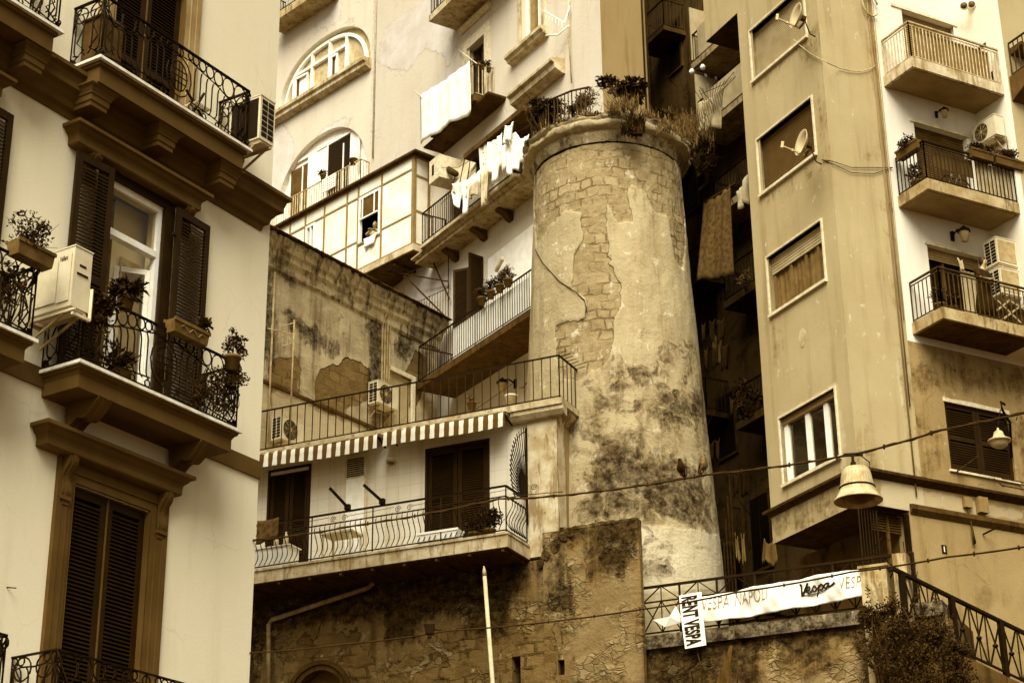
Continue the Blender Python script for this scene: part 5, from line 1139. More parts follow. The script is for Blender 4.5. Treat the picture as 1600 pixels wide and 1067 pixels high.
potted('potted_plant', at(737, 640, 42), 'withered small pot on the roof terrace behind the railing', .12, .18, (.16, .16, .1), 70, .09, 131, lmat='straw')
t = thing('bucket', at(799, 640, 41), 'pale bucket on the roof terrace near the right corner of its railing', 'bucket'); g = G(); pot(g, at(799, 634, 41), .15, .26); build('body', g, 'paint_worn', t)
g = G(); g.tube([at(742, 640, 42), at(800, 600, 44)], .01, 4); tag(build('clothes_line', g, 'cable'), 'slack line stretched over the roof terrace', 'line')
# ================================================================== STONE WALL below
C = B
sw = thing('retaining_wall', C.p(-3, 0, 0), 'high weathered stone wall of patched tuff blocks below the wavy balcony', 'wall')
cq = lambda pts: pxp(C, pts)
brick = [cq([(690, 985), (870, 940), (870, 1080), (690, 1080)]), cq([(440, 1000), (560, 985), (600, 1080), (440, 1080)]), cq([(600, 1030), (700, 1020), (700, 1080), (600, 1080)])]
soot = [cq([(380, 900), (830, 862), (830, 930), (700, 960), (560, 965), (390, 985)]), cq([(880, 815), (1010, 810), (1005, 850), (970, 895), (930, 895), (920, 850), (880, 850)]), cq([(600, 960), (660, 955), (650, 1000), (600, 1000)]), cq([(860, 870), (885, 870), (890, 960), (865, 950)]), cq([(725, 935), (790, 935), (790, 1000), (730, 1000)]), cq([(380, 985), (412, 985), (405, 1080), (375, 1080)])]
light = [cq([(840, 860), (920, 860), (910, 940), (860, 990), (845, 950)]), cq([(885, 935), (1000, 890), (1005, 1070), (900, 1060)])]
att = {'brick': brick, 'soot': soot, 'light': light}
ao, ar = (-5.80, 10.42), .74
wall('wall', C, -16, -.35, 0, 12.84, 'stone_wall', sw, [(-1.13, -.93, 9.6, 10.82, .4), (ao[0] - ar, ao[0] + ar, 9.3, ao[1] + ar, .5)], step=.2, attrs=att, thick=1.5)
wall('wall', C, -.35, 1.85, 0, 13.40, 'stone_wall', sw, [(-.05, .1, 10.3, 10.62, .12)], step=.12, attrs=att, d=.06, thick=.16)
g = G(); top = ao[1] + ar
for k in range(16):
    a0, a1 = PI - PI * k / 16, PI - PI * (k + 1) / 16; p0 = (ao[0] + ar * math.cos(a0), ao[1] + ar * math.sin(a0)); p1 = (ao[0] + ar * math.cos(a1), ao[1] + ar * math.sin(a1))
    g.poly([C.p(*p0, 0), C.p(*p1, 0), C.p(p1[0], top, 0), C.p(p0[0], top, 0)]); g.poly([C.p(*p0, 0), C.p(*p1, 0), C.p(*p1, -.5), C.p(*p0, -.5)])
build('arch_spandrel', g, 'stone_wall', sw, uvF=C, attrs={'brick': [-.5] * len(g.v), 'soot': [.6] * len(g.v), 'light': [2] * len(g.v)})
g = G()
for k in range(16):
    a0, a1 = PI - PI * k / 16, PI - PI * (k + 1) / 16
    P = lambda a, r, d: C.p(ao[0] + r * math.cos(a), ao[1] + r * math.sin(a), d)
    for r0, r1, d in ((ar - .0, ar + .10, .07), (ar - .12, ar - .001, .03)): g.hexa([P(a0, r0, -.05), P(a1, r0, -.05), P(a1, r0, d), P(a0, r0, d), P(a0, r1, -.05), P(a1, r1, -.05), P(a1, r1, d), P(a0, r1, d)])
build('arch_ring', g, 'slab_dark', sw)
g = G(); g.box(C, ao[0] - ar, ao[0] + ar, 9.2, top, -.62, -.5); build('niche_back', g, 'plaster_dirt_shade', sw, uvF=C, attrs={'drip': [.4] * len(g.v)})
g = G(); g.box(C, -1.2, -.85, 9.5, 10.9, -.6, -.405); g.box(C, -.1, .15, 10.2, 10.7, -.1, -.061); build('slot_back', g, 'room_dark', sw)
rnd = random.Random(5); g = G()
for k in range(14):
    u = .05 + 1.75 * k / 14; g.hexa([C.p(u, 13.38, -.1), C.p(u + .13, 13.38, -.1), C.p(u + .13, 13.38, .07), C.p(u, 13.38, .07)] + [C.p(u + a, 13.42 + rnd.uniform(0, .05), b2) for a, b2 in ((0, -.1), (.13, -.1), (.13, .06), (0, .06))])
for (x, y, s) in ((852, 868, .12), (868, 852, .14), (880, 838, .12), (845, 880, .1), (890, 832, .1)):
    u, z = C.q(x, y, .06); g.ext(C, [(u + s * rnd.uniform(.7, 1.3) * math.cos(2 * PI * k / 7), z + s * rnd.uniform(.7, 1.3) * math.sin(2 * PI * k / 7)) for k in range(7)], 0, .09)
build('broken_top', g, 'stone_wall', sw, uvF=C, attrs={'brick': [2] * len(g.v), 'soot': [-.1] * len(g.v), 'light': [2] * len(g.v)})
t = thing('downpipe', C.p(-7.15, 9, .1), 'bent drainpipe running down the stone wall beside the left house', 'pipe'); g = G()
pt = lambda x, y, d=.12: C.p(*C.q(x, y, d), d)
g.tube([pt(420, 1090), pt(420, 975), pt(424, 968), pt(575, 918), pt(582, 912), pt(582, 902)], .055, 8); build('pipe', g, 'pipe', t); g = G()
for y in (985, 1030): g.ring(C, C.q(420, y, .12)[0], C.q(420, y, .12)[1], .12, .06, .012)
build('clamp', g, 'iron_rust', t)
# ================================================================== TERRACE WALL with iron railing and banner
Pw = F(at(1000, 1000, 37.6), 115)
tw2 = thing('terrace_wall', Pw.p(3, 0, 0), 'stained terrace wall with stone coping below the railing with the banner', 'wall')
pq = lambda pts: pxp(Pw, pts)
brick = [pq([(985, 1030), (1010, 1030), (1005, 1080), (985, 1080)])]
soot = [pq([(1000, 1012), (1330, 970), (1330, 990), (1290, 1010), (1290, 1040), (1250, 1050), (1230, 1010), (1180, 1020), (1170, 1070), (1070, 1080), (1000, 1080)]), pq([(1340, 1000), (1500, 980), (1500, 1090), (1350, 1090)])]
light = [pq([(1185, 1030), (1240, 1060), (1260, 1060), (1290, 1045), (1345, 1000), (1350, 1090), (1190, 1090)])]
wall('wall', Pw, -.05, 6.3, 0, 10.7, 'stone_wall', tw2, (), step=.15, attrs={'brick': brick, 'soot': soot, 'light': light}, d=-.12, thick=1.5)
rnd = random.Random(9); g = G()
for k in range(36):
    u = -.05 + 6.3 * k / 36; j = rnd.uniform(0, .012); g.box(Pw, u, u + 6.3 / 36, 10.70, 10.97 + j, -1.5, .0 + j)
build('coping', g, 'wall_old', tw2, uvF=Pw, attrs={'brick': [2] * len(g.v), 'soot': [-.35 if v.z < 10.8 else -.12 for v in g.v], 'light': [2] * len(g.v)})
g = G(); g.box(Pw, -.05, 6.3, 10.0, 10.9, -7, -1.5); build('terrace_floor', g, 'slab_dark', tw2)
t = thing('iron_railing', Pw.p(3, 10.97, -.15), 'dark iron railing of triangular panels carrying the white banner', 'railing'); g = G(); d = -.1
zt_, zb_ = 12.02, 11.05; u0, u1 = .06, 5.75
for z in (zt_, 11.70, zb_): g.bar(Pw.p(u0, z, d), Pw.p(u1, z, d), .03 if z < 12 else .05)
nP = 7
for k in range(nP + 1):
    u = u0 + (u1 - u0) * k / nP; g.bar(Pw.p(u, 10.95, d), Pw.p(u, zt_, d), .045)
    if k < nP:
        w = (u1 - u0) / nP; m = u + w / 2
        g.bar(Pw.p(m, zb_, d), Pw.p(m, zt_, d), .022)
        for s in (-1, 1):
            g.bar(Pw.p(m + s * w / 2, 11.7, d), Pw.p(m, zt_, d), .022); g.bar(Pw.p(m + s * w / 2, zb_, d), Pw.p(m, 11.7, d), .022); g.bar(Pw.p(m, zb_, d), Pw.p(m + s * w / 2, 11.7, d), .022)
build('bars', g, 'iron', t)
# banner
bn = thing('banner', Pw.p(3.4, 11.3, .02), 'long white banner with pale lettering stretched along the iron railing', 'banner')
TOPL = [(1092, 934), (1165, 920), (1230, 908), (1290, 897), (1350, 888), (1384, 883)]; BOTL = [(1098, 974), (1165, 964), (1230, 953), (1300, 941), (1350, 932), (1388, 925)]
def ripple(u, z): return .045 * math.sin(u * 4.3 + z * 4) + .025 * math.sin(u * 10 - z * 9) + .007 * math.sin(u * 23 + z * 14) + .05
def bp(x, y, off=0):
    u, z = Pw.q(x, y, .05); return Pw.p(u, z, .02 + ripple(u, z) + off)
g = G(); nu, nv = 200, 16
for j in range(nv + 1):
    for i in range(nu + 1):
        t_ = i / nu; xt = np.interp(t_, np.linspace(0, 1, 6), [a[0] for a in TOPL]); yt = np.interp(t_, np.linspace(0, 1, 6), [a[1] for a in TOPL]); xb = np.interp(t_, np.linspace(0, 1, 6), [a[0] for a in BOTL]); yb = np.interp(t_, np.linspace(0, 1, 6), [a[1] for a in BOTL])
        g.v.append(bp(xt + (xb - xt) * j / nv, yt + (yb - yt) * j / nv))
for j in range(nv):
    for i in range(nu): b0 = j * (nu + 1) + i; g.f.append([b0, b0 + 1, b0 + nu + 2, b0 + nu + 1]); g.sm.append(True)
o = build('cloth', g, 'banner_cloth', bn); md = o.modifiers.new('t', 'SOLIDIFY'); md.thickness = .008; md.offset = -1
def write(name, s, x0, y0, k, slope, parent, mat, bold=0.0, sp=1.0, sq=1.0):
    vs, fs = text_mesh(s, 1, bold, sp); g = G(); g.add([bp(x0 + tx * k * sq, y0 + slope * tx * k * sq - ty * k, .024) for tx, ty in vs], fs); return build(name, g, mat, parent)
write('lettering', 'VESPA_NAPOLI', 1098, 956, 29, -.185, bn, 'ink_faint', -.012, 1.0, .53)
write('lettering', 'VESPA', 1312, 922, 27, -.16, bn, 'ink_faint', -.012, 1.05, .58)
g = G()
def stroke(pts, r=.014):
    P = []
    for i in range(len(pts) - 1):
        a, b_ = pts[i], pts[i + 1]; p_, n_ = pts[max(i - 1, 0)], pts[min(i + 2, len(pts) - 1)]
        for k in range(4):
            t_ = k / 4; P.append(tuple(.5 * ((2 * a[c]) + (-p_[c] + b_[c]) * t_ + (2 * p_[c] - 5 * a[c] + 4 * b_[c] - n_[c]) * t_ ** 2 + (-p_[c] + 3 * a[c] - 3 * b_[c] + n_[c]) * t_ ** 3) for c in (0, 1)))
    P.append(pts[-1]); g.tube([bp(x, y, .028) for x, y in P], r, 5)
stroke([(1249, 913), (1252, 914), (1253, 922), (1255, 930), (1258, 922), (1263, 911)], .022)
stroke([(1259, 924), (1265, 921), (1266, 917), (1262, 918), (1261, 924), (1265, 926), (1269, 922)])
stroke([(1269, 922), (1273, 915), (1276, 920), (1273, 923), (1270, 922)]); stroke([(1274, 922), (1279, 917), (1280, 914)])
stroke([(1280, 914), (1277, 931)]); stroke([(1279, 919), (1283, 913), (1287, 915), (1285, 920), (1279, 921)]); stroke([(1286, 918), (1291, 912)])
stroke([(1296, 911), (1291, 912), (1289, 917), (1292, 919), (1297, 911), (1296, 916), (1300, 916), (1306, 911)])
stroke([(1252, 931), (1270, 928), (1290, 922), (1308, 912)], .009); build('script_logo', g, 'shutter_wood', bn)
# torn end of the banner
g = G(); q_ = lambda x, y, d: Pw.p(*Pw.q(x, y, d), d)
P = [q_(1020, 968, .1), q_(1039, 979, .12), q_(1056, 946, .05), q_(1046, 963, .16), q_(1064, 962, .05), q_(1064, 972, .05), q_(1040, 968, .03)]
g.add(P, [(0, 1, 3), (3, 1, 2), (2, 3, 4), (3, 4, 5), (3, 5, 1)]); o = build('torn_end', g, 'banner_cloth', bn); o.modifiers.new('t', 'SOLIDIFY').thickness = .01
sg = thing('rent_sign', Pw.p(1.15, 11.2, .15), 'white upright sign with bold black sideways lettering hung on the railing', 'sign')
CR = [(1061, 930), (1096, 924), (1103, 1007), (1070, 1013)]
def sp_(s, t_, off):
    x = (CR[0][0] * (1 - s) + CR[1][0] * s) * (1 - t_) + (CR[3][0] * (1 - s) + CR[2][0] * s) * t_; y = (CR[0][1] * (1 - s) + CR[1][1] * s) * (1 - t_) + (CR[3][1] * (1 - s) + CR[2][1] * s) * t_
    u, z = Pw.q(x, y, .16); return Pw.p(u, z, .16 + .02 * math.sin(t_ * 4) + off)
g = G(); N = 10
for off in (0, -.012):
    for j in range(N + 1): g.v += [sp_(0, j / N, off), sp_(1, j / N, off)]
m = 2 * (N + 1)
for j in range(N):
    a = 2 * j; g.f += [[a, a + 1, a + 3, a + 2], [m + a, m + a + 2, m + a + 3, m + a + 1], [a, a + 2, m + a + 2, m + a], [a + 1, m + a + 1, m + a + 3, a + 3]]; g.sm += [False] * 4
build('board', g, 'paint_white', sg)
vs, fs = text_mesh('RENT VESPA', 1, .042, 1.07); W_ = max(v[0] for v in vs); H_ = max(v[1] for v in vs)
g = G(); g.add([sp_(.13 + .68 * v[1] / H_, .04 + .92 * v[0] / W_, .006) for v in vs], fs); build('lettering', g, 'ink', sg)
# ================================================================== RIGHT BUILDING
R = F(at(1320, 500, 36.5), 153.2); R2 = F(at(1320, 500, 36.5), 61.5)
rb = thing('corner_apartment_block', R.p(-1.5, 0, 0), 'tall tan plastered apartment block at the right with slanting windows and concrete balconies', 'building')
wins = [(-2.68, -.42, 24.58, 25.98), (-2.70, -.50, 21.56, 22.98), (-2.62, -.50, 18.48, 19.88), (-2.58, -.50, 14.46, 15.96)]
wins = [(-2.66, -.47, 24.58, 25.92), (-2.68, -.49, 21.55, 22.95), (-2.62, -.52, 18.48, 19.87), (-2.58, -.54, 14.46, 15.95)]
light = [pxp(R, [(1212, 660), (1215, 640), (1305, 593), (1312, 612), (1325, 720), (1314, 742), (1300, 610), (1222, 655)]), pxp(R, [(1247, 510), (1256, 508), (1262, 530), (1255, 545), (1246, 535)]) if 0 else [(9, 9), (9.1, 9), (9, 9.1)]]
drip = [pxp(R, [(1176, 118), (1265, 62), (1262, 85), (1176, 140)]), pxp(R, [(1205, 800), (1320, 750), (1318, 800), (1210, 850)]), pxp(R, [(1188, 300), (1282, 248), (1280, 265), (1190, 325)]), pxp(R, [(1205, 490), (1212, 490), (1215, 560), (1207, 560)]), pxp(R, [(1224, 757), (1235, 750), (1235, 800), (1225, 800)]), [(-.25, 21), (0, 21), (0, 24.5), (-.25, 24.5)]]
hw = [w + (.22,) for w in wins]
wall('wall', R, -3.15, 0, 13.27, 34, 'plaster_tan', rb, hw, step=.3, attrs={'light': light, 'drip': drip}, thick=.3, ends=False)
wall('bay_wall', R, -4.6, -3.15, 26.75, 34, 'plaster_tan', rb, (), step=.6, attrs={'light': light, 'drip': drip}, ends=False)
g = G(); g.box(R, -4.6, -3.15, 26.75, 34, -3, -.02); build('bay', g, 'slab_dark', rb)
light2 = [pxp(R2, [(1375, 750), (1600, 800), (1600, 815), (1440, 800), (1375, 790)]), pxp(R2, [(1400, 560), (1412, 560), (1418, 640), (1408, 640)])]
drip2 = [[(1.45, 14), (1.66, 14), (1.66, 26), (1.45, 26)], pxp(R2, [(1420, 560), (1600, 580), (1600, 625), (1440, 610)]), pxp(R2, [(1450, 650), (1472, 650), (1480, 735), (1455, 740)]), [(-.0, 13), (.6, 13), (.5, 15), (0, 15)], pxp(R2, [(1585, 640), (1620, 640), (1620, 760), (1585, 760)])]
att = {'light': light2, 'drip': drip2}
wall('wall', R2, 0, 1.66, 13.27, 34, 'plaster_tan', rb, (), step=.3, attrs=att, ends=False)
dz = [(2.25, 4.1, 23.62, 25.75, .25), (2.45, 4.06, 20.6, 22.72, .25), (2.5, 4.06, 17.56, 19.62, .25)]
wall('wall', R2, 1.66, 9, 17.15, 34, 'plaster_white', rb, dz, step=1, ends=False)
lw = (2.50, 4.3, 14.36, 15.9, .12)
wall('wall', R2, 1.66, 9, 13.27, 17.15, 'plaster_tan_stain_shade', rb, [lw], step=.3, attrs=att, ends=False)
base = [pxp(R2, [(1480, 1000), (1620, 960), (1620, 1100), (1480, 1100)]), pxp(R2, [(1500, 900), (1620, 920), (1620, 980), (1500, 960)])]
wall('wall', R2, 1.25, 9, 0, 13.27, 'plaster_dirt_shade', rb, (), step=.4, attrs={'drip': base}, ends=True, thick=.4)
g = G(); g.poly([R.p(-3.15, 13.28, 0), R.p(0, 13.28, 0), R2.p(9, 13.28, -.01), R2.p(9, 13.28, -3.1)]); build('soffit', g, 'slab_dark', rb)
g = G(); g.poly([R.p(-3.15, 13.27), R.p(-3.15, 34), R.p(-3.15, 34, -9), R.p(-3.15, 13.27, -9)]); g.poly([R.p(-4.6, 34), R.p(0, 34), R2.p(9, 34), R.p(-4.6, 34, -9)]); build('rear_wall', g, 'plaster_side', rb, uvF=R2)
g = G(); g.profret(R, -3.15, 0, [(.02, 14.02), (.14, 14.0), (.14, 13.94), (.05, 13.9), (.02, 13.86)]); build('string_course', g, 'iron_rust', rb)
g = G(); g.prof(R2, -.14, 9, [(.0, 14.02), (.16, 14.0), (.16, 13.94), (.05, 13.88), (0, 13.84)]); build('string_course', g, 'iron_rust', rb)
g = G(); g.prof(R2, 1.25, 9, [(.02, 13.42), (.10, 13.40), (.10, 13.30), (.02, 13.2)]); build('string_course', g, 'slab_dark', rb)
# slanting-face windows
def wframe(h, k):
    a, b_, c, e = h; g = G(); w = .045
    g.box(R, a - w, a, c - .02, e + w, -.2, .035); g.box(R, b_, b_ + w, c - .02, e + w, -.2, .035); g.box(R, a, b_, e, e + w, -.2, .04); g.box(R, a - w, b_ + w, c - .09, c - .02, -.2, .07)
    return build('window', g, 'paint_worn', rb)
for k, h in enumerate(wins):
    f_ = wframe(h, k); a, b_, c, e = h
    g = G(); g.box(R, a - .05, b_ + .05, c - .05, e + .05, -.45, -.221) if k > 1 else g.box(R, a - .05, b_ + .05, c - .05, e + .05, -.26, -.221); build('room', g, 'room_dark' if k else 'roller_pale', f_)
    if k == 0: g = G(); roller(g, R, a, b_, c + .02, e, -.14, .05); build('roller_blind', g, 'roller_pale', f_)
    if k == 1: g = G(); roller(g, R, a, b_, c + .17, e, -.13, .058); build('roller_blind', g, 'roller_dark', f_); g = G(); [g.box(R, x, x + .09, c, c + .2, -.2, -.15) for x in (a + .1, a + .7, (a + b_) / 2 + .3, b_ - .4)]; g.box(R, a, b_, c, c + .05, -.19, -.14); build('frame', g, 'paint_white', f_)
    if k == 2:
        g = G(); roller(g, R, a, b_, e - .42, e, -.12, .07); build('roller_blind', g, 'roller_pale', f_)
        g = G(); n = 60; P = [R.p(a + (b_ - a) * i / n, z, -.19 + .012 * math.sin(i * 1.3) + .01 * math.sin(i * .5)) for z in (c, e - .3) for i in range(n + 1)]; g.add(P, [(i, i + 1, n + 2 + i, n + 1 + i) for i in range(n)], True); build('curtain', g, 'curtain_brown', f_)
        g = G(); [g.box(R, x - .04, x + .04, c, e - .35, -.17, -.13) for x in (a + .04, a + (b_ - a) * .33, a + (b_ - a) * .6, a + (b_ - a) * .82, b_ - .04)]; g.box(R, a, b_, c, c + .04, -.175, -.12); build('frame', g, 'curtain_brown', f_)
    if k == 3:
        g = G(); g.box(R, a, b_, e - .14, e, -.2, -.06); build('blind_box', g, 'roller_tan', f_)
        g = G(); [g.box(R, x - .07, x + .07, c, e - .14, -.18, -.10) for x in (a + .07, a + (b_ - a) * .42, a + (b_ - a) * .75)]; g.box(R, a, b_, c, c + .05, -.175, -.095); build('frame', g, 'paint_white', f_)
        g = G(); g.poly([R.p(a, c, -.15), R.p(b_, c, -.15), R.p(b_, e, -.15), R.p(a, e, -.15)]); build('pane', g, 'glass', f_)
g = G(); c = R.q(1254, 527); g.ext(R, [(c[0] + .13 * math.cos(2 * PI * k / 14) * (1 + .15 * math.sin(k * 3)), c[1] + .22 * math.sin(2 * PI * k / 14) * (1 + .1 * math.cos(k * 5))) for k in range(14)], 0, .008); build('filled_patch', g, 'curtain', rb)
# balconies of the white side
def conc_balcony(z, u0, u1, dep, rmat, s, hh=.95, label=None):
    g = G(); g.box(R2, u0, u1, z - .26, z, 0, dep); b_ = build('balcony', g, 'slab_stained' if z > 23 else 'slab', rb)
    g = G(); g.box(R2, u0 + .08, u1 - .02, z - .275, z - .262, .02, dep - .08); build('underside', g, 'slab_dark' if z < 20 else 'roller_tan', b_)  # underside sheet has the slab's shade as its colour, darkest on the low balcony
    g = G(); i = .05; rail(g, [R2.p(u0 + i, z, .02), R2.p(u0 + i, z, dep - i), R2.p(u1, z, dep - i)], hh, s, .011, .022, .06, two=hh - .08, post=2.2); build('railing', g, rmat, b_); return b_
zb1, zb2, zb3 = 23.70, 20.64, 17.58
UW = 4.43
b1 = conc_balcony(zb1, 1.73, UW - .01, 1.0, 'iron_pale', .10); b2 = conc_balcony(zb2, 1.79, UW - .01, 1.0, 'iron', .11); b3 = conc_balcony(zb3, 1.82, 7, 1.0, 'iron_rust', .13)
g = G(); n = 70; P = [R2.p(2.0 + 2.2 * i / n, z, .88 + .012 * math.sin(i * 2.1)) for z in (zb1 + .08, zb1 + .86) for i in range(n + 1)]; g.add(P, [(i, i + 1, n + 2 + i, n + 1 + i) for i in range(n)], True); build('reed_screen', g, 'roller_tan', b1)
g = G(); n = 50; P = [R2.p(3.35 + 1.05 * i / n, z, .88 + .012 * math.sin(i * 2.1)) for z in (zb2 + .06, zb2 + .86) for i in range(n + 1)]; g.add(P, [(i, i + 1, n + 2 + i, n + 1 + i) for i in range(n)], True); build('reed_screen', g, 'curtain', b2)
for k, h in enumerate(dz):
    a, b_, c, e = h[:4]; g = G(); g.box(R2, a - .05, b_ + .05, c - .05, e + .05, -.6, -.251); dr = build('balcony_door', g, 'room_dark', rb)
    if k < 2: g = G(); roller(g, R2, a, b_, c, e, -.15, .06); build('roller_blind', g, ('roller_tan', 'shutter_brown')[k], dr)
    else:
        g = G(); roller(g, R2, a, b_, e - .28, e, -.12, .06); build('roller_blind', g, 'roller_tan', dr); g = G(); [g.box(R2, x - .035, x + .035, c, e - .2, -.22, -.16) for x in (a + .04, a + .55, a + 1.1, b_ - .04)]; build('frame', g, 'shutter_brown', dr)
        g = G(); n = 16; P = [R2.p(a + 1.0 + .5 * i / n, z, -.12 + .02 * math.sin(i * 1.7)) for z in (c, e - .35) for i in range(n + 1)]; g.add(P, [(i, i + 1, n + 2 + i, n + 1 + i) for i in range(n)], True); build('curtain', g, 'roller_pale', dr)
    g = G(); g.box(R2, a - .07, b_ + .07, e, e + .07, -.01, .03); build('lintel', g, 'paint_worn', dr)
# wing projecting at the right
g = G(); g.box(R2, UW, 10, 17.3, 34, -1, 1.0); build('wing', g, 'plaster_white', rb, uvF=R2)
g = G(); g.box(R2, UW + .16, 10, 17.32, 34, 1.0, 1.012); build('wing_front', g, 'plaster_tan', rb, uvF=R2, attrs={'light': [2] * 8, 'drip': [1] * 8})
WS = F(R2.p(UW, 0, 0), R2.az + 90)             # wing's side wall faces left; u runs out of the facade
g = G(); g.box(WS, .2, .55, 24.85, 24.95, 0, .004) if 0 else None
WS = F(R2.p(UW, 0, 1.0), R2.az + 90); WS = F(R2.p(UW, 0, 0), R2.az + 270) if (WS.n @ R2.u) > 0 else WS
# louvres on the wing side
sgn = 1 if (WS.u @ R2.n) > 0 else -1; wu = lambda d: sgn * (d if sgn > 0 and abs((WS.o - R2.p(UW, 0, 0)) @ WS.u) < .01 else d) if 0 else (np.array(R2.p(UW, 0, d)) * np.array([1, 1, 0]) - WS.o) @ WS.u
g = G(); g.box(WS, *sorted((wu(.3), wu(.62))), 24.95, 25.06, 0, .006); g.box(WS, *sorted((wu(.45), wu(.75))), 23.95, 24.22, 0, .006); build('vent', g, 'black', rb)
g = G(); g.prof(R2, 4.62, 6.5, [(1.0, 23.95), (1.75, 23.95), (1.75, 23.85), (1.6, 23.78), (1.5, 23.62), (1.42, 23.5), (1.2, 23.4), (1.0, 23.3)]); nb_ = build('balcony', g, 'shutter_brown', rb)
g = G(); rail(g, [R2.p(4.7, 23.95, 1.05), R2.p(4.7, 23.95, 1.65), R2.p(6.4, 23.95, 1.65)], .9, .14, .012, .02); build('railing', g, 'iron_rust', nb_)
g = G(); g.prof(R2, 4.75, 6.4, [(1.0, 24.75), (1.4, 24.75), (1.4, 24.68), (1.2, 24.6), (1.0, 24.58)]); build('shelf', g, 'shutter_brown', rb)
# low shuttered window
a, b_, c, e = lw[:4]; m = (a + b_) / 2; g = G(); g.box(R2, a, b_, c, e, -.16, -.121); lwn = build('window_back', g, 'room_dark', rb)
for (x0, x1) in ((a, m - .005), (m + .005, b_)): g = G(); shutter_leaf(g, R2, x0, x1, c, e, -.10, .05, .09, .055, (c + e) / 2); build('shutter', g, 'shutter_wood', rb)
g = G(); g.ext(R2, [(a - .03, e), (b_ + .02, e)] + [(b_ + .02 - (b_ - a + .05) * k / 8, e + .08 + .035 * random.random()) for k in range(9)], 0, .02); build('window_surround', g, 'paint_worn', rb); g = G(); g.box(R2, a - .06, b_ + .08, c - .05, c - .004, -.05, .05); build('window_sill', g, 'paint_worn', rb)
g = G(); g.bar(R2.p(3.6, c - .12, .3), R2.p(4.45, c - .12, .3), .02); g.bar(R2.p(3.6, c - .28, .3), R2.p(4.45, c - .28, .3), .02); [g.bar(R2.p(x, c - .3, .3), R2.p(x, c - .02, .02), .02) for x in (3.62, 4.4)]; g.bar(R2.p(2.6, c - .05, .02), R2.p(2.75, c + .15, .6), .025); g.bar(R2.p(4.55, c - .1, .02), R2.p(4.7, c + .08, .6), .025); build('drying_rack', g, 'iron_rust', rb)
# recess below the jetty: grille, curtain, slats
g = G(); g.poly([R2.p(1.25, 9, -.4), R2.p(1.25, 13.27, -.4), R2.p(1.25, 13.27, -4), R2.p(1.25, 9, -4)]); g.poly([R.p(-3.3, 9, -2.2), R.p(-.1, 9, -2.2), R.p(-.1, 13.27, -2.2), R.p(-3.3, 13.27, -2.2)]); build('recess_wall', g, 'plaster_shade', rb, uvF=R)
g = G(); rail(g, [R2.p(.0, 10.9, -.1), R2.p(.45, 10.9, -.1)], 2.3, .07, .008, .012, .05, post=0); rail(g, [R2.p(.5, 10.9, -.15), R2.p(1.2, 10.9, -.15)], 2.3, .35, .012, .02, .05, two=1.2, post=0)
for k in range(9): g.tube([R2.p(.30 + .25 * math.sin(k * 2.1) * .6, 11.2 + k * .2, -.05), R2.p(.45, 11.4 + k * .2, .05), R2.p(.62 + .1 * math.cos(k), 11.25 + k * .22, -.05)], .008, 4)
build('iron_grille', g, 'iron', rb)
g = G(); [g.box(R2, .5, 1.24, 12.85 + .055 * k, 12.875 + .055 * k, -.35, -.3) for k in range(7)]; g.box(R2, .85, .9, 11, 13.2, -.32, -.26); build('slatted_blind', g, 'shutter_brown', rb)
g = G(); S = F(R2.p(1.05, 0, -.05), 61.5 + 25); [g.bar(S.p(0, 11.0, 0), S.p(.25 * math.cos(PI * k / 16), 11.6 + 1.0 * math.sin(PI * k / 16), 0), .014) for k in range(9)]; g.box(R2, 1.16, 1.24, 9.5, 13.2, -.1, -.02); build('gate', g, 'iron', rb)
# fittings of the right block
lantern('wall_lantern', R2.p(*R2.q(1462, 180), .02), R2.n, 'small glass lantern under the uppermost concrete balcony', 1.0)
lantern('wall_lantern', R2.p(*R2.q(1487, 370), .02), R2.n, 'dark ornate lantern above the door where the woman stands', 1.4)
t = thing('floodlight', R2.p(*R2.q(1512, 10, .1), .1), 'pair of round white floodlights in the corner at the top right', 'lamp'); g = G()
for (x, y) in ((1507, 12), (1519, 10)): p = R2.p(*R2.q(x, y, .3), .3); a = Vector((-.3, -.85, -.25)).normalized(); g.tube([p, p + a * .16, p + a * .17], [.08, .11, .10], 12)
build('head', g, 'paint_white', t); g = G(); [g.tube([R2.p(*R2.q(x, y, .3), .3) + Vector((-.3, -.85, -.25)).normalized() * .171, R2.p(*R2.q(x, y, .3), .3) + Vector((-.3, -.85, -.25)).normalized() * .175], [.085, .085], 12) for x, y in ((1507, 12), (1519, 10))]; build('lens', g, 'enamel_dark', t); g = G(); g.bar(R2.p(*R2.q(1512, 6, .05), .05), R2.p(*R2.q(1512, 8, .3), .3), .05); build('bracket', g, 'iron_rust', t)
pc = wu(.55); ac_unit('air conditioner with round fan on the side wall below the uppermost concrete balcony', F(WS.p(pc, 0), WS.az), 0, 22.38, .06, .72, .5, .28)
ac_unit('upper of two stacked air conditioners above the balcony with the woman', F(R2.p(4.28, 0), 61.5), 0, 19.18, .30, .82, .62, .42, fan=False, side=True)
ac_unit('lower of two stacked air conditioners, just right of the woman', F(R2.p(4.28, 0), 61.5), 0, 18.45, .30, .82, .62, .42, fan=False, side=True)
for nm in ('air_conditioner.005', 'air_conditioner.006'):
    t = bpy.data.objects.get(nm)
    if t: p = t.location; S = F(R2.p(4.28, 0), 61.5); g = G(); g.box(S, -.38, .12, p.z + .05, p.z + .57, .72, .728); build('front_panel', g, 'ac_grey', t); g = G(); g.box(S, .22, .33, p.z + .46, p.z + .50, .72, .727); build('badge', g, 'black', t)
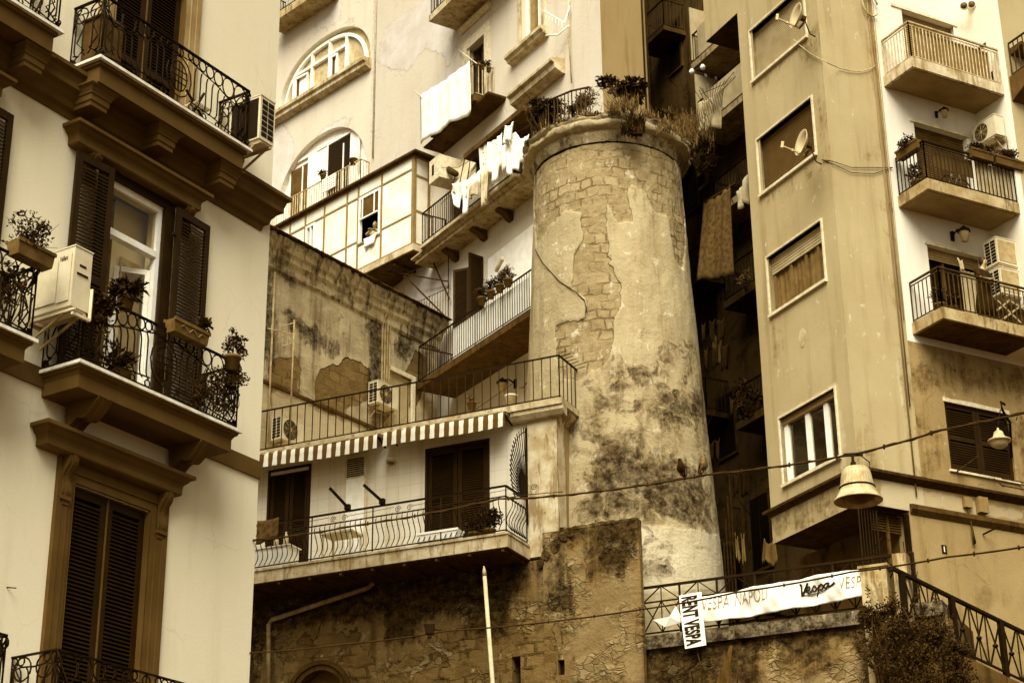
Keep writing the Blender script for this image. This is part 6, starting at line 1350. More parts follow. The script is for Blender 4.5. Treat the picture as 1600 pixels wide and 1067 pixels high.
def dish(p, label, s=.85):
    """offset dish seen edge on, boom to the left"""
    p = Vector(p); t = thing('satellite_dish', p, label, 'satellite dish', 'satellite dishes on the slanting face'); ax = Vector((-.93, -.33, .20)).normalized()
    x = ax.cross(Vector((0, 0, 1))).normalized(); y = x.cross(ax); g = G(); n = 24; P = []; 
    for j in range(6):
        r = .36 * s * j / 5
        for k in range(n): P.append(p + ax * (.16 * s * (j / 5) ** 2) + x * r * .9 * math.cos(2 * PI * k / n) + y * r * 1.05 * math.sin(2 * PI * k / n))
    g.add(P, [(j * n + k, j * n + (k + 1) % n, (j + 1) * n + (k + 1) % n, (j + 1) * n + k) for j in range(5) for k in range(n)], True); o = build('reflector', g, 'roller_pale', t); o.modifiers.new('t', 'SOLIDIFY').thickness = .012
    g = G(); f0 = p - y * .34 * s; f1 = p + ax * .66 * s - y * .30 * s; g.bar(f0, f1, .03); g.bar(f1 + y * .1, f1 - y * .06, .06); [g.bar(f0.lerp(f1, q) - y * .03, f0.lerp(f1, q) + y * .03, .04) for q in (.3, .55)]; build('arm', g, 'iron_pale', t)
    g = G(); g.bar(p, p - ax * .12, .10); g.tube([p - ax * .1, p - ax * .2 - y * .2, p - ax * .28 - y * .34, p - ax * .42 - y * .36], .016); g.bar(p - y * .3, p - ax * .1 - y * .1, .05); build('mount', g, 'iron_rust', t); return t
dish(R.p(*R.q(1251, 28, .55), .55), 'satellite dish at the topmost closed window of the slanting face')
dish(R.p(*R.q(1260, 226, .55), .55), 'satellite dish in front of the brown roller blind, second window down')
g = G(); g.tube([(R if x < 1297 else R2).p(*(R if x < 1297 else R2).q(x, y, .04), .04) for x, y in ((1240, 62), (1252, 73), (1266, 84), (1282, 93), (1296, 100), (1312, 107), (1328, 111), (1344, 112), (1358, 109), (1368, 103))], .012, 5); tag(build('aerial_cable', g, 'cable_pale'), 'pale loose cable sagging from the topmost dish round the corner', 'cable')
for k, (pts, lab) in enumerate((([(1284, 250), (1300, 252), (1330, 262), (1370, 262), (1395, 262)], 'upper of two thin cables from the second dish to the planter balcony'), ([(1284, 250), (1300, 256), (1330, 270), (1365, 272), (1395, 262)], 'lower of two thin cables from the second dish to the planter balcony'))):
    g = G(); g.tube([(R if x < 1300 else R2).p(*(R if x < 1300 else R2).q(x, y, .03), .03) for x, y in pts], .010, 4); tag(build('aerial_cable', g, 'cable'), lab, 'cable', 'thin aerial cables')
t = thing('wall_conduit', R2.p(1.6, 13.5, .03), 'bundle of vertical conduits beside the white recessed wall', 'conduit')
for k in range(3): g = G(); g.tube([R2.p(1.45 + .07 * k, 13.6 + 2 * k, .03), R2.p(1.45 + .07 * k, 20, .03 + .01 * k), R2.p(1.45 + .07 * k, 34, .03)], .018 - .004 * k, 5); build('conduit', g, ('roller_tan', 'curtain_brown', 'roller_pale')[k], t)
g = G(); P = [R2.p(1.5 + .22 * math.cos(a), 25.5 + .28 * math.sin(a), .08) for a in np.linspace(.3, 5.6, 18)]; g.tube(P, .022, 5); tag(build('cable_coil', g, 'cable_pale'), 'white coil of cable at the top of the conduits', 'cable')
zr2 = zb2 + .95
planter('flower_trough', F(R2.p(1.84, 0, .5), R2.az - 90), 0, zr2 - .12, 0, .72, .22, .2, 'dark trough with bushy plant on the side rail of the middle concrete balcony', (.32, .3, .15), 330, .08, 141, pmat='shutter_brown')
planter('flower_trough', R2, 3.45, zr2 - .1, .98, .62, .22, .2, 'long trough of dense plants on the middle concrete balcony, the left one', (.34, .16, .16), 420, .08, 142, pmat='shutter_brown')
planter('flower_trough', R2, 4.25, zr2 - .1, .98, .85, .22, .2, 'long trough of pale-leaved plants on the middle concrete balcony, the right one', (.45, .16, .14), 520, .08, 143, pmat='shutter_brown', lmat='leaf_light')
t = thing('wicker_screen', R2.p(2.7, zb2, .85), 'woven wicker screen tied inside the planter balcony railing', 'screen'); g = G(); g.box(R2, 2.15, 3.3, zb2 + .42, zb2 + .86, .84, .86); build('panel', g, 'wicker', t)
potted('potted_plant', R2.p(2.05, zb2, .4), 'dark potted plant in the left corner behind the planter balcony bars', .15, .25, (.2, .2, .3), 220, .09, 144)
t = thing('bicycle', R2.p(3.0, zb2, .6), 'old pale bicycle half hidden behind the planter balcony bars', 'bicycle')
for cx_, nm in ((2.78, 0), (3.18, 1)): g = G(); g.ring(R2, cx_, zb2 + .25, .62, .22, .018, 18); build('wheel', g, 'iron', t)
g = G(); [g.bar(R2.p(*p, .62), R2.p(*q_, .62), .03) for p, q_ in (((2.78, zb2 + .25), (2.9, zb2 + .58)), ((2.9, zb2 + .58), (3.1, zb2 + .55)), ((3.18, zb2 + .25), (3.08, zb2 + .62)), ((2.95, zb2 + .3), (3.1, zb2 + .55)), ((2.95, zb2 + .3), (2.9, zb2 + .6)))]; build('frame', g, 'iron_pale', t)
g = G(); g.box(R2, 2.84, 2.98, zb2 + .6, zb2 + .64, .58, .66); build('saddle', g, 'black', t)
for k, (u, lab, sd) in enumerate(((2.02, 'tall feathery potted plant in the corner of the balcony with the woman', 151), (2.35, 'round dark potted bush beside the feathery plant on the woman\'s balcony', 152))):
    potted('potted_plant', R2.p(u, zb3, .72), lab, .13, .2, (.2, .2, .26 - .04 * k), 360, .08 + .02 * k, sd, narrow=.3 + .3 * k)
t = thing('garden_table', R2.p(3.95, zb3, .6), 'upended table with crossed trestle legs at the right end of the woman\'s balcony', 'table'); g = G()
[g.bar(R2.p(*p, .85), R2.p(*q_, .85), .035) for p, q_ in (((3.55, zb3 + .05), (4.3, zb3 + .62)), ((3.55, zb3 + .55), (4.3, zb3 + .05)), ((3.5, zb3 + .3), (3.9, zb3 + .62)), ((3.9, zb3 + .62), (4.45, zb3 + .45)))]; build('trestle', g, 'roller_pale', t); g = G(); g.box(R2, 3.5, 4.5, zb3 + .05, zb3 + .6, .72, .76); build('top', g, 'iron_rust', t)
sheet('laundry', [R2.p(3.06, 19.3, .3), R2.p(3.2, 19.26, .3), R2.p(3.17, 19.05, .33), R2.p(3.07, 19.02, .33)], 6, 6, .04, 'small pale cloth hanging in the doorway left of the woman', 'laundry', 'cloth_grey', LG, 33)
sheet('laundry', [R2.p(4.25, 18.4, .5), R2.p(4.55, 18.35, .5), R2.p(4.6, 17.9, .55), R2.p(4.3, 17.95, .5)], 6, 6, .05, 'pale cloth hanging under the stacked air conditioners', 'laundry', 'cloth_grey', LG, 34)
t = thing('house_number', R2.p(2.07, 12.5, .02), 'small dark plaque with a white numeral on the lower wall', 'sign'); g = G(); c = R2.q(1475, 858); g.box(R2, c[0] - .065, c[0] + .065, c[1] - .09, c[1] + .09, 0, .015); build('plaque', g, 'ink', t)
vs, fs = text_mesh('1', .16, .004); g = G(); g.add([R2.p(c[0] - .045 + x, c[1] - .055 + y, .018) for x, y in vs], fs); build('numeral', g, 'paint_white', t)
t = thing('junction_box', R2.p(2.95, 13.6, .05), 'pair of electric meter boxes with hanging wires below the brown ledge', 'meter box'); g = G(); c = R2.q(1532, 791); g.box(R2, c[0] - .14, c[0] + .1, c[1] - .17, c[1] + .17, 0, .14); g.box(R2, c[0] - .5, c[0] - .3, c[1] - .1, c[1] + .12, 0, .1); build('body', g, 'roller_tan', t); g = G(); g.tube([R2.p(c[0] - .42, c[1] - .1, .06), R2.p(c[0] - .36, c[1] - .5, .06), R2.p(c[0] - .30, c[1] - .85, .05), R2.p(c[0] - .36, c[1] - .9, .05), R2.p(c[0] - .38, c[1] - .5, .08)], .02); build('wires', g, 'iron_rust', t)
g = G(); c = R2.q(1535, 835); e = R2.q(1562, 822, .4); g.bar(R2.p(*c, .02), R2.p(*e, .4), .03); tag(build('line_bracket', g, 'iron'), 'short iron clothes line bracket on the lower wall right of the numeral', 'bracket')
# wall lamp on scroll arm
t = thing('street_lamp', R2.p(*R2.q(1575, 690), 0), 'bell shaped lamp on a scrolled iron arm in front of the dark shuttered window', 'street lamp'); p = lambda x, y, d: R2.p(*R2.q(x, y, d), d)
g = G(); g.tube([p(1581, 715, .04), p(1578, 660, .05), p(1566, 640, .5), p(1564, 628, .55), p(1570, 632, .45)], .03, 6); g.tube([p(1579, 650, .05), p(1590, 648, .2), p(1588, 656, .2)], .018); g.tube([p(1580, 660, .05), p(1572, 665, .2), p(1568, 650, .45)], .02); build('arm', g, 'iron', t)
c = p(1561, 686, .75); g = G(); g.lathe(c, [(0, .26), (.02, .25), (.03, .2), (.09, .16), (.13, .04), (.24, -.02), (.25, -.05), (.2, -.06)], 18); build('shade', g, 'enamel', t); g = G(); g.lathe(c, [(.2, -.06), (.17, -.14), (.08, -.2), (0, -.21)], 16); build('bowl', g, 'curtain', t)
g = G(); g.tube([c + Vector((0, 0, .25)), p(1563, 640, .5)], .012); build('hanger', g, 'iron', t)
# ================================================================== ALLEY behind tower and right block
Q = F(at(1150, 300, 47), 153)
al = thing('alley_house', Q.p(0, 0, 0), 'shade-toned dark house deep in the alley between the tower and the right block', 'building')
wl = (*[Q.q(1095, 40)[0], Q.q(1113, 60)[0]], 30.25, 32.3, .2)
wall('wall', Q, -6, 6, 0, 46, 'plaster_shade', al, [(-1.2, -.72, 30.25, 32.6, .2)], step=2, ends=False)
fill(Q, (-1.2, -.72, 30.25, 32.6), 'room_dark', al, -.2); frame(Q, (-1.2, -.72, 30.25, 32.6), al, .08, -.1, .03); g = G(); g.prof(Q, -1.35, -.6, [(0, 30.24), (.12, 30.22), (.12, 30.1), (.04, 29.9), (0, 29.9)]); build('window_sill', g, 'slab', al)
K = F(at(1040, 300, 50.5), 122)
wall('wall', K, -6, 3.5, 0, 46, 'plaster_shade', al, (), step=2, ends=False)
g = G(); a = Q.q(1098, 283); g.box(Q, a[0] - .5, a[0] + .35, a[1] - .25, a[1] + .3, -.02, .05); w_ = build('window', g, 'slab', al); g = G(); g.box(Q, a[0] - .36, a[0] + .2, a[1] - .15, a[1] + .2, .05, .06); build('pane', g, 'black', w_)
for k, (y, uo, dep, ht) in enumerate(((100, -.4, 1.0, 0), (215, -.3, 1.0, .7), (355, .1, .9, .6), (500, .2, .8, .5), (700, .6, .9, 1))):
    z = Q.q(1140, y)[1]; g = G(); u0 = uo; g.box(Q, u0, 4, z - .2, z, 0, dep); b_ = build('balcony', g, 'slab' if k < 3 else 'slab_dark', al)
    g = G(); rail(g, [Q.p(u0 + .05, z, .02), Q.p(u0 + .05, z, dep - .05), Q.p(4, z, dep - .05)], .95, .14, .012, .02); build('railing', g, 'iron', b_)
    if k in (0, 1): g = G(); zz = z; g.box(Q, u0 + .02, u0 + .06, zz + .1, zz + 1.9, .1, dep); g.box(Q, u0 + .4, 3.5, zz + .05, zz + 1.0, dep - .03, dep); build('panel', g, 'roller_pale', b_)
g = G()
for k in range(7): x = 1012 + k * 7; u = K.q(x, 100)[0]; g.tube([K.p(u, 22, .08 + .3 * (k % 3)), K.p(u + .05, 33, .1), K.p(u, 44, .1)], .03 + .015 * (k % 2))
build('pipes', g, 'iron_rust', al)
g = G()
for k in range(4): x = 1128 + k * 5; p = at(x, 800, 44.5); g.tube([(p.x, p.y, 8), (p.x, p.y, 15 + k * .6)], .03, 6)
build('pipes', g, 'iron_rust', al)
for k, (u, z, w, h) in enumerate(((-1.6, 14, .8, 1.6), (-1.5, 18.5, .8, 1.7), (-1.9, 22.5, .7, 1.5), (-2.6, 26.5, .7, 1.7), (-3.0, 31.5, .6, 1.6), (-.2, 15, .8, 1.9), (-.4, 24.5, .7, 1.6))):
    g = G(); g.box(Q, u - .08, u + w + .08, z - .1, z + h + .1, -.02, .06); w_ = build('window', g, 'slab_dark', al); g = G(); g.box(Q, u, u + w * .48, z, z + h, .06, .075); g.box(Q, u + w * .52, u + w, z, z + h, .06, .075); build('pane', g, 'black', w_)
for k, (u, z) in enumerate(((-2.2, 15.9), (-2.4, 19.6), (-2.3, 23.6), (-3.4, 28.0), (-3.6, 32.5))):
    g = G(); g.box(Q, u, u + 1.5, z - .15, z, 0, .8); b_ = build('balcony', g, 'slab_dark', al); g = G(); rail(g, [Q.p(u + .04, z, .02), Q.p(u + .04, z, .76), Q.p(u + 1.46, z, .76), Q.p(u + 1.46, z, .02)], .95, .12, .011, .02); build('railing', g, 'iron_rust', b_)
rnd = random.Random(77); g = G()
for k in range(14): x = rnd.uniform(1010, 1165); y = rnd.uniform(60, 780); a = at(x, y, 43.6); b_ = at(x + rnd.uniform(20, 70), y + rnd.uniform(-60, 60), 45.5); g.tube([a, a.lerp(b_, .5) - Vector((0, 0, .25)), b_], .010, 4)
build('wires', g, 'cable', al)
sheet('hanging_carpet', [at(1101, 318, 44.2), at(1142, 290, 43.2), at(1146, 430, 43.2), at(1091, 438, 44.2)], 24, 16, .045, 'big patterned carpet hung out in the dark alley beside the tower', 'carpet', 'carpet', LG, 41, .03)
g = G(); g.bar(at(1100, 318, 44.2), at(1150, 286, 43), .06); tag(build('laundry_pole', g, 'iron_rust'), 'thick pole carrying the patterned carpet in the alley', 'pole')
sheet('hanging_carpet', [at(1091, 162, 45), at(1130, 136, 44.4), at(1126, 196, 44.4), at(1092, 204, 45)], 14, 10, .06, 'pale fringed rug with twig pattern high in the alley', 'carpet', 'curtain', LG, 42, .03)
g = G()
for k in range(12): a = at(1094 + 2.9 * k, 190 - 2 * k, 44.6 - .03 * k); g.tube([a, a + Vector((.1, -.1, .5)), a + Vector((.05 * k - .1, -.1, .9))], .01, 4)
tag(build('dry_twigs', g, 'iron_rust'), 'dry twigs before the pale fringed rug in the alley', 'twigs')
sheet('laundry', [at(1150, 300, 42.5), at(1166, 272, 42.2), at(1168, 312, 42.2), at(1152, 325, 42.5)], 8, 6, .08, 'pale cloth hanging on an alley balcony right of the carpet', 'laundry', 'cloth_grey', LG, 43)
for k, (c, lab) in enumerate((([(1148, 832), (1152, 836), (1158, 872), (1150, 870)], 'narrow cloth hanging in the alley just right of the tower base'), ([(1158, 832), (1162, 832), (1166, 870), (1160, 876)], 'second narrow cloth hanging in the alley near the tower base'), ([(1194, 842), (1210, 838), (1216, 876), (1190, 872)], 'brown sheet knotted on a line under the jetty of the tan block'), ([(1112, 520), (1130, 515), (1130, 560), (1114, 565)], 'dim laundry high in the dark alley behind the tower'))):
    sheet('laundry', [at(x, y, 41.5 + (k == 3) * 4) for x, y in c], 8, 8, .10, lab, 'laundry', 'curtain_brown' if k != 3 else 'curtain_brown', LG, 44 + k)
t = thing('wooden_shed', at(1175, 890, 41.6), 'small boarded wooden hut below the alley balconies', 'shed'); S = F(at(1178, 880, 41.6), 135); g = G(); z0 = 10.9
for k in range(8): g.box(S, -.55, .0, z0 + .2 * k, z0 + .19 * k + .195, 0, .05)
S2 = F(S.p(0, 0, .05), 55)
for k in range(8): g.box(S2, .0, 1.2, z0 + .2 * k, z0 + .19 * k + .195, -.05, 0)
build('boarding', g, 'shutter_brown', t); g = G(); g.box(S, -.7, .15, z0 + 1.6, z0 + 1.66, -1.2, .2); build('roof', g, 'slab_dark', t)
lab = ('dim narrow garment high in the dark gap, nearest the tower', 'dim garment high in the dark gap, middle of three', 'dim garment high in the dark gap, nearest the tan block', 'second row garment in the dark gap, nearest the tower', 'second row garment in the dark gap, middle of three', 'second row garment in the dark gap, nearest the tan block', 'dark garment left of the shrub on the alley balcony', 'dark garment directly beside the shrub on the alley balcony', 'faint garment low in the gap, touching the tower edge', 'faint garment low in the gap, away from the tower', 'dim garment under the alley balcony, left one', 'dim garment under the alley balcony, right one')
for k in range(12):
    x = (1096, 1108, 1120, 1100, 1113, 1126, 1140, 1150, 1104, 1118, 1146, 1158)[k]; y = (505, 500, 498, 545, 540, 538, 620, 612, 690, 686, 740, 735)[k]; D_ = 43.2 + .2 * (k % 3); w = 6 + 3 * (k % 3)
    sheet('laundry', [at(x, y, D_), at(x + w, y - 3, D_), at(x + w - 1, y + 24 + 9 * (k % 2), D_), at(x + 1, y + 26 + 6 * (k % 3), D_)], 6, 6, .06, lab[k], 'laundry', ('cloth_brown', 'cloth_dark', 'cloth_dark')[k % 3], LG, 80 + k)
# wild slope behind the tower top
g = G(); g.add([at(1000, 215, 43.2), at(1075, 250, 42.8), at(1100, 260, 46), at(1100, 180, 47.5), at(1020, 175, 47), at(1000, 190, 44)], [(0, 1, 2, 3, 4, 5)]); tag(build('terrace_bank', g, 'slab_dark'), kind='structure')
g = G(); grassy(g, [at(random.uniform(1030, 1105), random.uniform(185, 245), random.uniform(43, 46)) for _ in range(60)], 700, .45, 61, .25, .012); tag(build('dry_grass', g, 'straw'), 'dry grass on the bank between the tower top and the alley', 'grass', kind='stuff')
bush('wild_shrub', at(1095, 245, 43.5), (.6, .4, .5), 600, .13, 'tangled shrub right of the tower rim in the alley', 71, 'leaf', narrow=.35, ns=24)
bush('wild_shrub', at(1170, 625, 42.5), (.4, .3, .5), 350, .12, 'dark potted shrub on the alley balcony left of the tan block', 72, cat='plant')
bush('wild_shrub', at(1165, 440, 43), (.3, .3, .3), 160, .10, 'thin shrub on an alley balcony below the carpet', 73, 'straw', narrow=.3)
t = thing('string_of_bulbs', at(1080, 112, 44), 'two bright round bulbs on a bar in front of the alley window', 'lamp'); g = G(); g.bar(at(1076, 114, 44), at(1100, 104, 44), .03); build('bar', g, 'iron', t)
for (x, y) in ((1081, 112), (1098, 105)): g = G(); g.lathe(at(x, y, 44), [(0, -.1), (.07, -.06), (.08, 0), (.04, .07), (0, .08)], 12); build('bulb', g, 'paint_white', t)
# ================================================================== FOREGROUND: stair, ivy, cables, lamp, birds, people
S = F(R2.p(0, 0, 1.1), 61.5)
sa, sb_ = S.q(1405, 893), S.q(1650, 1013); za, zb = sa[1], sb_[1]
u0, u1 = sa[0], sb_[0]; zt_ = lambda u: za + (zb - za) * (u - u0) / (u1 - u0)
g = G(); H = 1.12; g.ext(S, [(u0 - .6, 0), (u1 + 4, 0), (u1 + 4, zt_(u1 + 4) - H), (u0, zt_(u0) - H), (u0 - .6, zt_(u0) - H + .05)], -.25, .05)
tag(build('stair_wall', g, 'plaster_shade', uvF=S), 'dark sloping wall of the outdoor stair at the lower right', 'wall')  # the wall's dark colour includes the shade below the railing
g = G(); g.ext(S, [(u0, 0), (u1 + 4, 0), (u1 + 4, zt_(u1 + 4) - H - .1), (u0, zt_(u0) - H - .1)], -1.08, -.25); tag(build('stairway', g, 'slab_dark'), kind='structure')
t = thing('stair_railing', S.p(u0, zt_(u0) - H, 0), 'sloping iron stair railing with crossed bars and round bosses at the lower right', 'railing')
g = G(); g.bar(S.p(u0 - .15, zt_(u0 - .15), 0), S.p(u1 + 1, zt_(u1 + 1), 0), .09, .06); g.bar(S.p(u0, zt_(u0) - H + .1, 0), S.p(u1 + 1, zt_(u1 + 1) - H + .1, 0), .04); build('handrail', g, 'iron', t)
x = u0 + .15; k = 0; pitch = .47
xs = [S.q(px, 960)[0] for px in (1462, 1515, 1580, 1640)]
bars = G(); boss = G()
u = u0 + .05
while u < u1 + .9:
    w = .40; a, b_ = u, u + w
    A = lambda x_, top: S.p(x_, zt_(x_) - (.03 if top else H - .1), 0)
    bars.bar(A(a + .03, 1), A(b_ - .03, 0), .028); bars.bar(A(a + .03, 0), A(b_ - .03, 1), .028); bars.bar(A((a + b_) / 2, 1), A((a + b_) / 2, 0), .022) if k % 3 == 1 else None
    c = S.p((a + b_) / 2, zt_((a + b_) / 2) - H / 2 - .01, 0); boss.lathe(c, [(0, -.05), (.045, -.03), (.06, 0), (.045, .03), (0, .05)], 10)
    if k % 3 == 0: posts = G(); posts.box(S, a - .05, a + .05, zt_(a) - H, zt_(a), -.05, .05); build('post', posts, 'iron', t)
    else: bars.bar(A(a, 1), A(a, 0), .026)
    u += w; k += 1
build('bars', bars, 'iron', t); build('bosses', boss, 'iron', t)
t = thing('gate_pier', at(1378, 905, 35.9), 'broken whitewashed masonry pier beside the ivy at the end of the banner', 'pier'); S_ = F(at(1378, 905, 35.9), 115); g = G(); g.box(S_, -.42, .1, 8, 11.75, -.35, .0); g.box(S_, .25, .52, 8, 11.95, -.3, .05); build('masonry', g, 'slab', t)
g = G(); g.box(S_, -.46, .14, 11.75, 11.8, -.38, .03); build('cap', g, 'slab', t)
t = thing('ivy', at(1420, 1000, 35.2), 'large dark ivy bush spilling over the terrace wall at the lower right', 'ivy'); g = G()
for k, (x, y, D, r) in enumerate(((1392, 968, 35.3, (.45, .4, .34)), (1362, 965, 35.5, (.25, .3, .22)), (1442, 1005, 34.8, (.6, .4, .42)), (1400, 1010, 35.0, (.6, .4, .6)), (1470, 1040, 34.6, (.6, .4, .5)), (1420, 1060, 34.7, (.6, .4, .5)), (1375, 990, 35.3, (.35, .3, .5)), (1500, 1075, 34.5, (.5, .3, .35)), (1500, 1030, 34.6, (.25, .3, .25)), (1462, 985, 34.9, (.32, .3, .3)))): leaves(g, at(x, y, D), tuple(1.18 * q for q in r), 1250, .06, 200 + k, .1, 13, .6, .85)
rw = random.Random(21)
for k in range(40):
    a = at(rw.uniform(1345, 1490), rw.uniform(950, 1050), 34.9); e = a + Vector((rw.uniform(-.35, .35), rw.uniform(-.2, .1), rw.uniform(-.2, .5)))
    for q in range(14): leaves(g, a.lerp(e, q / 13), (.05, .05, .05), 3, .055, 900 + k * 20 + q, clumps=2)
build('foliage', g, 'leaf', t); g = G()
for k in range(26): a = at(random.uniform(1370, 1480), 1090, 35.2); b_ = at(random.uniform(1340, 1480), random.uniform(945, 1030), 35.0); g.tube([a, a.lerp(b_, .5) + Vector((random.uniform(-.2, .2), -.1, .1)), b_], .012, 4)
build('stems', g, 'iron_rust', t)
t = thing('climbing_plant', Pw.p(1.3, 9.5, .05), 'bare climbing stems on the terrace wall below the upright sign', 'plant'); g = G()
for x0, pts in enumerate(([(1098, 1080), (1095, 1040), (1088, 1012)], [(1085, 1075), (1080, 1050), (1092, 1035)], [(1120, 1080), (1118, 1050), (1110, 1030)], [(1150, 1080), (1154, 1050), (1153, 1035)])): g.tube([Pw.p(*Pw.q(x, y, .03), .03) for x, y in pts], .016, 4)
build('stems', g, 'iron_rust', t)
g = G(); p0, p1 = at(1125, 1100, 36), at(1142, 1008, 36); g.hexa([p0 + Vector((-.22, 0, 0)), p0 + Vector((.12, 0, 0)), p0 + Vector((.12, .1, 0)), p0 + Vector((-.22, .1, 0)), p1 + Vector((-.02, 0, 0)), p1 + Vector((.03, 0, 0)), p1 + Vector((.03, .1, 0)), p1 + Vector((-.02, .1, 0))]); tag(build('leaning_board', g, 'slab_dark'), 'tapering dark board leaning on the terrace wall at the bottom', 'board')
# flag pole
t = thing('flagpole', at(771, 1100, 33), 'tall pale wooden pole standing before the stone wall', 'pole'); g = G(); a, b_ = at(776, 1150, 33), at(756, 884, 33); foot = a + (a - b_) * 9; g.tube([Vector((a.x + .25, a.y, 0)), a, b_.lerp(a, .06)], [.05, .042, .036], 8); build('shaft', g, 'wood_pole', t); g = G(); g.tube([b_.lerp(a, .06), b_.lerp(a, .03), b_], [.042, .034, .01], 8); build('tip', g, 'iron_pale', t)
# overhead cables
Dx = lambda x: 27 + (18.5 - 27) * (x - 388) / (1660 - 388)
def wire(pts, r, label, twist=0):
    P = []
    for (x0, y0), (x1, y1) in zip(pts[:-1], pts[1:]):
        n = max(2, int(abs(x1 - x0) / 14)); sag = abs(x1 - x0) * .012
        for k in range(n): t_ = k / n; x = x0 + (x1 - x0) * t_; P.append(at(x, y0 + (y1 - y0) * t_ + sag * 4 * t_ * (1 - t_), Dx(x)))
    P.append(at(*pts[-1], Dx(pts[-1][0])))
    t = thing('overhead_cable', P[0], label, 'cable', 'overhead cables'); g = G(); g.tube(P, r, 6); build('wire', g, 'cable', t)
    if twist:
        g = G(); g.tube([p + Vector((0, math.cos(i * 1.4) * r * 1.3, math.sin(i * 1.4) * r * 1.3)) for i, p in enumerate(P)], r * .6, 5); build('lashing', g, 'iron_rust', t)
    for i in range(3, len(P) - 1, 5): g = G(); g.bar(P[i] - Vector((0, 0, r * 2)), P[i] + Vector((0, 0, r * 2.2)), r * 1.6); build('clip', g, 'iron', t)
wire([(380, 846), (560, 820), (780, 779), (865, 775), (1100, 742), (1337, 709), (1470, 672), (1690, 622)], .013, 'upper overhead cable carrying the big street lamp and two pigeons', 1)
wire([(380, 1020), (540, 1006), (700, 985), (1000, 952), (1150, 925), (1330, 893), (1480, 870), (1690, 838)], .011, 'lower overhead cable crossing the stone wall and the banner')
g = G(); g.tube([at(780, 779, Dx(780)), at(830, 772, Dx(830)), at(880, 768, Dx(880))], .006, 4); tag(build('loose_wire', g, 'cable'), 'loose wire end coiled on the upper cable near the white pillar', 'wire')
# suspended street lamp
D = Dx(1337); k = D / FPX / math.cos(.1) * 1.02; top = at(1332, 712, D)
t = thing('street_lamp', top, 'large ribbed white enamel street lamp hanging from the upper cable', 'street lamp')
g = G(); g.bar(top + Vector((-.1, 0, .01)), top + Vector((.12, 0, .02)), .035); g.bar(top, top - Vector((0, 0, .2)), .03); g.bar(top + Vector((-.05, 0, -.17)), top + Vector((.07, 0, -.15)), .03); g.bar(top + Vector((.0, 0, -.08)), top + Vector((.0, 0, -.2)), .055); g.tube([top + Vector((.1, 0, 0)), top + Vector((.19, 0, -.08)), top + Vector((.18, 0, -.15)), top + Vector((.12, 0, -.18)), top + Vector((.06, 0, -.16))], .007, 4); build('hanger', g, 'iron', t)
c = Vector(at(1337, 734, D)); y = lambda px: -(px - 734) * k * .98; n = 60; prof = [(.0, 730), (17, 731), (21, 734), (23, 742), (25.5, 758), (26.5, 763)]
g = G(); P = []
for (r, py) in prof:
    for i in range(n): P.append(c + Vector((math.cos(2 * PI * i / n) * r * k * (1 + .02 * (i % 2)), math.sin(2 * PI * i / n) * r * k * (1 + .02 * (i % 2)), y(py))))
g.add(P, [(j * n + i, j * n + (i + 1) % n, (j + 1) * n + (i + 1) % n, (j + 1) * n + i) for j in range(len(prof) - 1) for i in range(n)]); build('housing', g, 'enamel', t)
g = G(); P = []; prof = [(26.6, 764), (27, 766), (29, 772), (33, 779), (37.5, 784), (38.5, 786), (38.0, 787), (33, 781), (28, 774)]
for (r, py) in prof:
    for i in range(n): f_ = 1 + (.012 * (i % 2) if py < 782 else 0); P.append(c + Vector((math.cos(2 * PI * i / n) * r * k * f_, math.sin(2 * PI * i / n) * r * k * f_, y(py))))
g.add(P, [(j * n + i, j * n + (i + 1) % n, (j + 1) * n + (i + 1) % n, (j + 1) * n + i) for j in range(len(prof) - 1) for i in range(n)]); build('shade', g, 'enamel', t)
g = G(); g.lathe(c, [(28 * k, y(774)), (24 * k, y(783)), (12 * k, y(790)), (0, y(792))], 24); build('bowl', g, 'enamel_dark', t); g = G(); g.tube([c + Vector((math.cos(2 * PI * i / 30) * 27 * k, math.sin(2 * PI * i / 30) * 27 * k, y(764))) for i in range(30)], .012, 5, True); build('band', g, 'iron', t)
# small dark lantern on the lower cable
t = thing('cable_box', at(671, 985, Dx(671)), 'small dark box lamp fixed to the lower cable before the stone wall', 'lamp'); p = Vector(at(671, 985, Dx(671))); g = G(); g.hexa([p + Vector(v) for v in ((-.05, -.05, -.05), (.06, -.05, -.05), (.06, .05, -.05), (-.05, .05, -.05), (-.08, -.07, .08), (.08, -.07, .08), (.08, .07, .08), (-.08, .07, .08))]); g.bar(p - Vector((0, 0, .1)), p - Vector((0, 0, .04)), .06); build('body', g, 'iron', t); g = G(); g.bar(p + Vector((.06, 0, .02)), p + Vector((.16, 0, 0)), .02); build('clip', g, 'iron', t)
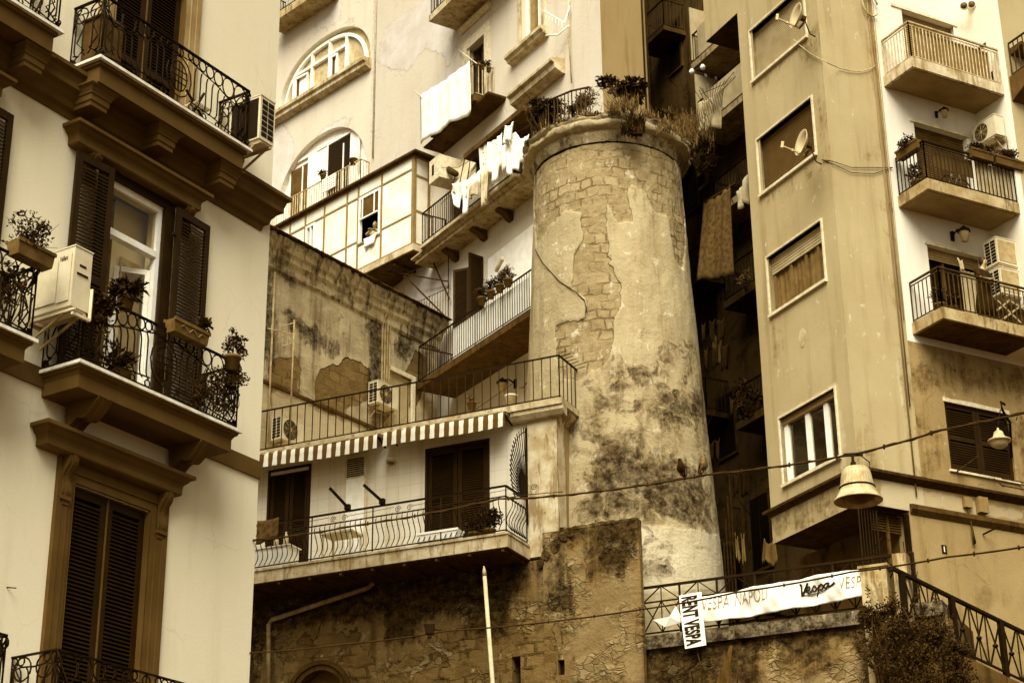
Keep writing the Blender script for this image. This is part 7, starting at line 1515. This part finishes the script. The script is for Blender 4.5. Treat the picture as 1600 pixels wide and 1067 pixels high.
# ------------------------------------------------------------------ figures: skin-grown bodies
def grown(name, J, E, mat, parent=None, root=0, sub=2):
    off = WLOC.get(parent.name, Vector()) if parent else Vector(); me = bpy.data.meshes.new('s'); me.from_pydata([Vector(j[0]) - off for j in J], E, []); o = bpy.data.objects.new('s', me); COL.objects.link(o)
    sk = o.modifiers.new('k', 'SKIN'); ly = me.skin_vertices[0] if len(me.skin_vertices) else None
    if ly is None:
        bm = bmesh.new(); bm.from_mesh(me); bm.verts.layers.skin.verify(); bm.to_mesh(me); bm.free(); ly = me.skin_vertices[0]
    for i, j in enumerate(J): r = j[1]; ly.data[i].radius = r if isinstance(r, tuple) else (r, r); ly.data[i].use_root = i == root
    o.modifiers.new('b', 'SUBSURF').levels = sub; dg = bpy.context.evaluated_depsgraph_get(); dg.update(); m2 = bpy.data.meshes.new_from_object(o.evaluated_get(dg)); bpy.data.objects.remove(o)
    m2.polygons.foreach_set('use_smooth', [True] * len(m2.polygons)); m2.materials.clear(); m2.materials.append(M[mat]); m2.name = name; q_ = bpy.data.objects.new(name, m2); COL.objects.link(q_)
    if parent: q_.parent = parent
    WLOC[q_.name] = off; return q_
def local(base, az, s):
    a = R_(az); fwd = Vector((math.sin(a), math.cos(a), 0)); rgt = Vector((math.cos(a), -math.sin(a), 0)); base = Vector(base); return lambda x, y, z: base + rgt * x * s + fwd * y * s + Vector((0, 0, z * s))
def head_parts(t, X, s, c, hair, hairscale, mat_extra=True):
    """hair, eyes, mouth on a head centred at local c"""
    g = G(); n = 14
    P = []
    for j in range(8):
        ph = PI * j / 9
        for i in range(n): a = 2 * PI * i / n; fr = math.sin(a); r = math.sin(ph); dz = math.cos(ph); k = 1.0 if fr < .35 or ph < .75 else .86; P.append(X(c[0] + .083 * hairscale * r * math.cos(a) * k, c[1] - .018 + .098 * hairscale * r * fr * k, c[2] + .025 + .112 * dz * hairscale))
    g.add(P, [(j * n + i, j * n + (i + 1) % n, (j + 1) * n + (i + 1) % n, (j + 1) * n + i) for j in range(7) for i in range(n)], True); build('hair', g, hair, t)
    for sx in (-1, 1): g = G(); g.lathe(X(c[0] + sx * .032, c[1] + .077, c[2] + .012), [(0, -.009 * s), (.014 * s, 0), (0, .009 * s)], 8); build('eye', g, 'hair_dark', t)
    g = G(); g.bar(X(c[0] - .024, c[1] + .079, c[2] - .052), X(c[0] + .024, c[1] + .079, c[2] - .052), .008 * s); build('mouth', g, 'iron_rust', t)
def hand_chain(J, E, wrist, X, p0, dirv, side, curl):
    """palm and five bent fingers from local wrist point p0 along dirv (both local)"""
    d = Vector(dirv).normalized(); sd = Vector(side).normalized(); up = Vector((0, 0, -1)) * curl; b0 = len(J)
    pc = Vector(p0) + d * .05; J.append((X(*pc), (.024, .015))); E.append((wrist, b0)); 
    for k, L in enumerate((.062, .072, .068, .052)):
        off = sd * (k - 1.5) * .019; k0 = pc + d * .038 + off; k1 = k0 + d * L * .55 + up * .02; k2 = k1 + d * L * .35 + up * .04
        i0 = len(J); J += [(X(*k0), .0095), (X(*k1), .0085), (X(*k2), .007)]; E += [(b0, i0), (i0, i0 + 1), (i0 + 1, i0 + 2)]
    k0 = Vector(p0) + d * .02 - sd * .034; k1 = k0 + d * .035 - sd * .016 + up * .02; i0 = len(J); J += [(X(*k0), .011), (X(*k1), .008)]; E += [(b0, i0), (i0, i0 + 1)]
# woman on the balcony, forearms folded on the rail, looking to her left
wp = R2.p(R2.q(1541, 480, .72)[0], zb3, .70); s = .98
pw = thing('person', wp, 'woman in a long dark dress standing with forearms on the concrete balcony rail', 'person'); X = local(wp, 61.5 + 80, s)
J = [(X(0, 0, .86), (.13, .10)), (X(0, .02, 1.08), (.115, .085)), (X(0, .03, 1.26), (.135, .09)), (X(0, .05, 1.35), (.05, .05)), (X(0, .08, 1.41), (.055, .06)), (X(0, .095, 1.475), (.074, .088)), (X(0, .085, 1.55), (.06, .07)),
     (X(.07, 0, .78), .085), (X(.075, .01, .46), .058), (X(.075, 0, .09), .04), (X(.075, .11, .04), .03), (X(-.07, 0, .78), .085), (X(-.075, .01, .46), .058), (X(-.075, 0, .09), .04), (X(-.075, .11, .04), .03),
     (X(.17, .02, 1.25), .055), (X(.21, .10, 1.03), .042), (X(.04, .26, .98), .032), (X(-.17, .02, 1.25), .055), (X(-.21, .10, 1.03), .042), (X(-.03, .27, .985), .032), (X(0, .178, 1.468), .014)]
E = [(0, 1), (1, 2), (2, 3), (3, 4), (4, 5), (5, 6), (0, 7), (7, 8), (8, 9), (9, 10), (0, 11), (11, 12), (12, 13), (13, 14), (2, 15), (15, 16), (16, 17), (2, 18), (18, 19), (19, 20), (5, 21)]
hand_chain(J, E, 17, X, (.0, .28, .98), (-.9, .3, -.1), (.3, .9, 0), .5); hand_chain(J, E, 20, X, (.01, .29, .985), (.9, .3, -.1), (.3, -.9, 0), .5)
grown('body', J, E, 'skin', pw); head_parts(pw, X, s, (0, .09, 1.475), 'hair_dark', 1.0)
J = [(X(0, .01, .86), (.20, .165)), (X(0, .02, 1.08), (.155, .125)), (X(0, .03, 1.25), (.16, .11)), (X(0, .045, 1.335), (.075, .07)), (X(0, .01, .5), (.24, .20)), (X(0, .01, .10), (.27, .23)), (X(.175, .02, 1.25), .072), (X(.222, .10, 1.04), .06), (X(-.175, .02, 1.25), .072), (X(-.222, .10, 1.04), .06)]
grown('dress', J, [(0, 1), (1, 2), (2, 3), (0, 4), (4, 5), (2, 6), (6, 7), (2, 8), (8, 9)], 'dress_dark', pw, sub=1)
# person leaning out of the veranda window
a = M1.q(578, 372, DV); ctr = M1.q(579, 352, DV - .02)
pb = M1.p(ctr[0], 26.0, DV - .28); s = 1.0; zh = ctr[1] - 26.0; zo = zh - 1.16
pm = thing('person', pb, 'grey haired person in a pale shirt leaning on crossed arms out of the veranda window', 'person'); X = local(pb, M1.az + 62, s)
J = [(X(0, 0, .55 + zo), (.15, .11)), (X(0, .04, .78 + zo), (.14, .10)), (X(0, .08, .96 + zo), (.16, .10)), (X(0, .12, 1.05 + zo), .055), (X(0, .16, 1.10 + zo), (.058, .062)), (X(0, .18, 1.165 + zo), (.078, .092)), (X(0, .17, 1.24 + zo), (.064, .074)),
     (X(.19, .08, .95 + zo), .06), (X(.27, .22, .86 + zo), .047), (X(.05, .36, .90 + zo), .036), (X(-.19, .08, .95 + zo), .06), (X(-.27, .22, .86 + zo), .047), (X(-.04, .37, .91 + zo), .036), (X(0, .265, 1.155 + zo), .015)]
E = [(0, 1), (1, 2), (2, 3), (3, 4), (4, 5), (5, 6), (2, 7), (7, 8), (8, 9), (2, 10), (10, 11), (11, 12), (5, 13)]
hand_chain(J, E, 9, X, (.03, .38, .91 + zo), (-.9, .25, .1), (.3, .9, 0), .4); hand_chain(J, E, 12, X, (-.02, .39, .93 + zo), (.9, .25, .1), (.3, -.9, 0), .4)
grown('body', J, E, 'skin', pm); head_parts(pm, X, s, (0, .175, 1.165 + zo), 'hair_grey', 1.0)
J = [(X(0, 0, .5 + zo), (.17, .13)), (X(0, .04, .78 + zo), (.16, .12)), (X(0, .08, .96 + zo), (.18, .12)), (X(0, .11, 1.04 + zo), .07), (X(.2, .08, .95 + zo), .075), (X(.275, .2, .87 + zo), .062), (X(-.2, .08, .95 + zo), .075), (X(-.275, .2, .87 + zo), .062)]
grown('shirt', J, [(0, 1), (1, 2), (2, 3), (2, 4), (4, 5), (2, 6), (6, 7)], 'shirt', pm, sub=1)
q_ = lambda x, y, d: M1.p(*M1.q(x, y, d), d)
sheet('towel', [q_(568, 374, DV + .06), q_(589, 363, DV + .06), q_(583, 379, DV + .07), q_(569, 387, DV + .07)], 8, 6, .02, 'small white towel hanging under the leaning person', 'towel', 'cloth_white', None, 51)
# pigeons
def pigeon(x, y, label, az, white, s=1.0):
    b = at(x, y, Dx(x)); b.z += .012; t = thing('pigeon', b, label, 'bird', 'pigeons on the cable'); X = local(b, az, s)
    J = [(X(0, 0, .105), (.052, .055)), (X(0, .045, .135), (.050, .05)), (X(0, .075, .175), (.030, .03)), (X(0, .085, .205), (.027, .028)), (X(0, .112, .203), .010), (X(0, .125, .198), .004), (X(0, -.05, .075), (.038, .034)), (X(0, -.11, .035), (.026, .012)), (X(0, -.155, .005), (.022, .006)),
         (X(.02, .0, .05), .013), (X(.02, .01, .012), .007), (X(-.02, .0, .05), .013), (X(-.02, .01, .012), .007)]
    grown('body', J, [(0, 1), (1, 2), (2, 3), (3, 4), (4, 5), (0, 6), (6, 7), (7, 8), (0, 9), (9, 10), (0, 11), (11, 12)], white, t)
    for sx in (-1, 1):
        g = G(); P = [X(sx * .052, .05, .15), X(sx * .062, .0, .13), X(sx * .05, -.07, .085), X(sx * .03, -.12, .045), X(sx * .06, -.03, .08), X(sx * .062, .03, .10)]; g.add(P, [(0, 1, 5), (1, 4, 5), (1, 2, 4), (2, 3, 4)], True); o = build('wing', g, 'feather_dark', t); o.modifiers.new('t', 'SOLIDIFY').thickness = .01
pigeon(1066, 746, 'dark winged pigeon with pale head, left of the two on the cable', 200, 'feather_dark', 1.0); pigeon(1099, 742, 'smaller round pigeon with white collar, right of the two on the cable', 165, 'feather', .92)
